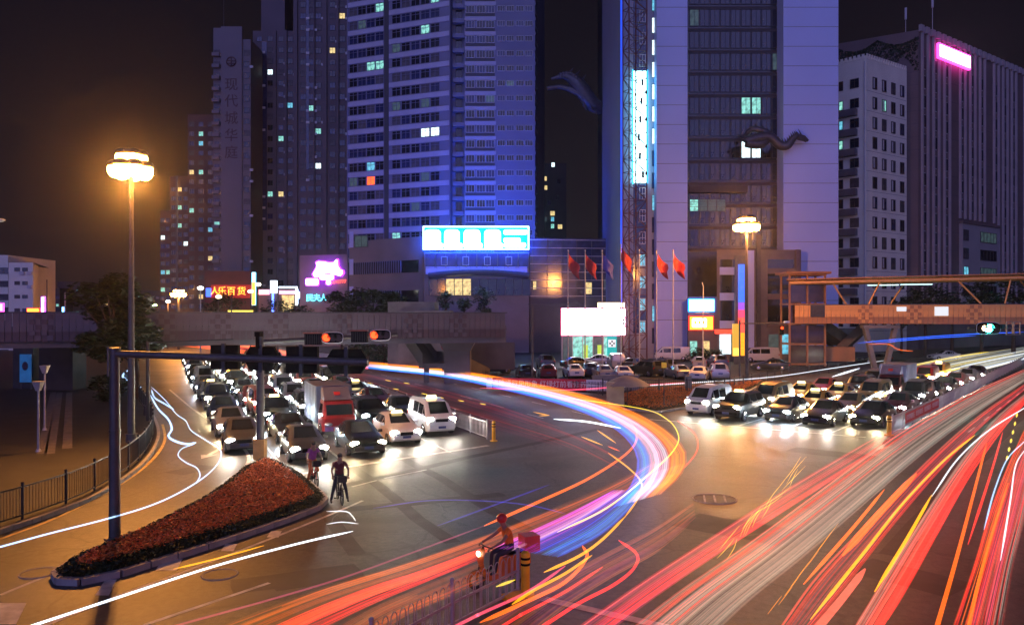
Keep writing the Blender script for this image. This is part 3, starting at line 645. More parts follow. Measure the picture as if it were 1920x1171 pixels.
t, f, zt = res_tower('tallest brown flats touching the left edge of the banded tower', 550, 652, -60, 200, 24, wall_res, (.18, .32, .46, .72, .9), 2.95, .05)
for a_, b_ in ((.02, .08), (.38, .40), (.55, .62), (.8, .84)): f.slab('pier', f.w*a_, f.w*b_, 8, zt, .55, wall_res)
f.slab('stair_glass', f.w*.24, f.w*.29, 44, zt-3, .16, gl_blue)
t, f, zt = res_tower('reddish flats with dark balconies left of the inscribed tower', 352, 402, 215, 245, 20, wall_res2, (.15, .5, .85), 3.0, .12)
t, f, zt = res_tower('lower red brick flats behind the shop street', 318, 356, 330, 260, 20, wall_res2, (.2, .5, .8), 3.0, .12)
f.slab('pale_pier', f.w*.32, f.w*.42, 6, zt, .4, wall_res)
t, f, zt = res_tower('farthest red flats stepping down towards the big lamp', 300, 322, 395, 270, 20, wall_res2, (.25, .7), 3.0, .12)
# small white block far left
t, f, zt = res_tower('low white block with paired slit windows beyond the plaza footbridge', 16, 62, 492, 150, 18, wall_white, (.36, .68), 2.6, 0, side=-9.4, zmin=1, ww=1.0, wh=.7)
t, f, zt = res_tower('white annexe at the left edge beside the low white block', -60, 15, 478, 154, 16, wall_white, (.6, .9), 2.6, .1, zmin=1, ww=2.2, wh=1.2)
# far dark skyline on the left, one block each
for px0, px1, py, d in ((70, 112, 540, 330), (108, 150, 528, 340), (150, 205, 545, 320), (255, 300, 545, 330)):
    t, f, zt = res_tower('dim distant block behind the dark plaza tree', px0, px1, py, d, 20, mat('far_wall', (.05, .045, .055), .8, 0, .1, .1), (.15, .4, .65, .9), 3.2, .35, zmin=3, ww=1.2, wh=1.2)
    t['group'] = 'dim distant blocks on the left'
# ------------------------------------------------------------------ footbridges
deck_m = mat('bridge_concrete', (.14, .13, .13), .8, 0, .2, .5, .2)
pan_v = mat('bridge_panel', (.15, .12, .125), .5, .2, .14, .7)
pan_o = mat('bridge_panel_orange', (.72, .36, .1), .45, .2, .14, .7)  # amber lamplight is partly painted into this orange
pan_o2 = mat('bridge_panel_rust', (.42, .19, .07), .5, .2, .14, .7)
pan_v2 = mat('bridge_panel_low', (.11, .075, .075), .5, .2, .14, .7)
def footbridge(name, label, A, B, ztop, zmid, zbot, m1, m2, pitch, checker, width=4.5):
    A, B = Vector((*A, 0)), Vector((*B, 0)); t = thing(name, label, 'footbridge', (A+B)/2); f = Face(t, A[:2], B[:2])
    k = MB(t.location); q = [A, B, B-f.n*width, A-f.n*width]
    k.prism([tuple((p-f.n*.12)[:2]) for p in q[:2]]+[tuple(p[:2]) for p in q[2:]], zbot+.05, zmid+.35); part('deck', k.mesh('deck', deck_m), t)
    n = int(f.w/pitch)
    for i in range(n):
        dz = RND.uniform(0, .015)
        f.slab('panel', i*pitch+.02, (i+1)*pitch-.02, zmid, ztop, .08, m1, RND.uniform(0, .02))
        f.slab('skirt_panel', i*pitch+.02, (i+1)*pitch-.02, zbot, zmid-.03, .08, m2, RND.uniform(-.02, .0))
    f.slab('top_rail', 0, f.w, ztop, ztop+.1, .16, steel, .03); f.slab('mid_rail', 0, f.w, zmid-.03, zmid, .12, m2, .03)
    fr = Face(t, (B-f.n*width)[:2], (A-f.n*width)[:2]); n2 = int(fr.w/3)
    for i in range(n2): fr.slab('rear_panel', i*3+.02, i*3+2.96, zmid, ztop, .08, m1)
    for x in checker:
        for r in range(5):
            for c_ in range(4):
                if (r+c_) % 2: f.slab('checker_plate', x+c_*.42, x+c_*.42+.4, zbot+.1+r*(ztop-zbot-.15)/5, zbot+.06+(r+1)*(ztop-zbot-.15)/5, .04, m2 if r > 1 else m1, .13)
    return t, f
tL, fL = footbridge('footbridge', 'grey panelled footbridge crossing over the waiting cars', (X(-60, 60.8), 60.8), (X(950, 75), 75), 6.95, 5.45, 4.65, pan_v, pan_v2, .5, (4.2, 13.2, 17.6, 22.3, 27.8, 34.2, 38.5))
fL.slab('edge_beam', 0, fL.w, 4.15, 4.64, .3, deck_m, -.5)
for px, py, w_ in ((78, 738, 3.0), (15, 735, 1.8)):
    g = G(px, py); k = MB(); k.box((0, 0, 2.2), (w_, 2.2, 4.4)); k.box((0, 0, 4.3), (w_+.8, 2.6, .5)); part('pier', k.mesh('pier', mat('pier_dark', (.05, .045, .045), .8, 0, .2, 1)), tL, g-tL.location+Vector((0, 3.2, 0)))
g = P(884, 600, 76); k = MB(); k.loft([[(x*s, y*s*.8, z) for x, y in ((-1, -1), (1, -1), (1, 1), (-1, 1))] for z, s in ((0, 1.3), (3.2, 1.3), (4.6, 2.0))]); part('pier', k.mesh('pier', deck_m), tL, (g.x-tL.location.x-1.5, g.y-tL.location.y+2.5, 0))
# stair flights at its right end
st = thing('bridge_stairs', 'concrete stair flights turning down under the right end of the grey footbridge', 'stairs', (X(860, 80), 80, 0))
def flight(root, a, b, w, m, side=True):
    a, b = Vector(a), Vector(b); d = Vector((b.x-a.x, b.y-a.y, 0)); Lh = d.length; d.normalize(); s = Vector((-d.y, d.x, 0))*w/2
    n = max(4, int(abs(a.z-b.z)/.17)); k = MB(root.location)
    for i in range(n):
        p = a.lerp(b, (i+.5)/n); k.bar(p-d*(Lh/n*.5), p+d*(Lh/n*.5), w, .2)
    part('treads', k.mesh('treads', m), root)
    for sg in (-1, 1):
        k = MB(root.location); o = s*sg
        k._add([a+o+Vector((0, 0, -.5)), b+o+Vector((0, 0, -.5)), b+o+Vector((0, 0, 1.0)), a+o+Vector((0, 0, 1.0))]+[a+o*1.06+Vector((0, 0, -.5)), b+o*1.06+Vector((0, 0, -.5)), b+o*1.06+Vector((0, 0, 1.0)), a+o*1.06+Vector((0, 0, 1.0))],
               [(0, 1, 2, 3), (4, 5, 6, 7), (0, 1, 5, 4), (1, 2, 6, 5), (2, 3, 7, 6), (3, 0, 4, 7)], 0)
        part('parapet', k.mesh('parapet', m), root)
flight(st, (X(770, 79), 79, 4.7), (X(806, 78), 78, 2.0), 2.6, deck_m); flight(st, (X(840, 80), 80, 2.0), (X(900, 84), 84, .1), 2.6, deck_m)
k = MB(st.location); k.box((X(822, 79), 79, 1.75), (3.6, 3.2, .5)); k.box((X(822, 79), 80, 2.5), (3.6, .15, 1.2)); k.box((X(822, 79)-1.2, 79, .8), (.5, .5, 1.6)); part('landing', k.mesh('landing', deck_m), st)
k = MB(st.location); k.box((X(922, 84), 84, 2.4), (5.0, .3, 2.9)); part('stair_wall', k.mesh('stair_wall', deck_m), st)
up = thing('planted_terrace', 'stepped concrete terrace with box hedge above the right end of the grey footbridge', 'terrace', (X(790, 95), 95, 0))
k = MB(up.location); k.box((X(800, 95), 95, 3.6), (6, 6, 7.4)); k.box((X(775, 95), 95.5, 4.2), (5.6, 5, 8.3)); part('terrace_wall', k.mesh('terrace_wall', concrete), up)
# right footbridge with roof truss
tR, fR = footbridge('footbridge', 'orange lit footbridge with a tubular roof truss on the right', (X(1490, 101), 101), (X(2010, 91), 91), Z(571, 96), Z(594, 96), Z(607, 96), pan_o, pan_o2, .55, (7.5, 13.0, 19.5, 27.2, 33), 4.0)
fR.slab('dark_bay', 1.9, 3.6, Z(594, 99), Z(572, 99), .14, dark_steel, .1)
zr0, zr1 = Z(530, 101), Z(519, 91)
orange_tube = mat('orange_tube', (.7, .38, .13), .4, .3, .1, 2)
for off, nm in ((0, 'roof_tube'), (-4.0, 'roof_tube')):
    k = MB(tR.location); a, b = fR.at(-.6, zr0, off)+tR.location, fR.at(fR.w, zr1+.05, off)+tR.location; k.tube([a, b], .26, 10); part(nm, k.mesh(nm, orange_tube, 40), tR)
k = MB(tR.location); a, b = fR.at(-1, zr0+.42, -2)+tR.location, fR.at(fR.w, zr1+.5, -2)+tR.location; k.bar(a, b, 5.2, .14); part('roof_sheet', k.mesh('roof_sheet', pan_o2), tR)
def zr(x): return zr0+(zr1-zr0)*x/fR.w
zd = Z(571, 96)
for x0, x1, off in ((3.6, 1.7, -4), (4.6, 6.2, 0), (10, 8.7, 0), (13.3, 11.6, -4), (18.7, 21.2, 0), (24.2, 23.6, 0), (29.8, 27.2, 0), (30.4, 33.2, 0), (26.2, 28.2, -4), (36, 38.6, 0)):
    if x0 < fR.w and x1 < fR.w:
        k = MB(tR.location); k.tube([fR.at(x0, zr(x0)-.2, off)+tR.location, fR.at(x1, zd, off)+tR.location], .11, 8); part('truss_tube', k.mesh('truss_tube', orange_tube, 40), tR)
fl_ = glow('tube_cool_white', (.6, 1, .95), 2.5, True)
for x in (10.6, 14.4): k = MB(); k.box((0, 0, 0), (3.6, .16, .1)); part('fluorescent_tube', k.mesh('fluorescent_tube', fl_), tR, fR.at(x, zr(x)-.45, -2), fR.a)
for x, w_, h_ in ((11.9, 1.1, .55), (16.1, 1.5, 1.1)):
    fR.slab('poster', x, x+w_, zd-.25-h_, zd-.25, .03, glow('poster_white', (.9, .95, 1), .9), .14)
for px in (1650,):
    g = P(px, 600, 98); k = MB(); 
    for sx_ in (-1.9, 1.9): k.bar((sx_, 0, Z(612, 98)), (sx_*.35, 0, 0), .5, .7)
    k.box((0, 0, Z(612, 98)), (4.6, 1, .4)); part('pier', k.mesh('pier', concrete), tR, (g.x-tR.location.x, g.y-tR.location.y, 0))
g = P(1960, 600, 94); k = MB(); k.box((0, 0, 2.7), (1.2, 1.2, 5.4)); part('pier', k.mesh('pier', concrete), tR, (g.x-tR.location.x, g.y-tR.location.y, 0))
st = thing('bridge_stairs', 'dark stair flights with a rust coloured landing under the orange footbridge', 'stairs', (X(1580, 106), 106, 0))
dk = mat('stair_dark', (.1, .085, .08), .7, 0, .2, 1)
flight(st, (X(1625, 104), 104, 5.2), (X(1572, 106), 106, 1.6), 3, dk); flight(st, (X(1530, 104), 104, 5.2), (X(1580, 107), 107, 2.6), 3, dk)
k = MB(st.location); k.box((X(1548, 105), 105, 1.6), (6.6, 3, 1.9)); part('landing', k.mesh('landing', pan_o2), st)
# lift tower of that bridge
t = thing('lift_tower', 'glazed steel lift tower at the near end of the orange footbridge', 'lift tower', (X(1505, 103), 103, 0))
zl = Z(516, 103)
for sx_ in (-2.3, 0, 2.3):
    for sy in (-1.6, 1.6):
        if sx_ == 0 and sy > 0: continue
        k = MB(); k.box((0, 0, zl/2), (.22, .22, zl)); part('post', cached('liftpost', lambda: k.mesh('post', pan_o2)), t, (sx_, sy, 0))
for z in (.4, 3, 5.6, 8.2, zl): k = MB(); k.box((0, 0, 0), (4.9, 3.5, .2)); part('beam', cached('liftbeam', lambda: k.mesh('beam', pan_o2)), t, (0, 0, z))
k = MB(); k.box((0, 0, 0), (5.8, 4.4, .3)); part('roof', k.mesh('roof', pan_o2), t, (0, 0, zl+.25))
for z in (1.7, 4.3, 6.9, 9.6):
    for x in (-1.15, 1.15): k = MB(); k.box((0, 0, 0), (2.0, .06, 2.3)); part('glass_panel', cached('liftgl', lambda: k.mesh('glass_panel', glass('lift_glass', (.05, .03, .03), .1))), t, (x, -1.55, z))
# shop block in front of the dark tower
sb = thing('shop_block', 'low row of shops with lit shopfronts at the foot of the dark glass tower', 'shops', (X(1380, 112), 112, 0))
walls(sb, [(X(1290, 113), 113), (X(1345, 113), 113), (X(1345, 116.5), 116.5), (X(1290, 116.5), 116.5)], 0, Z(556, 113), mat('shop_wall', (.16, .13, .13), .7, 0, .15, .5))
walls(sb, [(X(1344, 112), 112), (X(1502, 112), 112), (X(1502, 116.8), 116.8), (X(1344, 116.8), 116.8)], 0, Z(468, 112), mat('shop_wall', (.16, .13, .13), .7, 0, .15, .5))
fsb = Face(sb, (X(1344, 112), 112), (X(1502, 112), 112))
for zz, hh in ((Z(532, 112), 3.4), (Z(584, 112), 3.6), (Z(502, 112), 2.4)):
    fsb.slab('dark_window', .5, 3.3, zz-hh/2, zz+hh/2, .06, gl_dark); fsb.slab('dark_window', 7.3, 11, zz-hh/2, zz+hh/2, .06, gl_dark)
for zz in (Z(508, 112), Z(556, 112), Z(608, 112)): fsb.slab('fascia', .4, 3.5, zz-.55, zz+.55, .25, wall_pale); fsb.slab('fascia', 7.2, 11.2, zz-.4, zz+.4, .25, wall_brown)
fsb.slab('column', 4.1, 5.2, 0, Z(470, 112), .5, wall_pale); fsb.slab('column', 5.6, 6.2, 0, Z(440, 112), .4, steel); fsb.slab('column', 11.2, 11.7, 0, Z(468, 112), .5, wall_brown)
for x, w_, g in ((.4, 1.6, 'white'), (2.1, 1.2, 'dim'), (7.4, 1.4, 'dim'), (9.3, 1.3, 'blue')): fsb.slab('lit_shopfront', x, x+w_, 1.2, 4.0, .1, lit[g], .02)
fsb.slab('red_fascia', -.3, 3.4, 4.1, 4.7, .2, glow('shop_red', (1, .06, .03), 2.2, True), .02)
fs2 = Face(sb, (X(1290, 113), 113), (X(1345, 113), 113))
for x, g in ((.3, 'teal'), (2.1, 'warm')): fs2.slab('lit_shopfront', x, x+1.0, .9, 3.0, .08, lit[g])
def boxsign(label, px0, px1, py0, py1, d, mface, mcase, depth=.35, cat='sign', cw=.25):
    w_, h_ = (px1-px0)/F*d, (py1-py0)/F*d
    t = thing('lit_sign', label, cat, tuple(P((px0+px1)/2, (py0+py1)/2, d)))
    k = MB(); k.box((0, depth/2, 0), (w_, depth, h_)); part('case', k.mesh('case', mcase), t)
    k = MB(); k.box((0, -.03, 0), (w_-cw, .06, h_-cw)); part('face', k.mesh('face', mface), t)
    return t, w_, h_
white_hot = glow('sign_white', (1, .97, .95), 4.5, True)
t, w_, h_ = boxsign('white over blue lit shop sign above the orange one', 1291, 1340, 560, 584, 112.6, white_hot, glow('case_blue', (.0, .25, 1), 6, True))
t, w_, h_ = boxsign('orange shop sign with a white hot middle left of the shop row', 1292, 1338, 592, 619, 112.6, glow('sign_orange', (1, .42, .03), 3, True), glow('case_red', (1, .03, .02), 2.5, True))
part('panel', roundrect(2.1, 1.3, .2, -.12, -.02).mesh('panel', white_hot), t, (-.3, 0, .05))
for x in (-.9, -.3, .3): part('glyph', roundrect(.35, .5, .08, -.15, -.1).mesh('glyph', glow('sign_orange', (1, .42, .03), 3)), t, (x, 0, .1))
# tall flame coloured neon column & its yellow light boxes
t = thing('neon_column', 'tall slim neon column shading from blue through pink to amber', 'neon column', (X(1390, 108), 108, 0))
for i in range(12):
    z0 = 1.2+i*1.05; cc = (C(255, 165, 30) if i < 3 else C(255, 90, 70) if i < 5 else C(240, 70, 110) if i < 6 else C(150, 80, 200) if i < 7 else C(60, 110, 255))
    k = MB(); k.box((0, 0, z0+.5), (.75, .5, 1.03)); part('light_segment', k.mesh('light_segment', glow('column_%d' % i, cc, 1.6, True)), t)
k = MB(); k.box((0, .5, 7.5), (1.5, .4, 15)); part('backing', k.mesh('backing', steel), t)
t = thing('light_box', 'yellow light box post beside the neon column', 'light box', (X(1379, 106), 106, 0))
k = MB(); k.box((0, 0, 3.4), (.8, .4, 4.4)); part('box', k.mesh('box', glow('box_yellow', (1, .55, .06), .8, True)), t)
k = MB(); k.box((0, 0, .6), (.5, .3, 1.2)); part('base', k.mesh('base', steel), t)
k = MB(); k.box((0, -.22, 1.8), (.75, .06, 1.0)); part('panel', k.mesh('panel', glow('box_yellow2', (1, .7, .1), 1.8)), t)
# bank
bk = thing('bank_branch', 'small bank branch with a blazing white fascia and teal glazed front', 'bank', (X(1113, 113), 113, 0))
walls(bk, [(X(1052, 114), 114), (X(1176, 114), 114), (X(1176, 122), 122), (X(1052, 122), 122)], 0, Z(626, 114), mat('bank_wall', (.25, .3, .3), .6, 0, .1, .5))
fb_ = Face(bk, (X(1052, 114), 114), (X(1176, 114), 114))
for i in range(6): fb_.slab('glazing', .2+i*1.5, 1.6+i*1.5, .3, 3.7, .05, lit['teal'] if i in (1, 2, 4) else lit['dim'])
for i in range(7): fb_.slab('mullion', .1+i*1.5, .2+i*1.5, .2, 3.8, .16, frame_w)
for x, z, c_ in ((3.3, 1.5, 'warm'), (5.3, 1.2, 'warm')): fb_.slab('cash_machine', x, x+.6, .5, 2.4, .3, glow('atm_yellow', (.7, .95, .1), .8))
p_ = fb_.slab('poster', 6.7, 8.1, .9, 3.8, .1, glow('poster_teal', (.0, .5, .5), .9), .18)
fb_.slab('emblem_panel', 6.85, 7.95, 2.1, 3.2, .04, glow('poster_white', (.9, .95, 1), .9), .3)
for dx, dz in ((0, .28), (0, -.28), (.28, 0), (-.28, 0)): k = MB(); k.cyl((0, 0, 0), (0, -.05, 0), .13, .13, 10); part('emblem_dot', cached('edot', lambda: k.mesh('emblem_dot', dark_steel)), bk, fb_.at(7.4+dx, 2.65+dz, .35), fb_.a)
t, w_, h_ = boxsign('huge white glowing bank fascia edged in pink', 1052, 1173, 577, 629, 112.6, glow('bank_white', (1, .9, .97), 9, True), glow('case_pink', (1, .12, .3), 2.5, True), .6, cw=.2)
t, w_, h_ = boxsign('narrow white light bar standing on the bank fascia', 1121, 1171, 567, 576, 112.9, glow('bank_warm', (1, .85, .6), 6, True), glow('case_warm', (1, .6, .25), 4, True), .5, cw=.1)
# ------------------------------------------------------------------ shop street far left
t = thing('department_store', 'low red department store behind the grey footbridge', 'shop', (X(430, 190), 190, 0))
walls(t, [(X(384, 190), 190), (X(470, 190), 190), (X(470, 204), 204), (X(384, 204), 204)], 0, Z(508, 190), mat('store_red', (.12, .03, .025), .7, 0, .15, .4))
t, w_, h_ = boxsign('red sign with glowing Chinese characters on the department store', 396, 470, 534, 558, 189, glow('store_sign_red', (.5, .01, .005), .7, True), glow('store_case', (.7, .02, .01), .8, True))
for i, ch in enumerate('人乐百货'): part('character', text_mesh(ch, 2.2, glow('store_letter', (1, .3, .03), 4.5, True), .06), t, ((-3.9, -2.1, .1, 2.6)[i], -.12, -.05), (PI/2, 0, 0))
t, w_, h_ = boxsign('small blue square sign at the left end of the red store sign', 386, 395, 540, 556, 188, glow('small_blue', (.05, .15, 1), 2.5, True), glow('small_blue', (.05, .15, 1), 2.5, True), .3)
t, w_, h_ = boxsign('tall slim light column, cyan above and amber below', 472, 479, 510, 572, 180, glow('col_amber', (1, .45, .04), 3, True), glow('col_cyan', (.1, .6, .9), 2.5, True), .5, cw=.12)
k = MB(); k.box((0, -.08, 2.6), (.7, .06, 2.2)); part('upper_panel', k.mesh('upper_panel', glow('col_cyanw', (.3, .9, 1), 4, True)), t)
t = thing('neon_shop', 'low shop wrapped in white and blue neon tubes', 'shop', (X(528, 176), 176, 0))
walls(t, [(X(484, 178), 178), (X(560, 178), 178), (X(560, 190), 190), (X(484, 190), 190)], 0, Z(542, 178), mat('shop_wall', (.16, .13, .13), .7, 0, .15, .5))
fn = Face(t, (X(484, 178), 178), (X(560, 178), 178))
nb, nw, npk = glow('neon_blue', (.08, .2, 1), 5, True), glow('neon_white', (.7, .85, 1), 5, True), glow('neon_pink', (1, .35, .5), 3, True)
fn.slab('neon_fascia', .1, 2.6, Z(552, 178), Z(543, 178), .3, npk); fn.slab('neon_tower', 2.9, 4.6, Z(549, 178), Z(526, 178), .4, nw); fn.slab('neon_frame', 4.8, 9.0, Z(540, 178), Z(537, 178), .3, nw); fn.slab('neon_frame', 8.6, 9.1, Z(572, 178), Z(541, 178), .3, nw)
fn.slab('neon_fascia', 4.9, 8.4, Z(551, 178), Z(545, 178), .3, npk); fn.slab('neon_post', 3.2, 3.6, Z(585, 178), Z(549, 178), .3, nb); fn.slab('lit_shopfront', 5.4, 8.2, 3, Z(553, 178), .08, lit['warm'])
t, w_, h_ = boxsign('row of cool blue lanterns at the neon shop corner', 558, 566, 546, 560, 172, nw, nb, .3)
t = thing('shop_wing', 'plain dark shop wing carrying the purple neon sign', 'shop', (X(610, 168), 168, 0))
walls(t, [(X(562, 168), 168), (X(652, 165), 165), (X(652, 180), 180), (X(562, 180), 180)], 0, Z(478, 167), wall_pod)
t = thing('neon_sign', 'pair of sky blue neon Chinese characters with a third on the dark shop wing', 'neon sign', tuple(P(594, 559, 166.5)))
for i, ch in enumerate('民夫人'): part('character', text_mesh(ch, 1.7, glow('neon_sky', (.12, .75, 1), 4, True), .06), t, (-1.45+i*1.45, -.1, 0), (PI/2, 0, 0))
k = MB(); k.box((0, .35, -.6), (4.6, .08, .1)); part('rail', k.mesh('rail', dark_steel), t)
# purple neon: irregular white outline shape with smaller plates and a red number
t = thing('neon_sign', 'irregular white neon shape rimmed in purple with a slanted red number', 'neon sign', tuple(P(612, 508, 165)))
sh = [(-2.8, -.6), (-2.3, .25), (-1.9, 1.0), (-2.15, 1.7), (-1.6, 2.0), (-.4, 1.9), (.6, 1.7), (1.6, 1.75), (1.95, 2.3), (2.3, 2.3), (2.45, 1.0), (2.9, .3), (3.35, .2), (3.5, -.4), (3.0, -1.0), (2.3, -.9), (1.4, -.6), (.6, -.45), (-.4, -.5), (-1.2, -.8), (-1.7, -1.3), (-2.4, -1.3)]
def plate(pts, y0, y1):
    k = MB(); n = len(pts); k._add([(x, y0, z) for x, z in pts]+[(x, y1, z) for x, z in pts], [tuple(range(n)), tuple(range(n, 2*n))]+[(i, (i+1) % n, n+(i+1) % n, n+i) for i in range(n)], 0); return k
pw, pv = glow('neon_hot', (1, .9, 1), 5, True), glow('neon_violet', (.45, .03, 1), 7, True)
part('rim', plate([(x*1.1, z*1.12) for x, z in sh], -.1, .25).mesh('rim', pv), t); part('shape', plate(sh, -.25, -.12).mesh('shape', pw), t)
for w_, h_, x, z in ((2.9, 1.0, .1, -1.3), (2.6, 1.35, -3.0, -2.3), (.9, .9, .45, -2.4)):
    part('plate', roundrect(w_, h_, .35, -.25, -.1).mesh('plate', pw), t, (x, 0, z)); part('plate_rim', roundrect(w_+.3, h_+.3, .4, -.08, .2).mesh('plate_rim', pv), t, (x, 0, z))
part('number', text_mesh('6695777', .95, glow('neon_red', (1, .08, .04), 5, True), .05), t, (2.55, -.1, -2.3), (PI/2, math.radians(-4), 0))
t, w_, h_ = boxsign('orange and red lit sign low beside the white block at far left', 50, 74, 577, 587, 128, glow('sign_orange2', (1, .35, .03), 4, True), glow('case_red', (1, .03, .02), 2.5, True), .4)
t, w_, h_ = boxsign('slim violet white neon spire at far left', 77, 83, 556, 592, 130, nw, pv, .4, cw=.2)
t, w_, h_ = boxsign('cyan pillar sign left of the dark plaza tree', 116, 120, 575, 592, 140, glow('col_cyanw', (.3, .9, 1), 4, True), nb, .3, cw=.1)
t, w_, h_ = boxsign('pink shop glow at the left edge of the street', -6, 6, 568, 584, 126, npk, glow('neon_magenta', (1, .05, .55), 5, True), .3)
t, w_, h_ = boxsign('row of low yellow stall lights above the grey footbridge', 426, 476, 580, 590, 120, glow('stall_yellow', (1, .8, .1), 1.6, True), glow('stall_case', (.3, .2, .02), .3), .3)
# light poles & lamps beyond the left bridge
def small_pole(px, pyt, d, m, label, head=None, zb=0.0):
    z1 = Z(pyt, d); t = thing('light_pole', label, 'light pole', (X(px, d), d, zb))
    k = MB(); k.cyl((0, 0, 0), (0, 0, z1-zb), .12, .09, 8); part('pole', k.mesh('pole', m), t)
    if head: k = MB(); k.ell((0, 0, z1-zb), (.5, .35, .28), 10, 6); part('lamp', k.mesh('lamp', head, 60), t)
    return t
lw, lwarm = glow('lamp_white', (1, .97, .85), 8, True), glow('lamp_warm', (1, .6, .15), 8, True)
small_pole(521, 520, 115, steel, 'pale pole rising in front of the neon shop'); small_pole(376, 540, 120, white_steel, 'white pole left of the red store sign', lw); small_pole(434, 555, 118, steel, 'thin grey pole before the red store sign')
small_pole(410, 556, 125, steel, 'short lamp pole with a warm white head before the store', glow('lamp_warmw', (1, .85, .5), 8, True)); small_pole(470, 546, 130, steel, 'lamp pole with a white head at the right of the store sign', lw); small_pole(122, 548, 140, white_steel, 'white street pole left of the dark plaza tree'); small_pole(88, 524, 150, steel, 'tall faint pole by the violet spire')
small_pole(484, 533, 132, steel, 'lamp pole beside the amber light column', lw)
small_pole(290, 572, 150, steel, 'green tinged lamp right of the plaza tree', glow('lamp_green', (.6, 1, .4), 5, True)); small_pole(315, 565, 155, steel, 'white lamp left of the amber street lamp', lw); small_pole(264, 566, 155, steel, 'pale green lamp seen past the plaza tree', glow('lamp_green', (.6, 1, .4), 5, True))
small_pole(948, 660, 96, steel, 'short lamp with a bright cream globe in the car park', glow('globe_cream', (1, .95, .6), 10, True), .12)
# ------------------------------------------------------------------ street lamps
sodium = glow('sodium_glass', (1, .36, .05), 130, True)
def street_lamp(label, px, pyb, pyt, power, aim, r=.11, base_px=None, ring=.72, bowls=7, bowl=.42):
    g = G(px, pyb); z = Z(pyt, g.y); t = thing('street_lamp', label, 'street lamp', g, 0, 'amber street lamps')
    k = MB(); k.tube([(0, 0, 0), (0, 0, z*.5), (0, 0, z+.3)], [r*1.5, r*1.15, r*.8], 12); part('pole', k.mesh('pole', steel, 40), t)
    k = MB(); k.cyl((0, 0, 0), (0, 0, .5), r*2.2, r*2.0, 12); k.cyl((0, 0, .5), (0, 0, .56), r*2.4, r*2.4, 12); part('base', k.mesh('base', steel), t)
    k = MB(); k.cyl((0, 0, z+.25), (0, 0, z+.95), .25, .2, 14); part('crown', k.mesh('crown', steel), t)
    for i in range(bowls+5):  # bowls clustered in tiers, shaped to stand in for the lamp's glare
        up = i >= bowls; a = 2*PI*i/bowls if not up else 2*PI*(i-bowls)/5+.3; v = Vector((math.cos(a), math.sin(a), 0))*(.55 if up else 1)+Vector((0, 0, .62 if up else 0))
        k = MB(); k.bar((0, 0, .3), Vector((v.x, v.y, 0))*ring+Vector((0, 0, .3+v.z)), .08, .08); part('bracket', k.mesh('bracket', steel), t, (0, 0, z))
        hd = part('luminaire', cached(('lumi', bowl), lambda: (lambda m: (m.ell((0, 0, .12), (bowl*1.08, bowl*1.08, bowl*.55), 12, 6), m.mesh('luminaire', steel, 60))[1])(MB())), t, Vector((v.x, v.y, 0))*ring+Vector((0, 0, z+.12+v.z)), a)
        part('glass_bowl', cached(('bowl', bowl), lambda: (lambda m: (m.ell((0, 0, 0), (bowl, bowl, bowl*1.05), 12, 7), m.mesh('glass_bowl', sodium, 60))[1])(MB())), hd, (0, 0, -.18))
    ld = bpy.data.lights.new('lamp_light', 'SPOT' if aim else 'POINT'); ld.energy = power; ld.color = (1, .37, .07); ld.shadow_soft_size = .35
    if aim: ld.spot_size = math.radians(150); ld.spot_blend = .8
    dv_ = Vector(aim or (g.x, g.y, 0))-Vector((g.x, g.y, z-.75)); lo = part('lamp_light', ld, t, (0, 0, z-.75)); lo.rotation_euler = dv_.to_track_quat('-Z', 'Y').to_euler()
    return t
street_lamp('tall post with a blazing amber cluster of bowls behind the curving railing', 246, 832, 318, 21000, G(500, 1010), .13)
street_lamp('tall post with a blazing amber cluster of bowls before the dark glass tower', 1400, 716, 424, 23000, None, .13, ring=.95, bowl=.42)
street_lamp('distant lamp with an amber ring of bowls above the grey footbridge', 335, 655, 551, 12000, None, .12, ring=1.0, bowl=.5)
# ------------------------------------------------------------------ trees
def crown_mesh(seed, rx, rz, n, leaf, mats):
    r = random.Random(seed); k = MB(); cl = []
    for i in range(26):
        a = r.uniform(0, 2*PI); q = r.random()**.5; zz = r.uniform(-1, 1)
        s = math.sqrt(max(.1, 1-zz*zz*.8)); cl.append((Vector((math.cos(a)*q*rx*s*.8, math.sin(a)*q*rx*s*.8, zz*rz*.8)), r.uniform(.22, .42)*rx))
    for i in range(n):
        c0, rr = r.choice(cl); v = Vector((r.gauss(0, 1), r.gauss(0, 1), r.gauss(0, 1))); v.normalize(); v *= rr*(r.random()**.4)
        v.z *= .75; p = c0+v; a = r.uniform(0, 6.3); s = leaf*r.uniform(.6, 1.4)
        u = Vector((math.cos(a), math.sin(a), r.uniform(-.5, .3)))*s; w = Vector((-math.sin(a)*.5, math.cos(a)*.5, r.uniform(-.6, .6)))*s
        k.poly([p-u, p+w*.6, p+u, p-w*.6], 0 if r.random() < .7 else 1)
    return k.mesh('crown', mats, fix=False)
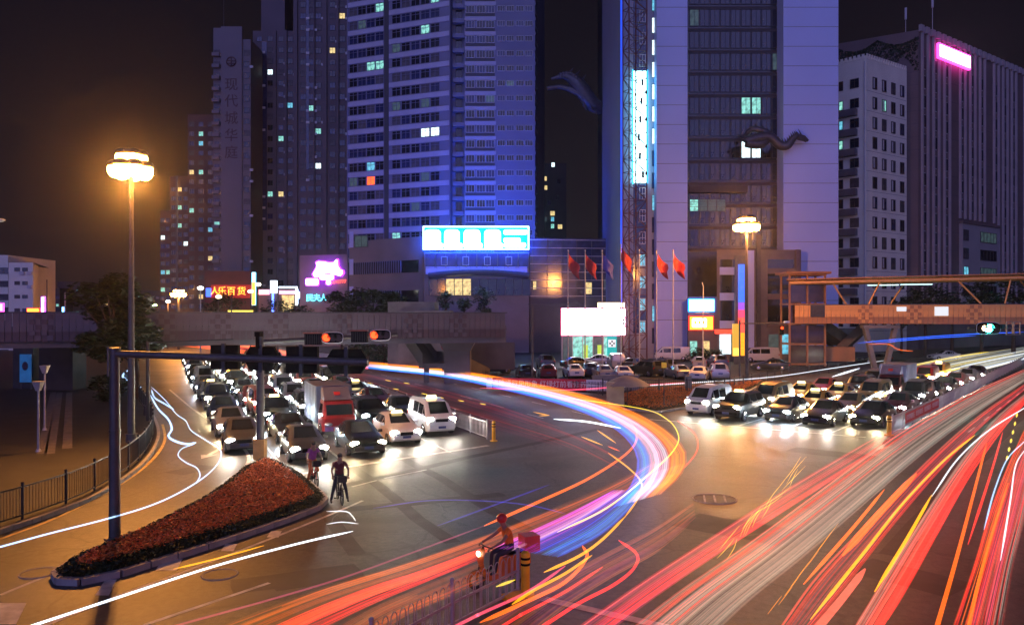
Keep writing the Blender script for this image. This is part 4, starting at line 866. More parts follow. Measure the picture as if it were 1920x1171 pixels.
def tree(label, px, d, zc, rx, rz, zb=.12, n=2600, leaf=.22, group=None, seed=1, name='tree', light=False):
    t = thing(name, label, 'tree' if name == 'tree' else 'bush', (X(px, d), d, zb), 0, group)
    r = random.Random(seed); k = MB(); H0 = zc-zb
    k.tube([(0, 0, 0), (.1, .05, H0*.4), (-.05, .1, H0*.8), (0, 0, H0+rz*.5)], [rx*.06+.05, rx*.05+.04, rx*.035+.03, .03], 8)
    for i in range(6):
        a = r.uniform(0, 6.3); z0 = H0*r.uniform(.5, .85); k.tube([(0, 0, z0), (math.cos(a)*rx*.35, math.sin(a)*rx*.35, z0+rz*.35), (math.cos(a)*rx*.65, math.sin(a)*rx*.65, z0+rz*.8)], [rx*.03+.02, rx*.02+.02, .02], 6)
    part('trunk', k.mesh('trunk', bark, 60), t)
    part('crown', crown_mesh(seed, rx, rz, n, leaf, [leaf_l, leaf_d] if light else [leaf_d, leaf_l]), t, (0, 0, H0))
    return t
tree('big dark tree on the plaza in front of the grey footbridge', 213, 58, 6.7, 3.3, 3.2, n=7000, leaf=.26, seed=5)
tree('smaller dark tree beneath the big plaza tree', 255, 62, 4.6, 2.3, 1.6, n=2600, leaf=.22, seed=6)
tree('dark shrub at the foot of the big plaza tree', 205, 60, 1.2, 1.6, 1.0, n=1200, leaf=.18, seed=7, name='bush')
for i, (px, d, zc, rx) in enumerate(((400, 140, 7, 3.5), (425, 150, 8, 3.8), (520, 140, 7, 3.2), (555, 135, 6.6, 3), (640, 120, 8.4, 2.8), (668, 118, 8.8, 3), (700, 116, 8.6, 2.8), (735, 114, 8.4, 2.4))):
    tree(['tree left of the red store sign over the bridge rail', 'tree right in front of the red store sign', 'tree before the white and blue neon shop', 'tree right of the white and blue neon shop', 'dense bushy tree under the red neon number', 'bushy tree at the foot of the stone podium, left end', 'bushy tree in front of the podium strip windows', 'smallest bushy tree, next to the stepped concrete terrace'][i], px, d, zc, rx, rx*.75, n=1300, leaf=.28, seed=20+i, group='bushy trees behind the grey footbridge')
for i, (px, d, zc, rx) in enumerate(((660, 108, 2.6, 2.2), (690, 106, 2.9, 2.4), (720, 104, 2.7, 2.2), (752, 102, 2.6, 2.0))):
    tree(['young tree under the footbridge behind the left countdown panel', 'young tree under the footbridge below the left red signal', 'young tree under the footbridge below the right red signal', 'young tree under the footbridge nearest the concrete stairs'][i], px, d, zc, rx, 1.7, n=1100, leaf=.2, seed=40+i, group='young trees under the grey footbridge', light=True)
for i, (px, d, zc, rx) in enumerate(((1735, 128, 8.6, 4.2), (1785, 130, 9.0, 4.4), (1840, 128, 9.2, 4.6), (1900, 126, 9.6, 5), (1690, 134, 7.4, 3.2), (1960, 126, 11, 5))):
    tree(['dark tree behind the third truss bay of the orange footbridge', 'dark tree behind the middle truss tubes of the orange footbridge', 'dark tree above the green signal behind the orange footbridge', 'dark tree at the right edge behind the orange footbridge', 'small dark tree against the white office block behind the orange footbridge', 'tallest dark tree, its crown above the bridge roof at the right edge'][i], px, d, zc, rx, rx*.8, n=1700, leaf=.3, seed=60+i, group='dark trees behind the orange footbridge')
for i, (px, d, zc, rx) in enumerate(((835, 128, 9.2, 2.0), (907, 128, 9.6, 2.4), (870, 127, 8.4, 1.6), (905, 126, 7.4, 1.6))):
    tree(['clipped bush left of the warm podium windows', 'biggest clipped bush right of the warm podium windows', 'small clipped bush under the warm podium windows', 'lower clipped bush at the terrace edge below the biggest one'][i], px, d, zc, rx, rx*.7, zb=Z(600, d)+1, n=700, leaf=.22, seed=80+i, group='clipped bushes on the podium terrace', name='bush')
for i, (px, d) in enumerate(((1305, 109), (1322, 109), (1338, 109.5))):
    tree(['shrub before the teal lit shopfront', 'shrub between the teal and warm lit shopfronts', 'shrub before the warm lit shopfront'][i], px, d, 1.2, 1.5, 1.0, n=600, leaf=.18, seed=90+i, group='low shrubs by the shops', name='bush')
hb = MB()
for i in range(5000):
    p = G(RND.uniform(640, 790), 1, 0) if False else Vector((0, 0, 0)); u_ = RND.uniform(0, 1); a_, b_ = G(620, 666), G(800, 690); p = a_.lerp(b_, u_)+Vector((RND.uniform(-.6, .6), RND.uniform(.6, 2.0), RND.uniform(.15, .9)))
    a = RND.uniform(0, 6.3); r = RND.uniform(.08, .16); uu = Vector((math.cos(a), math.sin(a), RND.uniform(-.4, .4)))*r; ww = Vector((-math.sin(a)*.5, math.cos(a)*.5, RND.uniform(.2, .8)))*r
    hb.poly([p-uu, p+ww, p+uu, p-ww])
hg = thing('hedge', 'low leafy hedge along the road rail under the grey footbridge', 'hedge'); part('foliage', hb.mesh('foliage', leaf_l, fix=False), hg, kind='stuff')
# ------------------------------------------------------------------ railings
def railing(name, label, pts, h, bar_pitch, post_pitch, m, z0=0.0, barr=.012, postr=.04, rails=(.12, .95), hoop=False, flat=False):
    pts = [Vector(p) for p in pts]; t = thing(name, label, 'railing', (pts[0].x, pts[0].y, z0)); bars = 0
    pm = cached(('rpost', h, postr, m.name), lambda: (lambda k: (k.cyl((0, 0, 0), (0, 0, h+.06), postr, postr, 8), k.ell((0, 0, h+.07), (postr*1.3, postr*1.3, postr), 8, 4), k.mesh('post', m, 50))[2])(MB()))
    def barmk():
        k = MB()
        if hoop:
            w_ = bar_pitch*.36; pp = [(-w_, 0, .08), (-w_, 0, h-.14)]+[(-w_*math.cos(a), 0, h-.14+.13*math.sin(a)) for a in (PI/5, 2*PI/5, 3*PI/5, 4*PI/5)]+[(w_, 0, h-.14), (w_, 0, .08)]
            k.tube(pp, barr, 5)
        elif flat: k.box((0, 0, h*.52), (barr*3.2, barr*1.2, h*.86))
        else: k.cyl((0, 0, h*rails[0]), (0, 0, h*rails[1]), barr, barr, 5)
        return k.mesh('bar', m, 50)
    bm = cached(('rbar', h, barr, bar_pitch, hoop, flat, m.name), barmk); extra = MB((pts[0].x, pts[0].y, z0)); rl = MB((pts[0].x, pts[0].y, z0))
    rr = []
    acc = 0.0; nextp = 0.0
    for a, b in zip(pts, pts[1:]):
        a, b = Vector((a.x, a.y, z0)), Vector((b.x, b.y, z0)); Ls = (b-a).length; ang = math.atan2(b.y-a.y, b.x-a.x); n = max(1, round(Ls/bar_pitch))
        for i in range(n):
            p = a.lerp(b, (i+.5)/n)
            if bars < 298: part('bar', bm, t, p-t.location, ang); bars += 1
            else: extra.cyl(p+Vector((0, 0, h*.1)), p+Vector((0, 0, h*.95)), barr, barr, 4)
        x = nextp-acc
        while x < Ls: part('post', pm, t, a.lerp(b, x/Ls)-t.location, ang); x += post_pitch; nextp += post_pitch
        acc += Ls
        for rz in rails: rl.bar(a+Vector((0, 0, h*rz)), b+Vector((0, 0, h*rz)), .045, .05)
    part('rail', rl.mesh('rail', m), t)
    if extra.v: part('bars', extra.mesh('bars', m), t, kind='stuff')
    return t
fpts = catmull([G(*p)+Vector((-.35, .1, 0)) for p in fence_px], 4)
railing('railing', 'grey bar railing curving along the dark plaza beside the slip lane', fpts, 1.12, .14, 2.1, dark_steel, .12, .011, .045)
railing('railing', 'pale central railing between the queue and the streaked road', [L(39.5, 16.3), L(60, 16.2), L(90, 16.0), L(125, 15.6)], 1.0, .2, 2.5, white_steel, 0, .018, .04, flat=True)
railing('railing', 'white hooped railing rising at the bottom edge beside the scooter', [G(971, 1111), G(850, 1176), G(600, 1322)], 1.0, .26, 2.6, white_steel, 0, .012, .045, (.1, .55), True)
rr_ = railing('railing', 'slatted railing hung with red panels beside the right queue', [R(48.5, -10.3), R(60, -10.2), R(90, -10.4), R(150, -10.8)], 1.05, .22, 2.6, white_steel, 0, .02, .045, flat=True)
for u0, u1 in ((51.2, 53.7), (53.9, 56.4), (56.6, 59.1), (59.3, 61.8)):
    a, b = R(u0, -10.16, .62), R(u1, -10.14, .62); k = MB(); k.box((0, 0, 0), ((b-a).length, .03, .62)); o = thing('red_panel', 'red panel with white characters tied to the right railing', 'banner', (a+b)/2, math.atan2(b.y-a.y, b.x-a.x), 'red panels on the right railing')
    part('sheet', k.mesh('sheet', red_m), o)
    part('lettering', cached('pl_txt', lambda: text_mesh('红灯停绿灯行', .36, white_m, .004)), o, (0, -.022, 0), (PI/2, 0, 0))
lotf = catmull([G(700, 672), G(800, 692), G(920, 714), G(1030, 730), G(1130, 741)], 3)
railing('railing', 'thin grey rail edging the car park behind the sweeping light trail', lotf, .95, .5, 2.6, steel, 0, .012, .04)
railing('railing', 'dark iron fence behind the umbrella at the front of the car park', [G(1130, 741), G(1340, 740)], 1.35, .17, 2.4, dark_steel, .0, .016, .05)
railing('railing', 'low grey fence running back past the lamp post to the lift tower', [G(1340, 738), G(1480, 707), G(1600, 694)], 1.1, .3, 2.4, steel, 0, .014, .05)
k = MB(); k.box((0, 0, .65), (4.6, .25, 1.3)); 
for px0, px1, py, lab in ((1112, 1200, 735, 'dark low wall board behind the traffic umbrella'), (1287, 1299, 737, 'dull grey cabinet against the iron fence')):
    a, b = G(px0, py), G(px1, py); k = MB(); k.box((0, 0, .75), ((b-a).length, .25, 1.3)); k.box((0, -.01, 1.43), ((b-a).length+.1, .33, .06)); thing('low_board', lab, 'board', (a+b)/2+Vector((0, .6, 0)), math.atan2(b.y-a.y, b.x-a.x), None, k.mesh('low_board', concrete))
# banner
a, b = P(915, 720, 70.5), P(1141, 726, 68); t = thing('banner', 'long red banner of white Chinese characters along the road rail', 'banner', ((a+b)/2), math.atan2(b.y-a.y, b.x-a.x))
bl = Vector((b.x-a.x, b.y-a.y, 0)).length
t.location.z = .65
k = MB(); k.box((0, 0, 0), (bl*.78, .05, 1.0)); part('sheet', k.mesh('sheet', mat('banner_red', (.6, .03, .06), .6, 0, .12, 1.5)), t, (-bl*.07, 0, 0))
for x, w_ in ((-bl*.49, bl*.045), (bl*.405, bl*.17)): k = MB(); k.box((0, 0, 0), (w_, .055, .95)); part('end_panel', k.mesh('end_panel', white_m), t, (x, 0, 0))
part('lettering', text_mesh('道路通行见形象 红绿灯前看修养', .6, white_m, .004), t, (-bl*.07, -.035, 0), (PI/2, 0, 0))
for r_ in range(2): part('lettering', text_mesh('深圳市交警宣', .27, mat('ink_blue', (.02, .02, .12)), .004), t, (bl*.405, -.035, .2-r_*.42), (PI/2, 0, 0))
for x in (-bl*.5, -bl*.2, bl*.1, bl*.33, bl*.5): k = MB(); k.cyl((0, .06, -.65), (0, .06, .6), .03, .03, 6); part('stake', k.mesh('stake', steel), t, (x, 0, 0))
# bollards
def bollard(label, p, h=1.05, r=.11):
    t = thing('bollard', label, 'bollard', p); k = MB(); k.cyl((0, 0, .04), (0, 0, h), r, r, 14); k.ell((0, 0, h), (r, r, r*.6), 14, 5); part('post', k.mesh('post', yellow_m, 50), t)
    k = MB(); k.cyl((0, 0, 0), (0, 0, .05), r*2, r*2, 14); part('foot', k.mesh('foot', yellow_m, 50), t)
    for z in (.72, .86): k = MB(); k.cyl((0, 0, z*h), (0, 0, z*h+.06), r*1.04, r*1.04, 14); part('band', k.mesh('band', black_m), t)
bollard('yellow bollard with dark bands ending the hooped white railing', G(985, 1114), 1.0, .11)
bollard('yellow bollard at the near end of the right railing', R(47.9, -10.35), 1.05, .13)
bollard('yellow bollard by the white van at the end of the central railing', L(38.8, 16.4), 1.05, .1)
k = MB(); k.box((0, 0, .06), (.5, .3, .12)); thing('rail_foot', 'small yellow weight block at the end of the hooped railing', 'block', G(962, 1122), .5, None, k.mesh('rail_foot', yellow_m))
# ------------------------------------------------------------------ traffic signals
def arm_tube(root, pts, r, name='arm', n=10, m=steel): k = MB(); k.tube(pts, r, n); return part(name, k.mesh(name, m, 40), root)
def signal_back(root, loc, rz, w, h, shape, panel=True):
    """a horizontal three-lens signal head seen from behind, with its visors on the far side"""
    k = MB(); pts = [(x, z) for x, z in ([(-w/2, -h/2), (w/2, -h/2), (w/2, h/2), (-w/2, h/2)] if shape == 'rect' else [(-w/2, -h*.15), (-w*.36, -h/2), (w*.36, -h/2), (w/2, -h*.15), (w/2, h*.15), (w*.36, h/2), (-w*.36, h/2), (-w/2, h*.15)])]
    n = len(pts); k._add([(x, -.06, z) for x, z in pts]+[(x, .14, z) for x, z in pts], [tuple(range(n)), tuple(range(n, 2*n))]+[(i, (i+1) % n, n+(i+1) % n, n+i) for i in range(n)], 0)
    hd = part('signal_head', k.mesh('signal_head', black_m), root, loc, rz)
    for i in (-1, 0, 1):
        k = MB(); k.tube([(0, .14, 0), (0, .36, -.02)], [h*.24, h*.2], 10); part('visor', cached(('visor', h), lambda: k.mesh('visor', black_m, 50)), hd, (i*w*.3, 0, 0))
    k = MB(); k.box((0, -.1, 0), (.1, .1, h*1.15)); part('clamp', cached(('clamp', h), lambda: k.mesh('clamp', dark_steel)), hd)
    return hd
sg = G(215, 1015); t = thing('traffic_signal', 'foreground grey signal post whose long arm shows the dark backs of its heads', 'traffic signal', sg)
k = MB(); k.tube([(0, 0, .1), (0, 0, 3.2), (0, 0, 5.75)], [.165, .15, .135], 16); part('pole', k.mesh('pole', steel, 40), t)
k = MB(); k.cyl((0, 0, .1), (0, 0, .16), .3, .3, 16); k.cyl((0, 0, 3.3), (0, 0, 3.36), .17, .17, 16); part('flange', k.mesh('flange', steel), t)
k = MB(); k.tube([(0, 0, 5.75), (0, 0, 5.82)], .16, 14); part('cap', k.mesh('cap', steel), t)
az = Z(663, sg.y); e1 = P(690, 679, 22.4)
arm_tube(t, [(0, 0, az), (e1.x-sg.x, e1.y-sg.y, e1.z)], .11)
def onarm(px):
    f_ = (px-215)/(690-215); return Vector((0, 0, az)).lerp(e1-sg+Vector((0, 0, 0)), f_)
sg0 = Vector((sg.x, sg.y, 0))
for px, w_, h_, sh_ in ((423, .82, .72, 'rect'), (493, .95, .7, 'hex'), (568, .92, .78, 'rect'), (650, 1.15, .72, 'hex')):
    q = Vector((0, 0, az)).lerp(Vector((e1.x-sg.x, e1.y-sg.y, e1.z)), (px-215)/475.0); signal_back(t, q+Vector((0, .16, .0)), -.03, w_, h_, sh_)
q = Vector((0, 0, az)).lerp(Vector((e1.x-sg.x, e1.y-sg.y, e1.z)), (488-215)/475.0)
k = MB(); k.cyl((0, 0, .3), (0, 0, .75), .06, .06, 8); k.box((.02, .05, .72), (.16, .3, .14)); part('camera_mount', k.mesh('camera_mount', black_m), t, q)
k = MB(); k.box((0, 0, 0), (.05, .02, .9)); part('bracket', k.mesh('bracket', steel), t, (-.2, 0, 5.4))
# second post at the apex of the island with red heads on a long arm
s2 = G(488, 866); t = thing('traffic_signal', 'post at the tip of the flower island whose arm carries two red signals', 'traffic signal', s2)
k = MB(); k.tube([(0, 0, .1), (0, 0, 5.9)], [.2, .16], 14); part('pole', k.mesh('pole', steel, 40), t)
k = MB(); k.box((0, -.02, .6), (.5, .46, .95)); part('cabinet', k.mesh('cabinet', mat('cabinet_orange', (.5, .25, .06), .5, 0, .2, 3)), t)
ax0 = Vector((0, 0, Z(640, s2.y)-.0)); ax1 = P(745, 626, 38.5)-Vector((s2.x, s2.y, 0))
arm_tube(t, [ax0, ax1], .09)
red_l = glow('signal_red', (1, .05, .008), 5, True); red_off = mat('lens_off', (.05, .02, .01), .3)
def signal_front(root, loc, w, h, litpos, m_on, rz=0.0):
    hd = part('signal_head', (lambda k: (k.prism([(w/2*math.copysign(abs(math.cos(a))**.55, math.cos(a)), h/2*math.copysign(abs(math.sin(a))**.55, math.sin(a))) for a in [2*PI*i/20 for i in range(20)]], -.1, .1), k.mesh('signal_head', black_m))[1])(MB()), root, loc, (PI/2, 0, rz))
    k = MB(); k.tube([(w/2*1.02*math.copysign(abs(math.cos(a))**.55, math.cos(a)), h/2*1.04*math.copysign(abs(math.sin(a))**.55, math.sin(a)), .1) for a in [2*PI*i/20 for i in range(20)]], .018, 5, closed=True); part('rim', k.mesh('rim', white_m), hd)
    for i in (-1, 0, 1):
        on = (i == litpos)
        k = MB(); k.cyl((0, 0, .1), (0, 0, .13), h*.36, h*.36, 14); part('lens', k.mesh('lens', m_on if on else red_off), hd, (i*w*.29, 0, 0))
        k = MB(); pp = [(h*.4*math.cos(a), h*.4*math.sin(a)) for a in [PI*i_/8 for i_ in range(9)]]
        k.loft([[(x, y, .1) for x, y in pp]+[(x*.93, y*.93, .1) for x, y in pp[::-1]], [(x, y, .34) for x, y in pp]+[(x*.93, y*.93, .34) for x, y in pp[::-1]]]); part('visor', k.mesh('visor', black_m if not on else mat('visor_red', (.35, .08, .03), .4)), hd, (i*w*.29, 0, 0))  # visor of the lit lens has the red light painted on
    return hd
def armp(px): return ax0.lerp(ax1, (px-488)/(745-488.0))
for px in (622, 713): signal_front(t, armp(px)+Vector((0, -.2, 0)), .98, .5, -1, red_l)
for px in (585, 672):
    k = MB(); k.box((0, 0, 0), (.78, .2, .52)); hd = part('countdown_panel', k.mesh('countdown_panel', black_m), t, armp(px)+Vector((0, -.15, -.03)))
    k = MB(); k.box((0, -.12, .3), (.86, .3, .04)); part('hood', k.mesh('hood', mat('visor_red', (.35, .08, .03), .4)), hd)
    for i in range(9): k = MB(); k.box((0, -.11, 0), (.02, .03, .46)); part('louvre', cached('cdl', lambda: k.mesh('louvre', dark_steel)), hd, (-.34+i*.085, 0, 0))
# right hand green signal
s3 = P(1990, 600, 60); s3.z = 0; t = thing('traffic_signal', 'arm with a green lit horizontal signal under the orange footbridge', 'traffic signal', s3)
zz = Z(615, 59); k = MB(); k.cyl((0, 0, 0), (0, 0, zz+.6), .16, .13, 12); part('pole', k.mesh('pole', steel, 40), t)
e3 = P(1815, 615, 58.5)-Vector((s3.x, s3.y, 0)); arm_tube(t, [(0, 0, zz), e3], .09)
hd = signal_front(t, P(1852, 615, 57.9)-Vector((s3.x, s3.y, 0)), 1.75, .85, 0, glow('signal_green', (.02, 1, .72), 140, True))
k = MB(); k.cyl((0, 0, .1), (0, 0, .14), .2, .2, 12); part('lens', k.mesh('lens', glow('signal_amber_white', (1, .7, .4), 14, True)), hd, (-.3, 0, 0))
for px in (1893, 1907):
    k = MB()
    for sz, p in (((.45, .1, .06), (0, 0, .47)), ((.45, .1, .06), (0, 0, -.47)), ((.06, .1, 1.0), (.22, 0, 0)), ((.06, .1, 1.0), (-.22, 0, 0)), ((.4, .1, .05), (0, 0, 0))): k.box(p, sz)
    part('lane_panel', k.mesh('lane_panel', mat('dull_rim', (.3, .25, .2), .5)), t, P(px, 615, 57.9)-Vector((s3.x, s3.y, 0)))
# gantry with camera before the shops (thin pole & arm)
s4 = G(1318, 708); t = thing('camera_post', 'slim post with crossbar and dome lamp in the car park', 'post', s4); z1 = Z(562, s4.y)
k = MB(); k.cyl((0, 0, 0), (0, 0, z1), .09, .06, 8); k.tube([(0, 0, z1), (.05, 0, z1+1.4), (-.1, 0, z1+1.9)], .05, 6); part('pole', k.mesh('pole', white_steel, 40), t)
k = MB(); k.bar((-.8, 0, Z(586, s4.y)), (.7, 0, Z(586, s4.y)), .08, .08); part('crossbar', k.mesh('crossbar', white_steel), t)
s5 = G(1387, 722); t = thing('signal_gantry', 'slim post with a long arm and small red light towards the lift tower', 'gantry', s5); z1 = Z(606, s5.y)
k = MB(); k.cyl((0, 0, 0), (0, 0, z1+.3), .1, .08, 10); part('pole', k.mesh('pole', steel, 40), t)
e5 = P(1475, 606, s5.y+2)-Vector((s5.x, s5.y, 0)); arm_tube(t, [(0, 0, z1), e5], .06); k = MB(); k.box((0, 0, -.7), (.35, .25, .9)); q = part('signal_head', k.mesh('signal_head', black_m), t, e5-Vector((.5, 0, 0)))
k = MB(); k.cyl((0, -.14, -.45), (0, -.17, -.45), .13, .13, 10); part('lens', k.mesh('lens', red_l), q)
k = MB(); k.box((0, 0, .15), (.5, .25, .2)); part('camera', k.mesh('camera', white_m), t, e5)
# sign post with round traffic signs
sp = G(838, 712); d = sp.y; t = thing('sign_post', 'grey post with curved arms carrying five round traffic signs', 'sign post', (sp.x, sp.y, .12))
o = Vector((sp.x, sp.y, .12)); k = MB(); k.cyl((0, 0, 0), (0, 0, Z(617, d)), .11, .08, 10); part('post', k.mesh('post', steel, 40), t)
k = MB(); k.tube([(-.1, 0, Z(628, d)), (-.9, 0, Z(615, d)), (-2.0, 0, Z(612, d)), (-3.8, 0, Z(612, d))], .06, 8); k.tube([(.1, 0, Z(640, d)), (.7, 0, Z(632, d)), (1.4, 0, Z(628, d)), (3.0, 0, Z(627, d))], .06, 8); part('arm', k.mesh('arm', steel, 40), t)
def disc(px, py, r, mring, mface, lab):
    p = P(px, py, d)-o; k = MB(); k.cyl((0, .02, 0), (0, -.03, 0), r, r, 24); s = part('sign_face', k.mesh('sign_face', mring), t, p+Vector((0, -.12, 0)), label=lab)
    if mface: k = MB(); k.cyl((0, -.03, 0), (0, -.045, 0), r*.78, r*.78, 24); part('field', k.mesh('field', mface), s)
    return s
s = disc(777, 611, .64, red_m, white_m, 'white speed limit disc with a red ring'); part('number', text_mesh('60', .78, black_m, .004), s, (0, -.05, 0), (PI/2, 0, 0))
s = disc(796, 611, .64, red_m, blue_m, 'blue no stopping disc with a red cross')
for a in (PI/4, -PI/4): k = MB(); k.box((0, -.052, 0), (1.0, .012, .13)); part('bar', k.mesh('bar', red_m), s, (0, 0 if a > 0 else -.004, 0), (0, a, 0))
s = disc(813, 611, .64, blue_m, None, 'blue disc with a white bus symbol')
for sz, p in (((.6, .02, .1), (0, -.04, .26)), ((.7, .02, .22), (0, -.04, -.1)), ((.08, .02, .3), (.3, -.045, .12)), ((.08, .02, .3), (-.3, -.045, .12)), ((.1, .02, .16), (.25, -.04, -.26)), ((.1, .02, .16), (-.25, -.04, -.26))): k = MB(); k.box((0, 0, 0), sz); part('symbol', k.mesh('symbol', white_m), s, p)
s = disc(865, 628, .62, blue_m, None, 'blue disc with a white bicycle symbol')
for x in (-.25, .25): k = MB(); k.tube([(x+.18*math.cos(i*PI/6), -.04, -.15+.18*math.sin(i*PI/6)) for i in range(12)], .025, 4, closed=True); part('symbol', k.mesh('symbol', white_m), s)
k = MB(); k.tube([(-.25, -.04, -.15), (-.05, -.04, .15), (.2, -.04, .12), (.25, -.04, -.15)], .025, 4); k.tube([(-.25, -.04, -.15), (0, -.04, -.15), (.2, -.04, .12)], .025, 4); part('symbol', k.mesh('symbol', white_m), s)
s = disc(883, 628, .62, blue_m, None, 'blue disc with white walking figures')
for x, h_ in ((-.14, .55), (.16, .42)): k = MB(); k.box((0, -.04, 0), (.1, .02, h_)); k.ell((0, -.04, h_/2+.1), (.08, .02, .08), 8, 4); part('symbol', k.mesh('symbol', white_m), s, (x, 0, -.05))
s = disc(838, 647, .62, red_m, white_m, 'white disc with a red ring and a dark vehicle symbol')
k = MB(); k.box((0, -.055, 0), (.5, .02, .16)); k.box((.08, -.055, .12), (.28, .02, .12)); part('symbol', k.mesh('symbol', black_m), s)
k = MB(); k.box((0, 0, 0), (1.0, .6, 1.6)); part('cabinet', k.mesh('cabinet', steel), t, (0, .1, .8))
k = MB(); k.box((0, 0, 0), (.5, .3, .7)); part('flag_board', k.mesh('flag_board', mat('board_violet', (.3, .1, .4))), t, P(829, 635, d)-o, (0, .6, 0))
# flagpoles
red_f = mat('flag_red', (.38, .025, .03), .7, 0, .15, 1); blue_f = mat('flag_blue', (.08, .08, .4), .7, 0, .15, 1)
for i, (px, fl__) in enumerate(((1065, red_f), (1097, red_f), (1129, blue_f), (1164, red_f), (1199, None), (1231, red_f), (1262, red_f))):
    dd = 86; zt_ = Z(473 if i != 3 else 462, dd)
    lab = ['leftmost red flag on a tall pole before the curtain wall', 'second tall flagpole flying red, left of the blue flag', 'tall flagpole flying the blue flag', 'red flag pole just left of the lattice mast', 'bare flagpole in front of the lattice mast', 'red flag on the pole at the left pylon edge', 'rightmost flagpole, red flag against the pale pylon'][i]
    t = thing('flagpole', lab, 'flagpole', (X(px, dd), dd, .12), 0, 'flagpoles in front of the car park')
    k = MB(); k.cyl((0, 0, 0), (0, 0, zt_), .075, .045, 8); k.ell((0, 0, zt_+.08), (.1, .1, .1), 8, 5); part('pole', k.mesh('pole', white_steel, 40), t)
    if fl__:
        k = MB(); N = 7; rows = []
        for a in range(N+1):
            x = a/N; rows.append([(x*1.15+.08*math.sin(b*2), .25*math.sin(x*5+i)+.15*math.sin(b*3+x*3), -b*.42-x*1.5+x*x*.3) for b in range(5)])
        for a in range(N):
            for b in range(4): k.poly([rows[a][b], rows[a+1][b], rows[a+1][b+1], rows[a][b+1]])
        part('flag', k.mesh('flag', fl__, 80), t, (.06, 0, zt_-.25))
# lattice mast
t = thing('lattice_mast', 'red brown lattice mast rising in front of the white light panel', 'lattice mast', (X(1190, 112), 112, 0))
rust = mat('rust_lattice', (.13, .04, .035), .6, .2, .2, 2)
legs = [(-1.7, 0), (-1.0, -1.3), (1.75, 0), (.4, 1.5)]; zt_ = 62
for x, y in legs: k = MB(); k.bar((x, y, 0), (x, y, zt_), .17, .17); part('leg', k.mesh('leg', rust), t)
nb_ = 32; dz = zt_/nb_
br = {}
for i in range(nb_):
    for a, b in ((0, 1), (1, 2), (0, 3), (3, 2)):
        key = (a, b, i % 2)
        if key not in br:
            k = MB(); A_, B_ = legs[a], legs[b]
            k.bar((*A_, 0 if i % 2 else dz), (*B_, dz if i % 2 else 0), .075, .075); br[key] = k.mesh('brace', rust)
            k = MB(); k.bar((*A_, 0), (*B_, 0), .07, .07); br[key+('h',)] = k.mesh('strut', rust)
        part('brace', br[key], t, (0, 0, i*dz)); part('strut', br[key+('h',)], t, (0, 0, i*dz))
# dragon sculptures on the tower
bronze = mat('bronze', (.1, .095, .11), .45, .4, .2, 1.5)
def dragon(label, pts, rad, head, jaw, scale=1, spines=True, flip=1):
    o = pts[0]; t = thing('dragon_sculpture', label, 'sculpture', o); c_ = catmull(pts, 5); n = len(c_); k = MB(o)
    rs = [rad*(.55+.6*math.sin(PI*min(1, i/n*1.05))) for i in range(n)]
    k.tube(c_, rs, 9); part('body', k.mesh('body', bronze, 60), t)
    for i in range(2, n-1, 2):
        k = MB(o); p = c_[i]+Vector((0, 0, rs[i]*.8)); k.tube([p, p+Vector((-.25*flip, -.1, rs[i]*.8+.15))], [.16, .02], 5); part('spine', k.mesh('spine', bronze), t)
    h = c_[-1]; dv = (c_[-1]-c_[-2]).normalized()
    k = MB(o); k.tube([h-dv*.3, h+dv*.6+Vector((0, 0, .1)), h+dv*head], [rad*.8, rad*.75, rad*.3], 8); k.tube([h, h+dv*jaw+Vector((0, 0, -jaw*.28))], [rad*.5, rad*.2], 8); part('head', k.mesh('head', bronze, 60), t)
    for sg_ in (-.4, .4): k = MB(o); k.tube([h+Vector((0, sg_, rad*.6)), h-dv*.5+Vector((0, sg_*1.4, rad*1.6))], [.12, .02], 5); part('horn', k.mesh('horn', bronze), t)
dragon('dark dragon sculpture curling from the glass to over the right pylon', [P(1394, 258, 119), P(1412, 242, 117.8), P(1440, 252, 117.4), P(1428, 270, 116.9), P(1398, 266, 116.8), P(1440, 256, 116.8), P(1462, 272, 116.8), P(1476, 273, 116.6), P(1485, 262, 116.6), P(1493, 256, 116.6), P(1500, 258, 116.6)], .62, 1.3, 1.0)
t = thing('dragon_sculpture', 'bluish dragon sculpture with long parted jaws left of the lattice mast', 'sculpture', P(1090, 180, 145)); o = P(1090, 180, 145)
up_ = catmull([P(1140, 205, 148), P(1112, 196, 146), P(1085, 160, 145), P(1062, 143, 145), P(1034, 148, 145)], 5); ur = [1.0+1.1*math.sin(PI*min(1, i/len(up_)*1.15))*(1-i/len(up_)*.6)-.75*(i/len(up_))**2 for i in range(len(up_))]
k = MB(o); k.tube(up_, [max(.2, r_*.85) for r_ in ur], 10); part('upper_jaw', k.mesh('upper_jaw', bronze, 60), t)
k = MB(o); k.tube(catmull([P(1112, 204, 146), P(1092, 180, 145), P(1070, 168, 145), P(1048, 163, 145), P(1026, 166, 145)], 4), [.8]*5+[.65]*4+[.5]*4+[.42]*4, 8); part('lower_jaw', k.mesh('lower_jaw', bronze, 60), t)
for i in range(3, len(up_)-3):
    for s_ in (-.5, .15, .7):
        k = MB(o); q = up_[i]+Vector((0, -ur[i]*.62, ur[i]*s_*.7)); k.ell(q, (.42, .2, .32), 7, 5); part('scale', k.mesh('scale', bronze, 60), t)
for q in (P(1068, 137, 145), P(1080, 142, 145), P(1092, 150, 145)): k = MB(o); k.tube([q, q+Vector((.7, 0, 1.0))], [.3, .04], 6); part('spine', k.mesh('spine', bronze), t)
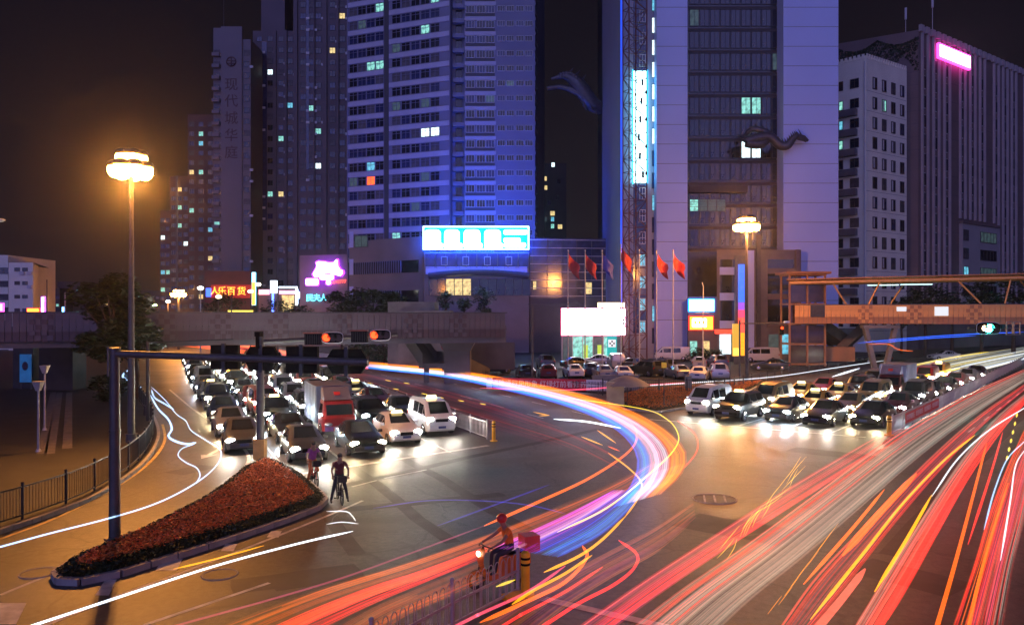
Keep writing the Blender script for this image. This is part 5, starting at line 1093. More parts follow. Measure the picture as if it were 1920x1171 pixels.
for a_, b_ in ((P(1096, 184, 145), P(1100, 206, 145)), (P(1106, 192, 145), P(1118, 212, 145))): k = MB(o); k.tube([a_, a_.lerp(b_, .6)+Vector((-.4, 0, 0)), b_], [.45, .3, .12], 7); part('claw', k.mesh('claw', bronze, 60), t)
# umbrella & traffic post, cabinet, little road poles
g = G(1176, 762); t = thing('parasol', 'wide tan traffic police umbrella on a slim pole beside the red planting', 'parasol', g); zu = Z(704, g.y)
k = MB(); k.cyl((0, 0, 0), (0, 0, zu), .035, .03, 8); part('pole', k.mesh('pole', steel), t)
tan_ = mat('umbrella_tan', (.42, .33, .24), .7, 0, .12, 2)
for i in range(8):
    a0_, a1_ = 2*PI*i/8, 2*PI*(i+1)/8; k = MB(); R0 = 1.75; pr = []
    for j in range(5):
        q = j/4; rr2 = R0*q; zz_ = zu-.72*q**1.7
        pr.append([(rr2*math.cos(a), rr2*math.sin(a), zz_-(.06*math.sin(PI*(a-a0_)/(a1_-a0_))*-q)) for a in (a0_, (a0_+a1_)/2, a1_)])
    for j in range(4):
        for b in range(2): k.poly([pr[j][b], pr[j+1][b], pr[j+1][b+1], pr[j][b+1]])
    part('gore', k.mesh('gore', tan_, 40), t)
    k = MB(); k.bar((.1*math.cos(a0_), .1*math.sin(a0_), zu-.06), (R0*math.cos(a0_), R0*math.sin(a0_), zu-.76), .02, .02); part('rib', k.mesh('rib', steel), t)
k = MB(); k.box((0, 0, .95), (.95, .4, 1.9)); k.box((.62, .02, .8), (.3, .36, 1.6)); thing('junction_cabinet', 'tan and grey junction cabinet under the umbrella edge', 'cabinet', G(1150, 764), 0, None, k.mesh('junction_cabinet', mat('cabinet_tan', (.4, .32, .18), .5, 0, .15, 1.5)))
def rpole(px, pyb, pyt, lab, head=None, r=.045):
    g = G(px, pyb); t = thing('road_post', lab, 'post', g); z1 = Z(pyt, g.y); k = MB(); k.cyl((0, 0, 0), (0, 0, z1), r, r*.8, 8); part('pole', k.mesh('pole', steel), t)
    if head: k = MB(); k.box((0, -.04, z1), (head, .05, head)); part('plate', k.mesh('plate', yellow_m), t, rz=0)
    return t
rpole(1245, 768, 684, 'thin post with a small yellow plate behind the white minivan', .38); rpole(1369, 740, 678, 'short slim post in front of the yellow light box'); rpole(998, 722, 570, 'tall pale post carrying a high crossbar before the curtain wall', None, .1)
k = MB(); k.bar((-.4, 0, 0), (4.4, 0, 0), .1, .1); p_ = G(998, 722); part('crossbar', k.mesh('crossbar', steel), bpy.data.objects['road_post.002'], (0, 0, Z(570, p_.y)))
# plaza lanterns
for px, pyb, pyt, lab in ((72, 846, 716, 'nearer plaza lamp post with a square tapered unlit lantern'), (84, 806, 686, 'farther plaza lamp post with a square tapered unlit lantern')):
    g = G(px, pyb, .12); t = thing('plaza_lantern', lab, 'lamp post', g); z1 = Z(pyt, g.y)-.12
    k = MB(); k.cyl((0, 0, 0), (0, 0, z1-.4), .06, .05, 8); k.cyl((0, 0, 0), (0, 0, .12), .14, .1, 8); part('post', k.mesh('post', white_steel), t)
    k = MB(); k.loft([[(x*s, y*s, z) for x, y in ((-1, -1), (1, -1), (1, 1), (-1, 1))] for z, s in ((z1-.42, .09), (z1, .2), (z1+.04, .21))]); part('lantern', k.mesh('lantern', mat('lantern_glass', (.4, .38, .36), .4)), t)
g = G(32, 745); 
t = thing('poster_board', 'tall blue poster board between the dark bridge piers', 'poster', (X(48, 70), 70, .12)); k = MB(); k.box((0, 0, 1.9), (1.0, .12, 2.5)); part('panel', k.mesh('panel', glow('poster_blue', (.02, .16, .5), .45, blotch=.3)), t)
k = MB(); k.box((-.45, .08, .8), (.07, .07, 1.6)); k.box((.45, .08, .8), (.07, .07, 1.6)); part('legs', k.mesh('legs', steel), t)
k = MB(); k.ell((0, -.08, 2.1), (.28, .03, .4), 10, 6); part('figure', k.mesh('figure', mat('poster_ink', (.04, .02, .06))), t)
for i, (px, w_) in enumerate(((110, 1.7), (134, .35))):
    t = thing('hoarding', ['wide dim blue hoarding right of the dark bridge pier', 'narrow pale light panel by the path under the footbridge'][i], 'panel', (X(px, 72), 72, .12)); k = MB(); k.box((0, 0, 1.6 if i == 0 else 1.8), (w_, .12, 2.4 if i == 0 else 3.0)); part('panel', k.mesh('panel', glow('hoard_%d' % i, (.03, .06, .3) if i == 0 else (.4, .45, .9), .16 if i == 0 else .6)), t); k = MB(); k.box((0, .1, .6), (.08, .08, 1.2)); part('leg', k.mesh('leg', steel), t)
small_pole(118, 655, 80, steel, 'low greenish lamp seen under the grey footbridge', glow('lamp_green', (.6, 1, .4), 5, True), .12); small_pole(272, 760, 52, dark_steel, 'dark post right of the tall lamp post', None)
small_pole(110, 652, 82, steel, 'cream lamp seen under the grey footbridge', lw, .12)
p_ = bpy.data.objects.get('light_pole'); 
g = G(277, 792); t = thing('sign_gantry_post', 'dark post with thin side arm at the bend of the railing', 'post', g); k = MB(); k.cyl((0, 0, 0), (0, 0, Z(640, g.y)), .11, .1, 10); part('pole', k.mesh('pole', dark_steel, 40), t)
k = MB(); k.bar((0, 0, Z(642, g.y)), (4.5, 2.5, Z(638, g.y)), .07, .07); part('arm', k.mesh('arm', dark_steel), t)
k = MB(); k.box((0, 0, 2.6), (.3, .6, .9)); thing('edge_lamp_arm', 'pale lamp arm reaching in at the left edge over the plaza', 'lamp arm', P(-10, 415, 30)); bpy.data.objects.remove(bpy.data.objects['edge_lamp_arm'])
g = P(-60, 415, 34); t = thing('street_lamp', 'unlit lamp with its pale arm poking in at the left edge', 'street lamp', (g.x-1.2, g.y, 0)); k = MB(); k.cyl((0, 0, 0), (0, 0, g.z+.1), .12, .08, 8); k.tube([(0, 0, g.z), (1.6, 0, g.z+.12)], .06, 8); part('pole', k.mesh('pole', steel, 40), t)
k = MB(); k.ell((2.2, 0, g.z+.05), (.65, .2, .11), 12, 6); part('luminaire', k.mesh('luminaire', white_m, 60), t)
# ------------------------------------------------------------------ vehicles
car_glass = glass('car_glass', (.012, .013, .015), .06)
head_w = glow('headlight_white', (1, .93, .78), 400, True); head_b = glow('headlight_cool', (.7, .88, 1), 460, True); head_o = glow('headlight_amber', (1, .8, .45), 400, True)
head_off = mat('headlight_off', (.45, .45, .48), .15, .3, .1, 5); tail_m = mat('tail_light', (.35, .01, .01), .2, 0, .1, 5); tail_on = glow('tail_lit', (1, .03, .01), 3)
plate_m = mat('plate_blue', (.02, .04, .16), .4, 0, .1, 5); amber_m = mat('indicator', (.5, .2, .02), .3)
def paint(n, c, metal=.3): return mat('paint_'+n, c, .3, metal, .04, 1.0, coat=.7)
PAINT = {'black': paint('black', (.012, .012, .014)), 'dark grey': paint('darkgrey', (.05, .052, .058)), 'silver': paint('silver', (.35, .36, .38), .5), 'white': paint('white', (.6, .6, .6), 0), 'red': paint('red', (.3, .015, .015), .1), 'dark blue': paint('darkblue', (.015, .025, .09)),
         'gold': paint('gold', (.4, .26, .1), .4), 'maroon': paint('maroon', (.12, .012, .02)), 'yellow': paint('yellow', (.55, .3, .03), 0), 'dark green': paint('darkgreen', (.012, .05, .03))}
#          x, zb, zm, zbelt, zt, w, wr
ST = {'saloon car': [(2.28, .32, .5, .6, .64, .70, .6), (2.12, .22, .5, .70, .75, .84, .68), (1.3, .2, .55, .84, .92, .89, .74), (.8, .2, .55, .90, .98, .9, .74), (.02, .2, .56, .93, 1.42, .9, .58), (-.55, .2, .56, .94, 1.45, .9, .59), (-1.05, .2, .56, .95, 1.38, .9, .58), (-1.68, .2, .56, .95, 1.04, .89, .7), (-2.12, .25, .56, .9, .99, .86, .68), (-2.28, .36, .56, .78, .86, .76, .6)],
      'hatchback': [(2.0, .32, .5, .62, .67, .68, .58), (1.86, .22, .5, .74, .8, .82, .66), (1.2, .2, .55, .88, .97, .86, .72), (.85, .2, .55, .93, 1.03, .87, .72), (.05, .2, .56, .97, 1.47, .87, .58), (-.6, .2, .56, .98, 1.5, .87, .59), (-1.3, .2, .56, 1.0, 1.43, .87, .57), (-1.75, .22, .56, 1.0, 1.08, .85, .66), (-1.9, .35, .56, .85, .92, .78, .6)],
      'off-roader': [(2.3, .42, .62, .84, .9, .74, .66), (2.16, .3, .62, .98, 1.04, .88, .76), (1.2, .28, .65, 1.06, 1.13, .92, .8), (.85, .28, .65, 1.08, 1.16, .93, .8), (.25, .28, .66, 1.1, 1.72, .93, .66), (-.8, .28, .66, 1.12, 1.76, .93, .67), (-1.95, .28, .66, 1.12, 1.72, .93, .66), (-2.2, .32, .66, 1.1, 1.2, .9, .76), (-2.28, .42, .66, .9, .98, .86, .74)],
      'van': [(2.15, .36, .6, .86, .95, .72, .64), (2.02, .26, .6, 1.0, 1.1, .84, .74), (1.72, .24, .62, 1.06, 1.2, .86, .75), (1.1, .24, .62, 1.1, 1.84, .87, .68), (.2, .24, .62, 1.1, 1.94, .87, .7), (-.9, .24, .62, 1.1, 1.95, .87, .7), (-1.95, .24, .62, 1.1, 1.9, .87, .7), (-2.15, .34, .62, 1.06, 1.15, .85, .76)],
      'minibus': [(2.5, .4, .66, .95, 1.05, .8, .7), (2.38, .3, .66, 1.1, 1.2, .9, .8), (2.1, .28, .68, 1.16, 1.32, .93, .82), (1.4, .28, .68, 1.2, 2.02, .94, .76), (.2, .28, .68, 1.2, 2.1, .94, .78), (-1.2, .28, .68, 1.2, 2.1, .94, .78), (-2.4, .28, .68, 1.2, 2.05, .94, .77), (-2.55, .4, .68, 1.15, 1.25, .92, .82)]}
WHEELS = {'saloon car': (1.38, -1.35, .31), 'hatchback': (1.25, -1.22, .3), 'off-roader': (1.4, -1.4, .38), 'van': (1.3, -1.3, .31), 'minibus': (1.6, -1.55, .34)}
CAB = {'saloon car': (3, 7), 'hatchback': (3, 7), 'off-roader': (3, 7), 'van': (2, 6), 'minibus': (2, 6)}   # windscreen base station, rear glass base station
def ring(s):
    x, zb, zm, zl, zt, w, wr = s; up = zl+(zt-zl)*.8; wu = wr+(w*.98-wr)*.2
    return [(x, -w*.93, zb), (x, -w, zm), (x, -w*.98, zl), (x, -wu, up), (x, -wr*.8, zt), (x, wr*.8, zt), (x, wu, up), (x, w*.98, zl), (x, w, zm), (x, w*.93, zb)]
def inset(q, f=.12, out=.012, fy=None):
    q = [Vector(p) for p in q]; c_ = sum(q, Vector())/len(q); n = (q[1]-q[0]).cross(q[2]-q[0]).normalized()
    return [p.lerp(c_, f) for p in q], n
def glass_panel(name, quads, f=.1, outward=None):
    k = MB()
    for q in quads:
        pts, n = inset(q, f); c_ = sum(pts, Vector())/len(pts)
        if outward is not None and n.dot(Vector(outward)) < 0: n = -n
        k.poly([p+n*.012 for p in pts]); k.poly([p-n*.006 for p in pts])
        for i in range(len(pts)): j = (i+1) % len(pts); k.poly([pts[i]+n*.012, pts[j]+n*.012, pts[j]-n*.006, pts[i]-n*.006])
    return k.mesh(name, car_glass)
def car_parts(kind, col):
    def mk():
        st = ST[kind]; rg = [ring(s) for s in st]; k = MB(); k.loft(rg); P_ = []
        P_.append(('body', k.mesh('body', PAINT[col], 32), (0, 0, 0), 0))
        a, b = CAB[kind]
        P_.append(('windscreen', glass_panel('windscreen', [[rg[a][4], rg[a][5], rg[a+1][5], rg[a+1][4]]], .07, (1, 0, .5)), (0, 0, 0), 0))
        P_.append(('rear_window', glass_panel('rear_window', [[rg[b-1][4], rg[b-1][5], rg[b][5], rg[b][4]]], .12, (-1, 0, .5)), (0, 0, 0), 0))
        for sg_, i2, i3 in ((-1, 2, 3), (1, 7, 6)):
            P_.append(('side_window', glass_panel('side_window', [[rg[a][i2], rg[a+1][i2], rg[a+1][i3]]], .2, (0, sg_, .2)), (0, 0, 0), 1))
            for i in range(a+1, b-1): P_.append(('side_window', glass_panel('side_window', [[rg[i][i2], rg[i+1][i2], rg[i+1][i3], rg[i][i3]]], .1, (0, sg_, .2)), (0, 0, 0), 1))
        w0 = st[3][5]; f0, f1 = st[0], st[1]; r0, r1 = st[-1], st[-2]; zh = f1[3]-.06
        xf = f1[0]
        k = MB(); k.box((0, 0, 0), (.06, f0[5]*1.0, .17)); P_.append(('grille', k.mesh('grille', black_m), (f0[0]-.015, 0, zh-.06), 1))
        k = MB(); k.box((0, 0, 0), (.1, f0[5]*2.0, .16)); P_.append(('bumper', k.mesh('bumper', PAINT[col] if kind != 'off-roader' else black_m), (f0[0]+.0, 0, f0[1]+.12), 1))
        k = MB(); k.box((0, 0, 0), (.02, .44, .13)); P_.append(('licence_plate', k.mesh('licence_plate', plate_m), (f0[0]+.06, 0, f0[1]+.14), 1))
        k = MB(); k.box((0, 0, 0), (.02, .44, .13)); P_.append(('licence_plate', k.mesh('licence_plate', plate_m), (r0[0]-.03, 0, r0[2]+.12), 1))
        for sg_ in (-1, 1):
            P_.append(('headlight', 'HEAD', (xf+.02, sg_*f1[5]*.76, zh), 0)); P_.append(('tail_light', 'TAIL', (r1[0]+.0, sg_*r1[5]*.86, r1[3]-.14), 0))
            k = MB(); k.box((0, sg_*.1, 0), (.1, .2, .14)); P_.append(('wing_mirror', k.mesh('wing_mirror', PAINT[col]), (st[a][0]-.3, sg_*w0*.97, st[a][3]+.08), 1))
        fx, rx, r = WHEELS[kind]
        def wh():
            k = MB(); k.cyl((0, -.1, 0), (0, .1, 0), r, r, 18); return k.mesh('wheel', rubber, 40)
        wm = cached(('wheel', r), wh)
        for x in (fx, rx):
            for sg_ in (-1, 1): P_.append(('wheel', wm, (x, sg_*(w0-.075), r), 0))
        return P_
    return cached(('car', kind, col), mk)
def rim_mesh(r, sg_):
    def mk():
        k = MB(); k.cyl((0, sg_*.095, 0), (0, sg_*.108, 0), r*.68, r*.62, 14)
        for i in range(5): a = 2*PI*i/5; k.bar((0, sg_*.112, 0), (r*.6*math.cos(a), sg_*.112, r*.6*math.sin(a)), .05, .02)
        return k.mesh('rim', alloy, 40)
    return cached(('rim', r, sg_), mk)
def lamp_mesh(kind, m):
    def mk():
        k = MB()
        if kind == 'h': k.ell((0, 0, 0), (.13, .24, .115), 12, 8)
        else: k.box((0, 0, 0), (.12, .26, .2))
        return k.mesh('headlight' if kind == 'h' else 'tail_light', m, 60)
    return cached(('lamp', kind, m.name), mk)
def car(kind, col, loc, ang, label, group, head=None, tail=None, full=True, taxi=False, cat='car', name='car'):
    t = thing(name, label, cat, loc, ang, group)
    for nm, me, lc, lvl in car_parts(kind, col):
        if lvl == 1 and not full: continue
        if me == 'HEAD': part(nm, lamp_mesh('h', head or head_off), t, lc)
        elif me == 'TAIL': part(nm, lamp_mesh('t', tail or tail_m), t, lc)
        else:
            o = part(nm, me, t, lc)
            if nm == 'wheel': part('rim', rim_mesh(WHEELS[kind][2], 1 if lc[1] > 0 else -1), o)
    if taxi:
        s = ST[kind][5]; k = MB(); k.loft([[(-.1, -.3, 0), (.1, -.3, 0), (.1, .3, 0), (-.1, .3, 0)], [(-.06, -.26, .15), (.06, -.26, .15), (.06, .26, .15), (-.06, .26, .15)]])
        part('roof_sign', cached('taxisign', lambda: k.mesh('roof_sign', glow('taxi_sign', (1, .75, .3), 5, True))), t, (.1, 0, ST[kind][4][4]+.02))
    if kind == 'off-roader':
        for y in (-.52, .52): k = MB(); k.bar((.1, y, 0), (-1.8, y, 0), .05, .05); part('roof_rail', cached(('rrail', y), lambda: k.mesh('roof_rail', black_m)), t, (0, 0, ST[kind][5][4]+.03))
    return t
ORD = ['first', 'second', 'third', 'fourth', 'fifth', 'sixth', 'seventh', 'eighth', 'ninth', 'tenth', 'eleventh', 'twelfth', 'thirteenth', 'fourteenth']
def truck(label, loc, ang, boxcol, cabcol, group, head=None, flat=False):
    t = thing('box_truck', label, 'truck', loc, ang, group)
    k = MB(); k.loft([[(x, -w, z0), (x, -w*1.0, zl), (x, -w*.86, zt), (x, w*.86, zt), (x, w, zl), (x, w, z0)] for x, w, z0, zl, zt in ((2.75, .84, .45, 1.1, 1.15), (2.6, .9, .4, 1.15, 1.25), (2.25, .93, .4, 1.2, 2.0), (1.2, .93, .4, 1.2, 2.05))]); part('cab', k.mesh('cab', PAINT[cabcol], 32), t)
    part('windscreen', glass_panel('windscreen', [[(2.6, -.75, 1.27), (2.6, .75, 1.27), (2.25, .76, 1.96), (2.25, -.76, 1.96)]], .06, (1, 0, .4)), t)
    for s_ in (-1, 1): part('side_window', glass_panel('side_window', [[(2.4, s_*.935, 1.22), (1.4, s_*.94, 1.22), (1.4, s_*.84, 1.9), (2.15, s_*.84, 1.9)]], .08, (0, s_, .1)), t)
    k = MB(); k.box((-.95, 0, 1.72), (4.0, 2.0, 2.1)); part('cargo_box', k.mesh('cargo_box', boxcol), t)
    for x in [-2.8+i*.5 for i in range(8)]:
        for s_ in (-1, 1): k = MB(); k.box((0, 0, 0), (.06, .03, 2.0)); part('box_rib', cached(('brib', boxcol.name), lambda: k.mesh('box_rib', boxcol)), t, (x+.1, s_*1.015, 1.72))
    k = MB(); k.box((-.5, 0, .55), (5.4, .8, .2)); part('chassis', k.mesh('chassis', black_m), t)
    k = MB(); k.box((2.78, 0, .55), (.1, 1.7, .24)); part('bumper', k.mesh('bumper', mat('bumper_violet', (.2, .08, .2), .4)), t)
    k = MB(); k.loft([[(1.3, -.8, 2.08), (1.3, .8, 2.08), (2.1, .75, 2.06), (2.1, -.75, 2.06)], [(1.25, -.78, 2.72), (1.25, .78, 2.72), (1.4, .7, 2.7), (1.4, -.7, 2.7)]]); part('wind_deflector', k.mesh('wind_deflector', boxcol), t)
    k = MB(); k.box((0, 0, 0), (.03, .34, .24)); part('emblem', k.mesh('emblem', red_m), t, (1.83, 0, 2.4), (0, -.85, 0))
    for x in (1.9, -1.9):
        for s_ in (-1, 1):
            o = part('wheel', cached(('wheel', .4), lambda: (lambda k: (k.cyl((0, -.1, 0), (0, .1, 0), .4, .4, 18), k.mesh('wheel', rubber, 40))[1])(MB())), t, (x, s_*.85, .4)); part('rim', rim_mesh(.4, s_), o)
    for s_ in (-1, 1): part('headlight', lamp_mesh('h', head or head_off), t, (2.78, s_*.66, .8))
    k = MB(); k.box((0, 0, 0), (.02, .44, .13)); part('licence_plate', k.mesh('licence_plate', plate_m), t, (2.84, 0, .5))
    return t
AL = math.atan2(-.9117, .4108); AR = math.atan2(-.788, -.6153)
NEWC = {'black': .3, 'dark grey': .2, 'silver': .18, 'white': .12, 'red': .08, 'dark blue': .08, 'maroon': .04}
lanes = [(3.7, 40.2), (6.35, 36.3), (9.05, 36.9), (11.75, 39.3), (14.45, 41.6)]
lname = ['nearest the slip lane', 'second from the slip lane', 'in the middle', 'second from the central railing', 'nearest the central railing']
fixed = {(0, 0): ('hatchback', 'dark grey'), (1, 0): ('hatchback', 'dark grey'), (2, 0): ('saloon car', 'black'), (3, 0): ('hatchback', 'white'), (4, 0): ('van', 'white'), (3, 1): ('off-roader', 'black'), (4, 1): ('saloon car', 'black'), (3, 2): ('saloon car', 'silver'), (4, 2): ('saloon car', 'maroon'), (4, 3): ('saloon car', 'dark blue'), (4, 4): ('saloon car', 'red'), (0, 1): ('saloon car', 'silver'), (0, 2): ('saloon car', 'dark blue'), (1, 1): ('saloon car', 'black')}
seen_l = set()
for li, (n_, u0) in enumerate(lanes):
    u = u0
    for i in range(13):
        if u > 122: break
        kind, col = fixed.get((li, i), (RND.choice(['saloon car', 'saloon car', 'hatchback', 'off-roader', 'van']), pick(list(NEWC.items()))))
        r = RND.random(); hd = head_w if r < .42 else head_o if r < .68 else head_b
        off = (li == 4 and i in (1, 2, 3)) or (RND.random() < .12 and i > 1)
        if (li, i) in ((4, 2),): off = False
        Lc = ST[kind][0][0]-ST[kind][-1][0]
        pos = L(u+ST[kind][0][0], n_+RND.uniform(-.12, .12))
        if (li, i) == (2, 1):
            truck('grey box truck with a red emblem in the middle lane of the left queue', L(u+2.8, n_), AL, mat('truck_grey', (.14, .14, .18), .5, .1, .08, 1), 'red', 'cars queuing on the left road'); u += 8.0; continue  # cab is painted red for the red light falling on it
        taxi = (li, i) in ((3, 0),) or RND.random() < .1
        car(kind, col, pos, AL+RND.uniform(-.025, .025), f'{col} {"taxi" if taxi and kind == "saloon car" else kind}, {ORD[i]} in the left queue lane {lname[li]}', 'cars queuing on the left road', None if off else hd, full=u < 75, taxi=taxi, cat='van' if kind == 'van' else 'car', name='van' if kind == 'van' else 'car')
        u += Lc+RND.uniform(1.3, 2.2) if i else Lc+1.6
lanesR = [(-22.6, 49.0), (-19.9, 47.6), (-17.2, 49.2), (-14.6, 48.6), (-12.1, 50.0)]
rname = ['farthest from the red railing', 'fourth from the red railing', 'in the middle', 'second from the red railing', 'beside the red railing']
fixedR = {(0, 0): ('van', 'white'), (1, 0): ('off-roader', 'black'), (2, 0): ('hatchback', 'dark grey'), (3, 0): ('saloon car', 'black'), (4, 0): ('saloon car', 'black'), (1, 1): ('van', 'gold'), (2, 1): ('saloon car', 'yellow'), (2, 2): ('saloon car', 'yellow'), (3, 1): ('saloon car', 'gold'), (4, 1): ('saloon car', 'maroon'), (1, 2): ('saloon car', 'yellow'), (3, 2): ('van', 'gold'), (2, 3): ('off-roader', 'dark grey')}
for li, (n_, u0) in enumerate(lanesR):
    u = u0; cnt_ = (1, 4, 6, 7, 8)[li]
    for i in range(cnt_):
        kind, col = fixedR.get((li, i), (RND.choice(['saloon car', 'saloon car', 'hatchback', 'van']), RND.choice(['yellow', 'black', 'silver', 'gold', 'dark grey', 'red'])))
        r = RND.random(); hd = head_w if r < .5 else head_o if r < .75 else head_b
        if (li, i) == (3, 3):
            truck('truck with a ribbed blue grey cargo box deep in the right queue', R(u+2.8, n_), AR, mat('truck_blue', (.16, .18, .3), .5, .2, .2, 1.2), 'maroon', 'cars queuing on the right road'); u += 8.2; continue
        Lc = ST[kind][0][0]-ST[kind][-1][0]; taxi = col == 'yellow'
        car(kind, col, R(u+ST[kind][0][0], n_+RND.uniform(-.1, .1)), AR+RND.uniform(-.03, .03), f'{col} {"taxi" if taxi else kind}, {ORD[i]} in the right queue lane {rname[li]}', 'cars queuing on the right road', hd, full=u < 75, taxi=taxi or (li, i) == (1, 0), cat='van' if kind == 'van' else 'car', name='van' if kind == 'van' else 'car')
        u += Lc+RND.uniform(1.3, 2.2)
# parked cars
pk = [(925, 700, 'off-roader', 'dark blue', 20), (985, 708, 'saloon car', 'black', 95), (1026, 708, 'hatchback', 'maroon', 92), (1023, 690, 'off-roader', 'black', 95), (1075, 707, 'saloon car', 'white', 95), (1103, 704, 'saloon car', 'dark blue', 100), (1130, 709, 'saloon car', 'silver', 96), (1166, 711, 'saloon car', 'white', 92), (1118, 684, 'saloon car', 'silver', 170), (1155, 690, 'van', 'silver', 92), (1188, 692, 'saloon car', 'dark grey', 60), (1212, 704, 'off-roader', 'black', 120), (1236, 700, 'off-roader', 'dark grey', 120), (1260, 676, 'minibus', 'white', 175), (1270, 708, 'saloon car', 'silver', 100), (1312, 712, 'saloon car', 'white', 70), (1310, 690, 'hatchback', 'silver', 80), (1346, 711, 'off-roader', 'silver', 82), (1345, 690, 'off-roader', 'dark blue', 88), (1345, 672, 'saloon car', 'silver', 150), (1425, 678, 'minibus', 'white', 180), (1445, 694, 'saloon car', 'black', 160), (1085, 690, 'saloon car', 'dark grey', 20), (905, 688, 'hatchback', 'black', 30)]
where = ['under the grey footbridge stairs', 'rear to the road left of the red one', 'front row left end beside the tall crossbar post', 'behind the maroon hatchback', 'rear to the road behind the banner end', 'between two pale cars by the banner', 'near the left edge of the umbrella', 'directly above the umbrella', 'side on before the bank windows', 'rear to the road before the bank poster', 'angled between bank and mast', 'angled at the foot of the lattice mast', 'right of the lattice mast', 'side on at the foot of the left pylon', 'behind the thin yellow plate post', 'behind the dull grey cabinet', 'second row under the orange shop sign', 'right end of the front row by the yellow light box', 'second row right of the crossbar post', 'third row under the red fascia', 'side on behind the lamp post', 'right of the lamp post before the shops', 'behind the white one by the banner', 'deep under the footbridge stairs']
for (px, py, kind, col, deg), wh in zip(pk, where):
    car(kind, col, G(px, py, .12), math.radians(deg), f'parked {col} {kind} {wh}', 'cars parked in the car park', tail=tail_m, full=True, cat='van' if kind in ('van', 'minibus') else 'car', name='van' if kind in ('van', 'minibus') else 'car')
for i, (px, py, kind, col) in enumerate(((1770, 648, 'saloon car', 'white'), (1640, 664, 'saloon car', 'black'))):
    car(kind, col, P(px, 640, 118 if i == 0 else 110)*1.0-Vector((0, 0, P(px, 640, 118 if i == 0 else 110).z)), math.radians(185), ['pale car side on beyond the right road under the orange footbridge', 'black car tucked beside the stair foot under the orange footbridge'][i], None, full=True)
for i, px in enumerate((845, 862)):
    g = G(px, 706, .12); k = MB(); k.loft([[(x*s, y*s, z) for x, y in ((-1, -1), (1, -1), (1, 1), (-1, 1))] for z, s in ((0, .32), (.95, .4), (1.0, .42))]); o = thing('litter_bin', ['left one of two blue bins by the sign post', 'right one of two blue bins by the sign post'][i], 'bin', g); part('bin_body', k.mesh('bin_body', blue_m), o); k = MB(); k.box((0, 0, 1.06), (.9, .9, .1)); part('lid', k.mesh('lid', blue_m), o)
# ------------------------------------------------------------------ people on two wheels
skin = mat('skin', (.32, .18, .12), .5, 0, .08, 6); hair_m = mat('hair', (.01, .009, .008), .5); trous = mat('trousers', (.03, .032, .045), .8); shoe = mat('shoe', (.02, .02, .02), .6)
def wheel2(root, x, r, tyre=.022, spokes=10, name='wheel', w=.0):
    k = MB(); k.tube([(r*math.cos(a), 0, r*math.sin(a)) for a in [2*PI*i/22 for i in range(22)]], tyre, 6, closed=True); o = part(name, k.mesh(name, rubber, 60), root, (x, 0, r+tyre))
    k = MB(); k.cyl((0, -.05, 0), (0, .05, 0), .025, .025, 8); part('hub', k.mesh('hub', alloy), o)
    k = MB()
    for i in range(spokes): a = 2*PI*i/spokes; k.bar((0, 0, 0), (r*.97*math.cos(a), 0, r*.97*math.sin(a)), .006, .006)
    part('spokes', k.mesh('spokes', alloy), o); return o
def hand_fingers(k, p, d):
    d = Vector(d).normalized(); s = d.cross(Vector((0, 0, 1))).normalized()
    for i, ln in enumerate((.07, .08, .085, .075)):
        b = p+s*((i-1.5)*.021)+d*.03; k.tube([b, b+d*ln*.55+Vector((0, 0, -.012)), b+d*ln*.8+Vector((0, 0, -.045))], [.0095, .009, .007], 6)
    k.tube([p+s*.03, p+s*.055+d*.03+Vector((0, 0, -.02)), p+s*.05+d*.055+Vector((0, 0, -.04))], [.012, .011, .008], 6)
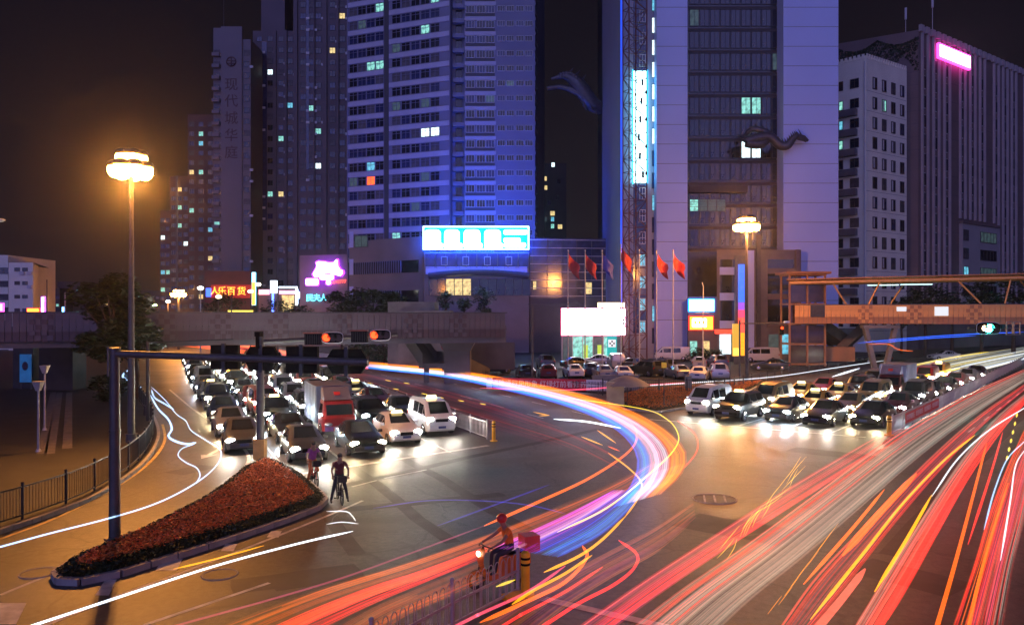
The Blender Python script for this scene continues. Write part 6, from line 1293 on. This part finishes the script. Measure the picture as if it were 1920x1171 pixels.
def rider(label, loc, ang, shirt, joints, trm, helmet=None, hairc=hair_m):
    """joints: dict of positions in the rider's own frame, +X forwards"""
    t = thing('person', label, 'person', loc, ang); J = {k_: Vector(v) for k_, v in joints.items()}
    names = ['pelvis', 'belly', 'chest', 'neck', 'head0', 'head1', 'shl', 'ell', 'wrl', 'hal', 'shr', 'elr', 'wrr', 'har', 'hil', 'knl', 'anl', 'tol', 'hir', 'knr', 'anr', 'tor']
    J['head0'] = J['neck']+(J['head']-J['neck'])*.45; J['head1'] = J['head']
    for s_ in 'lr':
        J['ha'+s_] = J['wr'+s_]+(J['wr'+s_]-J['el'+s_]).normalized()*.075; J['to'+s_] = J['an'+s_]+Vector((.15, 0, -.05))
    rad = [(.15, .12), (.15, .115), (.17, .12), .06, .088, .085, .065, .046, .03, .04, .065, .046, .03, .04, .09, .062, .042, .035, .09, .062, .042, .035]
    ed = [(0, 1), (1, 2), (2, 3), (3, 4), (4, 5), (2, 6), (6, 7), (7, 8), (8, 9), (2, 10), (10, 11), (11, 12), (12, 13), (0, 14), (14, 15), (15, 16), (16, 17), (0, 18), (18, 19), (19, 20), (20, 21)]
    vs = [J[n] for n in names]
    def fm(c_):
        best = min(range(len(vs)), key=lambda i: (vs[i]-c_).length); n = names[best]
        if n in ('neck', 'head0', 'head1', 'hal', 'har', 'wrl', 'wrr', 'ell', 'elr'): return 0
        if n in ('tol', 'tor', 'anl', 'anr') and (c_-J['an'+n[-1]]).z < .03: return 3
        if n in ('pelvis', 'hil', 'hir', 'knl', 'knr', 'anl', 'anr', 'tol', 'tor'): return 2
        return 1
    ex = MB()
    for s_ in 'lr': hand_fingers(ex, J['ha'+s_], J['ha'+s_]-J['wr'+s_])
    hd = J['head']
    ex.ell(hd+Vector((.098, 0, -.02)), (.022, .014, .024), 6, 4)                       # nose
    for y in (-.078, .078): ex.ell(hd+Vector((0, y, -.01)), (.022, .012, .034), 6, 4)   # ears
    part('body', skinned('body', vs, ed, rad, [skin, shirt, trm, shoe], fm, ex), t)
    for y in (-.032, .032): k = MB(); k.ell((0, 0, 0), (.008, .013, .008), 8, 4); part('eye', cached('eye', lambda: k.mesh('eye', black_m)), t, hd+Vector((.084, y, .012)))
    k = MB(); k.ell((0, 0, 0), (.008, .026, .006), 8, 4); part('mouth', cached('mouth', lambda: k.mesh('mouth', mat('lip', (.25, .08, .07)))), t, hd+Vector((.083, 0, -.062)))
    k = MB()
    if helmet: k.ell(hd+Vector((-.01, 0, .035)), (.14, .125, .13), 14, 8); part('helmet', k.mesh('helmet', helmet, 60), t)
    else: k.ell(hd+Vector((-.022, 0, .035)), (.103, .094, .095), 14, 8); part('hair', k.mesh('hair', hairc, 60), t)
    return t
def bicycle(label, loc, ang, m):
    t = thing('bicycle', label, 'bicycle', loc, ang); wheel2(t, .52, .31); wheel2(t, -.52, .31)
    k = MB()
    for a, b, r in (((-.52, 0, .33), (-.12, 0, .3), .014), ((-.12, 0, .3), (-.22, 0, .8), .017), ((-.12, 0, .3), (.36, 0, .74), .018), ((-.2, 0, .7), (.36, 0, .82), .016), ((-.52, 0, .33), (-.2, 0, .68), .012), ((.34, 0, .9), (.52, 0, .33), .018)): k.cyl(a, b, r, r, 8)
    part('frame', k.mesh('frame', m, 50), t)
    k = MB(); k.tube([(.2, -.29, 1.0), (.34, -.2, 1.02), (.34, 0, .98), (.34, .2, 1.02), (.2, .29, 1.0)], .013, 7); part('handlebar', k.mesh('handlebar', dark_steel, 50), t)
    k = MB(); k.ell((-.24, 0, .86), (.14, .08, .035), 10, 6); part('saddle', k.mesh('saddle', black_m, 60), t)
    k = MB(); k.cyl((-.12, -.08, .3), (-.12, .08, .3), .09, .09, 14); k.bar((-.12, -.1, .3), (-.02, -.1, .17), .02, .02); k.bar((-.12, .1, .3), (-.22, .1, .43), .02, .02); part('crank', k.mesh('crank', dark_steel), t)
    for x, y, z in ((-.02, -.15, .17), (-.22, .15, .43)): k = MB(); k.box((0, 0, 0), (.09, .1, .02)); part('pedal', cached('pedal', lambda: k.mesh('pedal', black_m)), t, (x, y, z))
    k = MB(); k.ell((.46, 0, .86), (.04, .035, .035), 8, 5); part('front_lamp', k.mesh('front_lamp', glow('bike_lamp', (1, .95, .9), 5)), t)
    k = MB(); k.box((.55, 0, .86), (.22, .3, .02)); k.box((.65, 0, .95), (.02, .3, .2)); k.box((.45, 0, .95), (.02, .3, .2)); k.box((.55, .15, .95), (.22, .02, .2)); k.box((.55, -.15, .95), (.22, .02, .2)); part('basket', k.mesh('basket', dark_steel), t)
    return t
face_cam = math.atan2(-1, .38)
g1 = G(637, 941); bicycle('black bicycle straddled at the corner of the flower island', g1, face_cam, dark_steel)
std = dict(pelvis=(-.1, 0, .95), belly=(-.08, 0, 1.12), chest=(-.02, 0, 1.35), neck=(.02, 0, 1.52), head=(.06, 0, 1.68), shl=(-.02, .19, 1.42), ell=(.06, .3, 1.2), wrl=(.2, .28, 1.06), shr=(-.02, -.19, 1.42), elr=(.06, -.3, 1.2), wrr=(.2, -.28, 1.06), hil=(-.1, .11, .9), knl=(-.02, .22, .5), anl=(-.08, .3, .08), hir=(-.1, -.11, .9), knr=(0, -.22, .5), anr=(-.06, -.3, .08))
rider('person in a dark red shirt standing astride the black bicycle', g1, face_cam, mat('shirt_red', (.16, .02, .025), .8), std, trous)
g2 = G(588, 909); bicycle('bicycle of the second cyclist beside the grey hatchback', g2, face_cam+.1, red_m)
sit = dict(pelvis=(-.22, 0, .93), belly=(-.2, 0, 1.1), chest=(-.1, 0, 1.32), neck=(-.04, 0, 1.48), head=(.02, 0, 1.64), shl=(-.1, .18, 1.39), ell=(.04, .28, 1.18), wrl=(.2, .28, 1.06), shr=(-.1, -.18, 1.39), elr=(.04, -.28, 1.18), wrr=(.2, -.28, 1.06), hil=(-.2, .1, .9), knl=(.1, .16, .6), anl=(-.18, .16, .5), hir=(-.2, -.1, .9), knr=(.12, -.16, .62), anr=(-.02, -.24, .16))
rider('person in purple and orange clothes riding the second bicycle by the island', g2, face_cam+.1, mat('shirt_purple', (.3, .04, .28), .7), sit, mat('skirt_orange', (.5, .12, .03), .7))
# scooter with its rider behind the hooped railing
g3 = G(935, 1098); sa = math.radians(205)
t = thing('motor_scooter', 'orange delivery scooter passing behind the hooped white railing', 'scooter', g3, sa); sc_o = mat('scooter_orange', (.5, .13, .02), .35, 0, .1, 3)
for x in (.6, -.55): wheel2(t, x, .2, .05, 6)
k = MB(); k.loft([[(x, -w, z0), (x, w, z0), (x, w*.8, z1), (x, -w*.8, z1)] for x, w, z0, z1 in ((-.85, .1, .5, .75), (-.5, .17, .4, .8), (-.1, .16, .3, .72), (.0, .15, .22, .34), (.35, .14, .22, .34))]); part('rear_body', k.mesh('rear_body', sc_o, 40), t)
k = MB(); k.loft([[(.38, -.18, .3), (.44, .0, .3), (.38, .18, .3), (.34, 0, .3)], [(.5, -.2, .7), (.58, 0, .7), (.5, .2, .7), (.45, 0, .7)], [(.42, -.1, 1.0), (.48, 0, 1.02), (.42, .1, 1.0), (.38, 0, 1.0)]]); part('leg_shield', k.mesh('leg_shield', sc_o, 40), t)
k = MB(); k.ell((-.4, 0, .82), (.38, .15, .06), 12, 6); part('seat', k.mesh('seat', black_m, 60), t)
k = MB(); k.tube([(.3, -.32, 1.06), (.42, -.12, 1.08), (.42, .12, 1.08), (.3, .32, 1.06)], .016, 7); k.cyl((.42, 0, 1.05), (.6, 0, .25), .025, .025, 8); part('handlebar', k.mesh('handlebar', dark_steel, 50), t)
k = MB(); k.box((-.85, 0, 1.0), (.42, .42, .4)); part('delivery_box', k.mesh('delivery_box', red_m), t); k = MB(); k.ell((.55, 0, .88), (.05, .09, .07), 10, 6); part('headlight', k.mesh('headlight', glow('scoot_lamp', (1, .9, .7), 6)), t)
scp = dict(pelvis=(-.3, 0, .95), belly=(-.28, 0, 1.12), chest=(-.2, 0, 1.34), neck=(-.14, 0, 1.5), head=(-.08, 0, 1.66), shl=(-.2, .19, 1.41), ell=(.02, .3, 1.2), wrl=(.26, .29, 1.1), shr=(-.2, -.19, 1.41), elr=(.02, -.3, 1.2), wrr=(.26, -.29, 1.1), hil=(-.28, .11, .93), knl=(.12, .16, .82), anl=(.15, .14, .42), hir=(-.28, -.11, .93), knr=(.12, -.16, .82), anr=(.15, -.14, .42))
rider('person in an orange jacket and red helmet on the delivery scooter', g3, sa, mat('jacket_orange', (.75, .2, .02), .7), scp, trous, red_m)
# ------------------------------------------------------------------ light trails left by the moving traffic: thin glowing threads at lamp height over the road
TC = {'red': (1.0, .03, .022), 'deepred': (.8, .012, .012), 'coral': C(255, 105, 85), 'orange': C(255, 105, 10), 'amber': C(255, 175, 20), 'yellow': C(255, 220, 70), 'pinkgrey': C(190, 160, 145), 'grey': C(150, 150, 138), 'palepink': C(250, 180, 225), 'white': C(235, 245, 255), 'magenta': C(215, 70, 225), 'violet': C(125, 85, 235), 'blue': C(40, 95, 245), 'sky': C(70, 175, 240), 'dullorange': C(165, 85, 35), 'brown': C(120, 62, 40), 'cyanwhite': C(170, 210, 255), 'indigo': C(70, 60, 200), 'hotpink': C(250, 80, 110), 'plum': C(150, 55, 90)}
def tm(c_, st): return thread('trail_%s_%s' % (c_, st), TC[c_], st)
BK, TK = .24, .6            # a ray crosses a thread twice, and threads of a band overlap
def trail(label, c_, st, pts, r=.03, z=.7, step=6, depth=None, name='light_trail'):
    q = [G(p[0], p[1], z) if depth is None else P(p[0], p[1], depth) for p in pts]
    off = lambda p: depth is None and (p[0] < 2 or p[0] > 1918 or p[1] > 1169)
    if off(pts[0]): q = [q[0]+(q[0]-q[1]).normalized()*9]+q
    if off(pts[-1]): q = q+[q[-1]+(q[-1]-q[-2]).normalized()*9]
    q = catmull(q, step); n = len(q); k = MB(q[0])
    k.tube(q, [r*min(1, .25+min(i, n-1-i)*.4) for i in range(n)], 6)
    return thing(name, label, 'light trail', q[0], 0, None, k.mesh(name, tm(c_, round(st*TK, 3)), 80))
def resample(pts, n):
    pts = [Vector((p[0], p[1], 0)) for p in pts]; c_ = catmull(pts, 8); Ls = [0]
    for a, b in zip(c_, c_[1:]): Ls.append(Ls[-1]+(b-a).length)
    o = []; j = 0
    for i in range(n):
        s = Ls[-1]*i/(n-1)
        while j < len(Ls)-2 and Ls[j+1] < s: j += 1
        o.append(c_[j].lerp(c_[j+1], (s-Ls[j])/max(1e-6, Ls[j+1]-Ls[j])))
    return o
def band(label, A, B, n, pal, r=(.012, .03), z=(.5, 1.0), clip=.25, jit=.5, seg=26, even=False, gain=1.0):
    """n threads spread between two edge lines; pal: list of (t, colour, strength)"""
    a, b = resample(A, seg), resample(B, seg); mats = []; mi = {}; k = None; o = None
    for i in range(n):
        t = (i+.5+(0 if even else RND.uniform(-jit, jit)))/n; t = min(1, max(0, t))
        cands = [p for p in pal if p[0] <= t < p[1]] or [pal[-1]]
        cc = RND.choice(cands)
        key = (cc[2], round(cc[3]*BK*gain*RND.choice((.55, .8, 1.0, 1.4)), 3))
        if key not in mi: mi[key] = len(mats); mats.append(tm(*key))
        zz = RND.uniform(*z); i0 = 0; i1 = seg
        if RND.random() < clip: i0 = RND.randrange(0, seg//2)
        if RND.random() < clip: i1 = RND.randrange(seg//2, seg)
        if i1-i0 < 4: continue
        pts = [G(*(a[j].lerp(b[j], t))[:2], zz) for j in range(i0, i1)]
        off = lambda q: q[0] < 2 or q[0] > 1918 or q[1] > 1169
        if i0 == 0 and off(a[0].lerp(b[0], t)): pts = [pts[0]+(pts[0]-pts[1]).normalized()*14]+pts
        if i1 == seg and off(a[-1].lerp(b[-1], t)): pts = pts+[pts[-1]+(pts[-1]-pts[-2]).normalized()*9]
        if o is None: o = pts[0]; k = MB(o)
        rr = RND.uniform(*r)*RND.choice((.5, .9, 1.6)); m = len(pts); k.tube(pts, [rr*min(1, .3+min(j, m-1-j)*.35) for j in range(m)], 5, mi[key])
    return tag(link('light_streaks', k.mesh('light_streaks', mats, 80, fix=False), None, o), label, 'light streaks', kind='stuff')
# the sweeping bus trail
inA = [(684, 690), (830, 706), (940, 729), (1050, 757), (1130, 789), (1178, 826), (1196, 868), (1180, 915), (1150, 950)]
outA = [(684, 677), (830, 691), (940, 707), (1060, 731), (1160, 760), (1240, 800), (1283, 843), (1280, 880), (1240, 925)]
band('broad sweeping ribbon of light, blue inside, pink in the middle, amber outside', inA, outA, 96, [(0, .30, 'sky', .85), (0, .28, 'blue', .9), (.22, .3, 'cyanwhite', 1.0), (.26, .62, 'palepink', 1.05), (.3, .66, 'white', .95), (.4, .7, 'palepink', 1.1), (.68, 1.01, 'orange', 1.1), (.72, 1.01, 'amber', 1.0), (.66, .8, 'coral', 1.0)], r=(.03, .05), z=(.7, 1.1), clip=0, seg=40, gain=.42)
band('flat ribbon of light after the turn, magenta above shading to deep blue', [(1150, 918), (1080, 955), (1010, 988), (925, 1026)], [(1208, 918), (1180, 955), (1130, 1000), (1050, 1044)], 58, [(0, .2, 'magenta', 1.1), (.1, .4, 'palepink', .95), (.15, .45, 'magenta', .9), (.3, .65, 'violet', 1.0), (.4, .75, 'indigo', 1.1), (.6, 1.01, 'blue', 1.0), (.7, .95, 'sky', .6)], r=(.016, .026), z=(.75, 1.1), clip=.08, gain=.75)
band('amber streaks trailing inside the turn towards the lower left', [(1228, 862), (1160, 900), (1050, 948), (920, 1000), (760, 1056), (600, 1105), (420, 1172)], [(1226, 878), (1170, 922), (1075, 968), (950, 1020), (800, 1082), (660, 1130), (560, 1176)], 34, [(0, 1.01, 'orange', .75), (0, 1.01, 'dullorange', .9), (0, 1.01, 'brown', .8)], r=(.012, .026), clip=.2, gain=.75)
band('red streaks leaving the sweeping ribbon towards the lower left', [(920, 1020), (800, 1064), (680, 1104), (540, 1160), (470, 1190)], [(905, 1046), (800, 1090), (700, 1132), (600, 1180), (560, 1200)], 34, [(0, 1.01, 'red', 1.0), (0, 1.01, 'deepred', .9), (0, 1.01, 'red', .8)], r=(.012, .028), clip=.15, gain=.8)
band('dull orange streaks under the red ones by the hooped railing', [(905, 1050), (800, 1094), (700, 1136), (620, 1180)], [(920, 1085), (840, 1120), (770, 1150), (715, 1185)], 24, [(0, 1.01, 'dullorange', .9), (0, 1.01, 'brown', .8), (0, 1.01, 'orange', .5)], r=(.012, .024), clip=.2)
trail('thick orange arc curling back inside the turn to the lower left', 'orange', 1.1, [(1128, 764), (1180, 790), (1194, 815), (1180, 845), (1110, 893), (1010, 940), (908, 985)], .045)
trail('thin red thread continuing the orange arc to the left edge', 'plum', .8, [(908, 985), (760, 1040), (640, 1083), (500, 1125), (300, 1180)], .02)
trail('white gold thread looping round the outside of the sweeping ribbon', 'yellow', 1.1, [(1060, 745), (1200, 765), (1250, 785), (1272, 815), (1262, 845), (1215, 890), (1140, 950), (1045, 997)], .028)
trail('outer red loop beyond the amber edge of the sweeping ribbon', 'red', .9, [(1270, 788), (1302, 812), (1308, 840), (1290, 868), (1255, 895)], .03)
trail('fork of orange and yellow crossing under the ribbon turn', 'amber', 1.0, [(1140, 848), (1180, 878), (1203, 905), (1195, 935), (1172, 968)], .03)
trail('yellow streak falling from the turn beside the scooter', 'amber', 1.1, [(1172, 968), (1130, 1010), (1085, 1042), (1020, 1072)], .035)
trail('second yellow streak just below the first beside the scooter', 'amber', 1.0, [(1110, 1040), (1060, 1074), (1000, 1106), (960, 1132)], .032)
trail('short yellow streak seen through the hooped railing', 'yellow', .9, [(966, 1086), (930, 1099)], .03)
trail('bright red loop swelling right of the scooter', 'red', 1.1, [(1160, 1012), (1194, 1038), (1188, 1065), (1150, 1096), (1085, 1130), (1010, 1178)], .035)
trail('orange streak inside the red loop right of the scooter', 'orange', 1.1, [(1092, 1022), (1100, 1045), (1060, 1090), (980, 1130), (900, 1166)], .04)
trail('crimson streak below the hooped railing', 'hotpink', .9, [(1060, 1060), (990, 1108), (900, 1150), (840, 1180)], .03)
trail('red streak right of the crimson one at the bottom', 'red', .9, [(1130, 1062), (1060, 1108), (980, 1150), (930, 1180)], .03)
band('dull brown orange streaks low in the middle foreground', [(1300, 940), (1220, 992), (1110, 1050), (1000, 1110), (900, 1172)], [(1305, 975), (1240, 1030), (1150, 1080), (1070, 1130), (1010, 1176)], 42, [(0, 1.01, 'dullorange', .8), (0, 1.01, 'brown', .9), (0, 1.01, 'brown', .7), (0, 1.01, 'plum', .6)], r=(.012, .022), clip=.35)
# red and pale streaks of the right carriageway
band('deep red streaks edging the right carriageway near the yellow bollard', [(1655, 812), (1600, 842), (1480, 912), (1330, 1008), (1200, 1092), (1080, 1176)], [(1700, 800), (1640, 850), (1530, 920), (1390, 1010), (1270, 1090), (1150, 1178)], 60, [(0, 1.01, 'red', 1.0), (0, 1.01, 'deepred', .9), (0, 1.01, 'plum', .7), (0, .5, 'coral', .7)], r=(.006, .016), clip=.25)
band('broad pale grey and pink streaks down the right carriageway', [(1925, 690), (1790, 752), (1660, 830), (1530, 925), (1400, 1020), (1270, 1110), (1180, 1180)], [(1925, 712), (1830, 775), (1730, 850), (1620, 945), (1510, 1040), (1410, 1120), (1345, 1180)], 125, [(0, 1.01, 'pinkgrey', .55), (0, 1.01, 'grey', .55), (.0, .5, 'coral', .9), (.1, .45, 'red', .8), (.5, 1.01, 'grey', .6), (.6, 1.01, 'pinkgrey', .6), (.2, .5, 'pinkgrey', 1.0)], r=(.007, .015), z=(.4, 1.1), clip=.2)
band('red and grey streaks between the pale band and the yellow lines', [(1925, 716), (1820, 790), (1720, 880), (1620, 985), (1530, 1080), (1460, 1178)], [(1925, 728), (1840, 800), (1755, 890), (1670, 990), (1600, 1080), (1520, 1178)], 55, [(0, 1.01, 'red', .95), (0, 1.01, 'deepred', .9), (.3, 1.01, 'plum', .6), (0, .7, 'coral', .7)], r=(.006, .016), clip=.3)
band('dense red streaks right of the yellow lines', [(1925, 735), (1860, 790), (1790, 880), (1720, 985), (1660, 1080), (1600, 1178)], [(1925, 752), (1880, 805), (1820, 890), (1760, 995), (1710, 1085), (1655, 1178)], 75, [(0, .6, 'coral', .8), (.2, 1.01, 'red', 1.0), (.3, 1.01, 'red', .9), (0, .4, 'grey', .7)], r=(.006, .016), clip=.2)
band('red and orange streaks fanning to the lower right corner', [(1922, 800), (1890, 870), (1855, 960), (1825, 1060), (1785, 1178)], [(1960, 800), (1940, 880), (1922, 970), (1900, 1060), (1880, 1178)], 85, [(0, .3, 'orange', .95), (0, 1.01, 'red', 1.0), (.3, 1.01, 'hotpink', .85), (.4, 1.01, 'coral', .8), (.2, .6, 'deepred', .9), (.8, 1.01, 'grey', .7)], r=(.006, .016), clip=.35)
for i, (c_, st, pts, r) in enumerate((
        ('orange', 1.1, [(1718, 888), (1650, 960), (1580, 1040)], .10), ('orange', 1.2, [(1658, 917), (1600, 988), (1507, 1094)], .045), ('amber', 1.2, [(1828, 815), (1775, 858), (1700, 935), (1620, 1035), (1520, 1160)], .04), ('amber', 1.3, [(1747, 927), (1700, 1010), (1640, 1108)], .045),
        ('coral', .9, [(1622, 1066), (1580, 1120), (1530, 1180)], .085), ('orange', 1.0, [(1850, 830), (1832, 900), (1795, 1040), (1755, 1180)], .045), ('red', 1.0, [(1880, 810), (1860, 880), (1815, 1020)], .04), ('white', 1.2, [(1925, 762), (1860, 802), (1800, 855), (1747, 930)], .03),
        ('cyanwhite', 1.1, [(1922, 826), (1890, 858), (1866, 915), (1845, 992)], .024), ('white', 1.0, [(1925, 838), (1905, 870), (1894, 940), (1876, 1050)], .024), ('orange', 1.0, [(1890, 905), (1860, 1000), (1835, 1090), (1815, 1180)], .035))):
    trail(['thick orange bar of light lying along the right carriageway', 'orange streak left of the thick orange bar', 'long amber line running past the thick orange bar up to the queue', 'bright amber streak right of the long amber line', 'broad coral bar of light at the bottom of the right carriageway', 'single orange thread curving to the bottom right', 'single red thread beside the curving orange one', 'thin white thread through the red streaks', 'pale blue thread near the yellow dashes', 'white thread right of the pale blue one', 'orange thread at the left of the lower right fan'][i], c_, st, pts, r)
for i in range(6):
    a, b = Vector((1908, 772)), Vector((1886, 868)); p, q = a.lerp(b, i/6+.02), a.lerp(b, i/6+.1)
    o = trail('short yellow dash of light in a dotted line at the right', 'yellow', 1.3, [tuple(p), tuple(q)], .045); o['group'] = 'dotted yellow dashes of light'
for i in range(16):
    x = RND.uniform(0, 1); p = Vector((1342, 1052)).lerp(Vector((1480, 905)), x); q = p+Vector((RND.uniform(22, 46), RND.uniform(-58, -30)))
    p += Vector((RND.uniform(-14, 18), 0)); o = trail('thin yellow scribble of light at the edge of the pale streaks', 'yellow', .8, [tuple(p), tuple(p.lerp(q, .5)+Vector((RND.uniform(-4, 4), 0))), tuple(q)], .009, step=3); o['group'] = 'yellow scribbles of light'
for i in range(9):
    p = Vector((1440+i*14+RND.uniform(-6, 6), 1150-i*17)); q = p+Vector((26, -34)); o = trail('faint gold scribble of light between the red lines', 'amber', .7, [tuple(p), tuple(q)], .012, step=3); o['group'] = 'faint gold scribbles of light'
# pale threads left by bicycles on the slip lane
trail('blue white thread wriggling down the slip lane nearest the railing', 'cyanwhite', 1.6, [(282, 740), (296, 765), (315, 785), (322, 803), (316, 817), (330, 827), (352, 832), (368, 829)], .05, .8)
trail('white thread swinging wide across the slip lane and out to the left edge', 'cyanwhite', 1.5, [(283, 724), (310, 750), (330, 775), (348, 788), (358, 806), (385, 824), (412, 842), (412, 862), (390, 888), (345, 918), (285, 946), (200, 972), (90, 1000), (-20, 1030)], .024, .8)
trail('short white thread curling between the two long ones', 'cyanwhite', 1.3, [(364, 832), (342, 840), (334, 853), (348, 866), (368, 876), (375, 890), (368, 905)], .024, .8)
trail('short bright thread beside the dark gantry post', 'cyanwhite', 1.4, [(284, 730), (290, 745), (308, 756), (326, 767)], .05, .8)
trail('blue elbow of light seen left of the tall lamp post', 'cyanwhite', 1.5, [(242, 692), (230, 704), (240, 713)], .09, .8); trail('blue dash of light right of the tall lamp post', 'cyanwhite', 1.5, [(251, 718), (265, 726)], .08, .8)
trail('long straight white line of light below the flower island', 'white', 1.7, [(30, 1182), (200, 1126), (400, 1061), (560, 1018), (662, 995)], .026, .7)
trail('short gold line of light below the flower island', 'amber', 1.1, [(325, 1066), (400, 1048), (495, 1022)], .02, .5)
trail('small white hook of light by the cyclist', 'white', 1.1, [(612, 958), (648, 958), (660, 966), (667, 976)], .018, .3); trail('white dash of light under the small hook', 'white', 1.0, [(612, 982), (640, 978), (672, 981)], .016, .3)
trail('faint blue arc across the empty road', 'indigo', .55, [(700, 952), (800, 938), (900, 938), (990, 946), (1060, 962)], .016, .5); trail('faint violet streak rising across the empty road', 'indigo', .45, [(820, 985), (930, 945), (1030, 908)], .022, .5)
# red threads across the middle road
band('long red threads crossing the middle road towards the turn', [(640, 690), (760, 712), (900, 748), (1010, 785), (1100, 820), (1180, 862)], [(640, 702), (720, 735), (840, 778), (960, 812), (1060, 842), (1150, 885)], 26, [(0, 1.01, 'deepred', .4), (0, 1.01, 'plum', .5), (0, 1.01, 'red', .3), (0, 1.01, 'brown', .5)], r=(.008, .022), z=(.5, .9), clip=.7)
for i, pts in enumerate(([(1038, 785), (1100, 790), (1164, 802)], [(1030, 778), (1010, 779)], [(1090, 818), (1130, 834)], [(1120, 806), (1155, 830)], [(1000, 772), (1030, 778)], [(1140, 836), (1162, 845)])):
    trail(['creamy white smear of light inside the turn', 'tiny amber dash inside the turn', 'amber dash below the white smear', 'long amber dash right of the white smear', 'small amber dash left of the white smear', 'amber fleck near the crossing threads'][i], ['white', 'amber', 'amber', 'amber', 'amber', 'orange'][i], [1.6, 1, 1.1, 1.1, 1, 1][i], pts, [.055, .03, .03, .035, .03, .03][i], .6)
for i, (x, y) in enumerate(((611, 695), (662, 712), (694, 718), (742, 729), (762, 718), (795, 738), (826, 745), (864, 751), (727, 713), (905, 757))):
    o = trail('tiny white glint of light on the middle road', 'yellow', 1.2, [(x-5, y-1), (x+6, y+1)], .05, .5, 3); o['group'] = 'white glints on the middle road'
band('amber and red streaks far under the grey footbridge', [(400, 641), (480, 648), (560, 662), (690, 686)], [(400, 646), (480, 655), (560, 671), (690, 692)], 20, [(0, .6, 'orange', 1.1), (0, 1.01, 'coral', 1.0), (.5, 1.01, 'red', 1.0)], r=(.06, .1), z=(.6, .9), clip=.1)
band('red streaks far under the grey footbridge above the queue', [(318, 640), (390, 645), (470, 656)], [(318, 646), (390, 654), (470, 668)], 14, [(0, 1.01, 'red', 1.1), (0, 1.01, 'orange', 1.0), (0, 1.01, 'hotpink', .9)], r=(.07, .12), z=(.6, .9), clip=.3)
# threads on the far side of the right road
band('pale headlight streaks running off to the right edge', [(1700, 686), (1790, 668), (1925, 648)], [(1760, 720), (1830, 697), (1925, 672)], 46, [(0, 1.01, 'white', .9), (0, 1.01, 'yellow', 1.1), (0, 1.01, 'grey', .8), (.3, 1.01, 'white', 1.2)], r=(.03, .08), z=(.5, .9), clip=.4)
trail('long thin white line passing behind the white minivan', 'white', 1.1, [(1155, 726), (1300, 717), (1450, 706), (1560, 690), (1668, 674)], .04, .7); trail('long pink line under the red banner', 'hotpink', 1.0, [(900, 727), (1050, 731), (1170, 724), (1300, 716)], .06, .7)
for i, pts in enumerate(([(1608, 643), (1700, 634), (1800, 627), (1925, 622)], [(1641, 643), (1740, 634), (1830, 629)])): trail(['upper of two straight blue lines under the orange footbridge', 'lower of two straight blue lines under the orange footbridge'][i], 'blue', 1.4, pts, .05, depth=88)
trail('orange curl of light behind the truck in the right queue', 'orange', 1.0, [(1628, 645), (1665, 645), (1685, 655), (1712, 658)], .06, depth=92)
# warm yellow stripes along the right queue
for i, pts in enumerate(([(1690, 716), (1760, 698), (1800, 690)], [(1640, 735), (1670, 724)], [(1620, 750), (1665, 728)], [(1560, 706), (1612, 690)])): trail(['yellow stripe of light deep in the right queue', 'short gold stripe beside the right queue truck', 'white stripe between cars of the right queue', 'white stripe left of the truck in the right queue'][i], ['yellow', 'amber', 'white', 'white'][i], 1.3, pts, .09, 1.2)

# ------------------------------------------------------------------ humid night air, added for the glow round lamps and signs
k = MB(); k.box((0, 370, 52.5), (1230, 1090, 107))
hm = bpy.data.materials.new('humid_glow_air'); hm.use_nodes = True; n = hm.node_tree.nodes; n.remove(n['Principled BSDF'])
pv_ = n.new('ShaderNodeVolumePrincipled'); pv_.inputs['Color'].default_value = (.8, .8, .85, 1); pv_.inputs['Density'].default_value = .00026; pv_.inputs['Anisotropy'].default_value = .93
hm.node_tree.links.new(pv_.outputs[0], n['Material Output'].inputs['Volume'])
tag(link('haze', k.mesh('haze', hm)), 'thin humid air added to give the lamps and signs a glow over the whole junction', 'haze', kind='stuff')
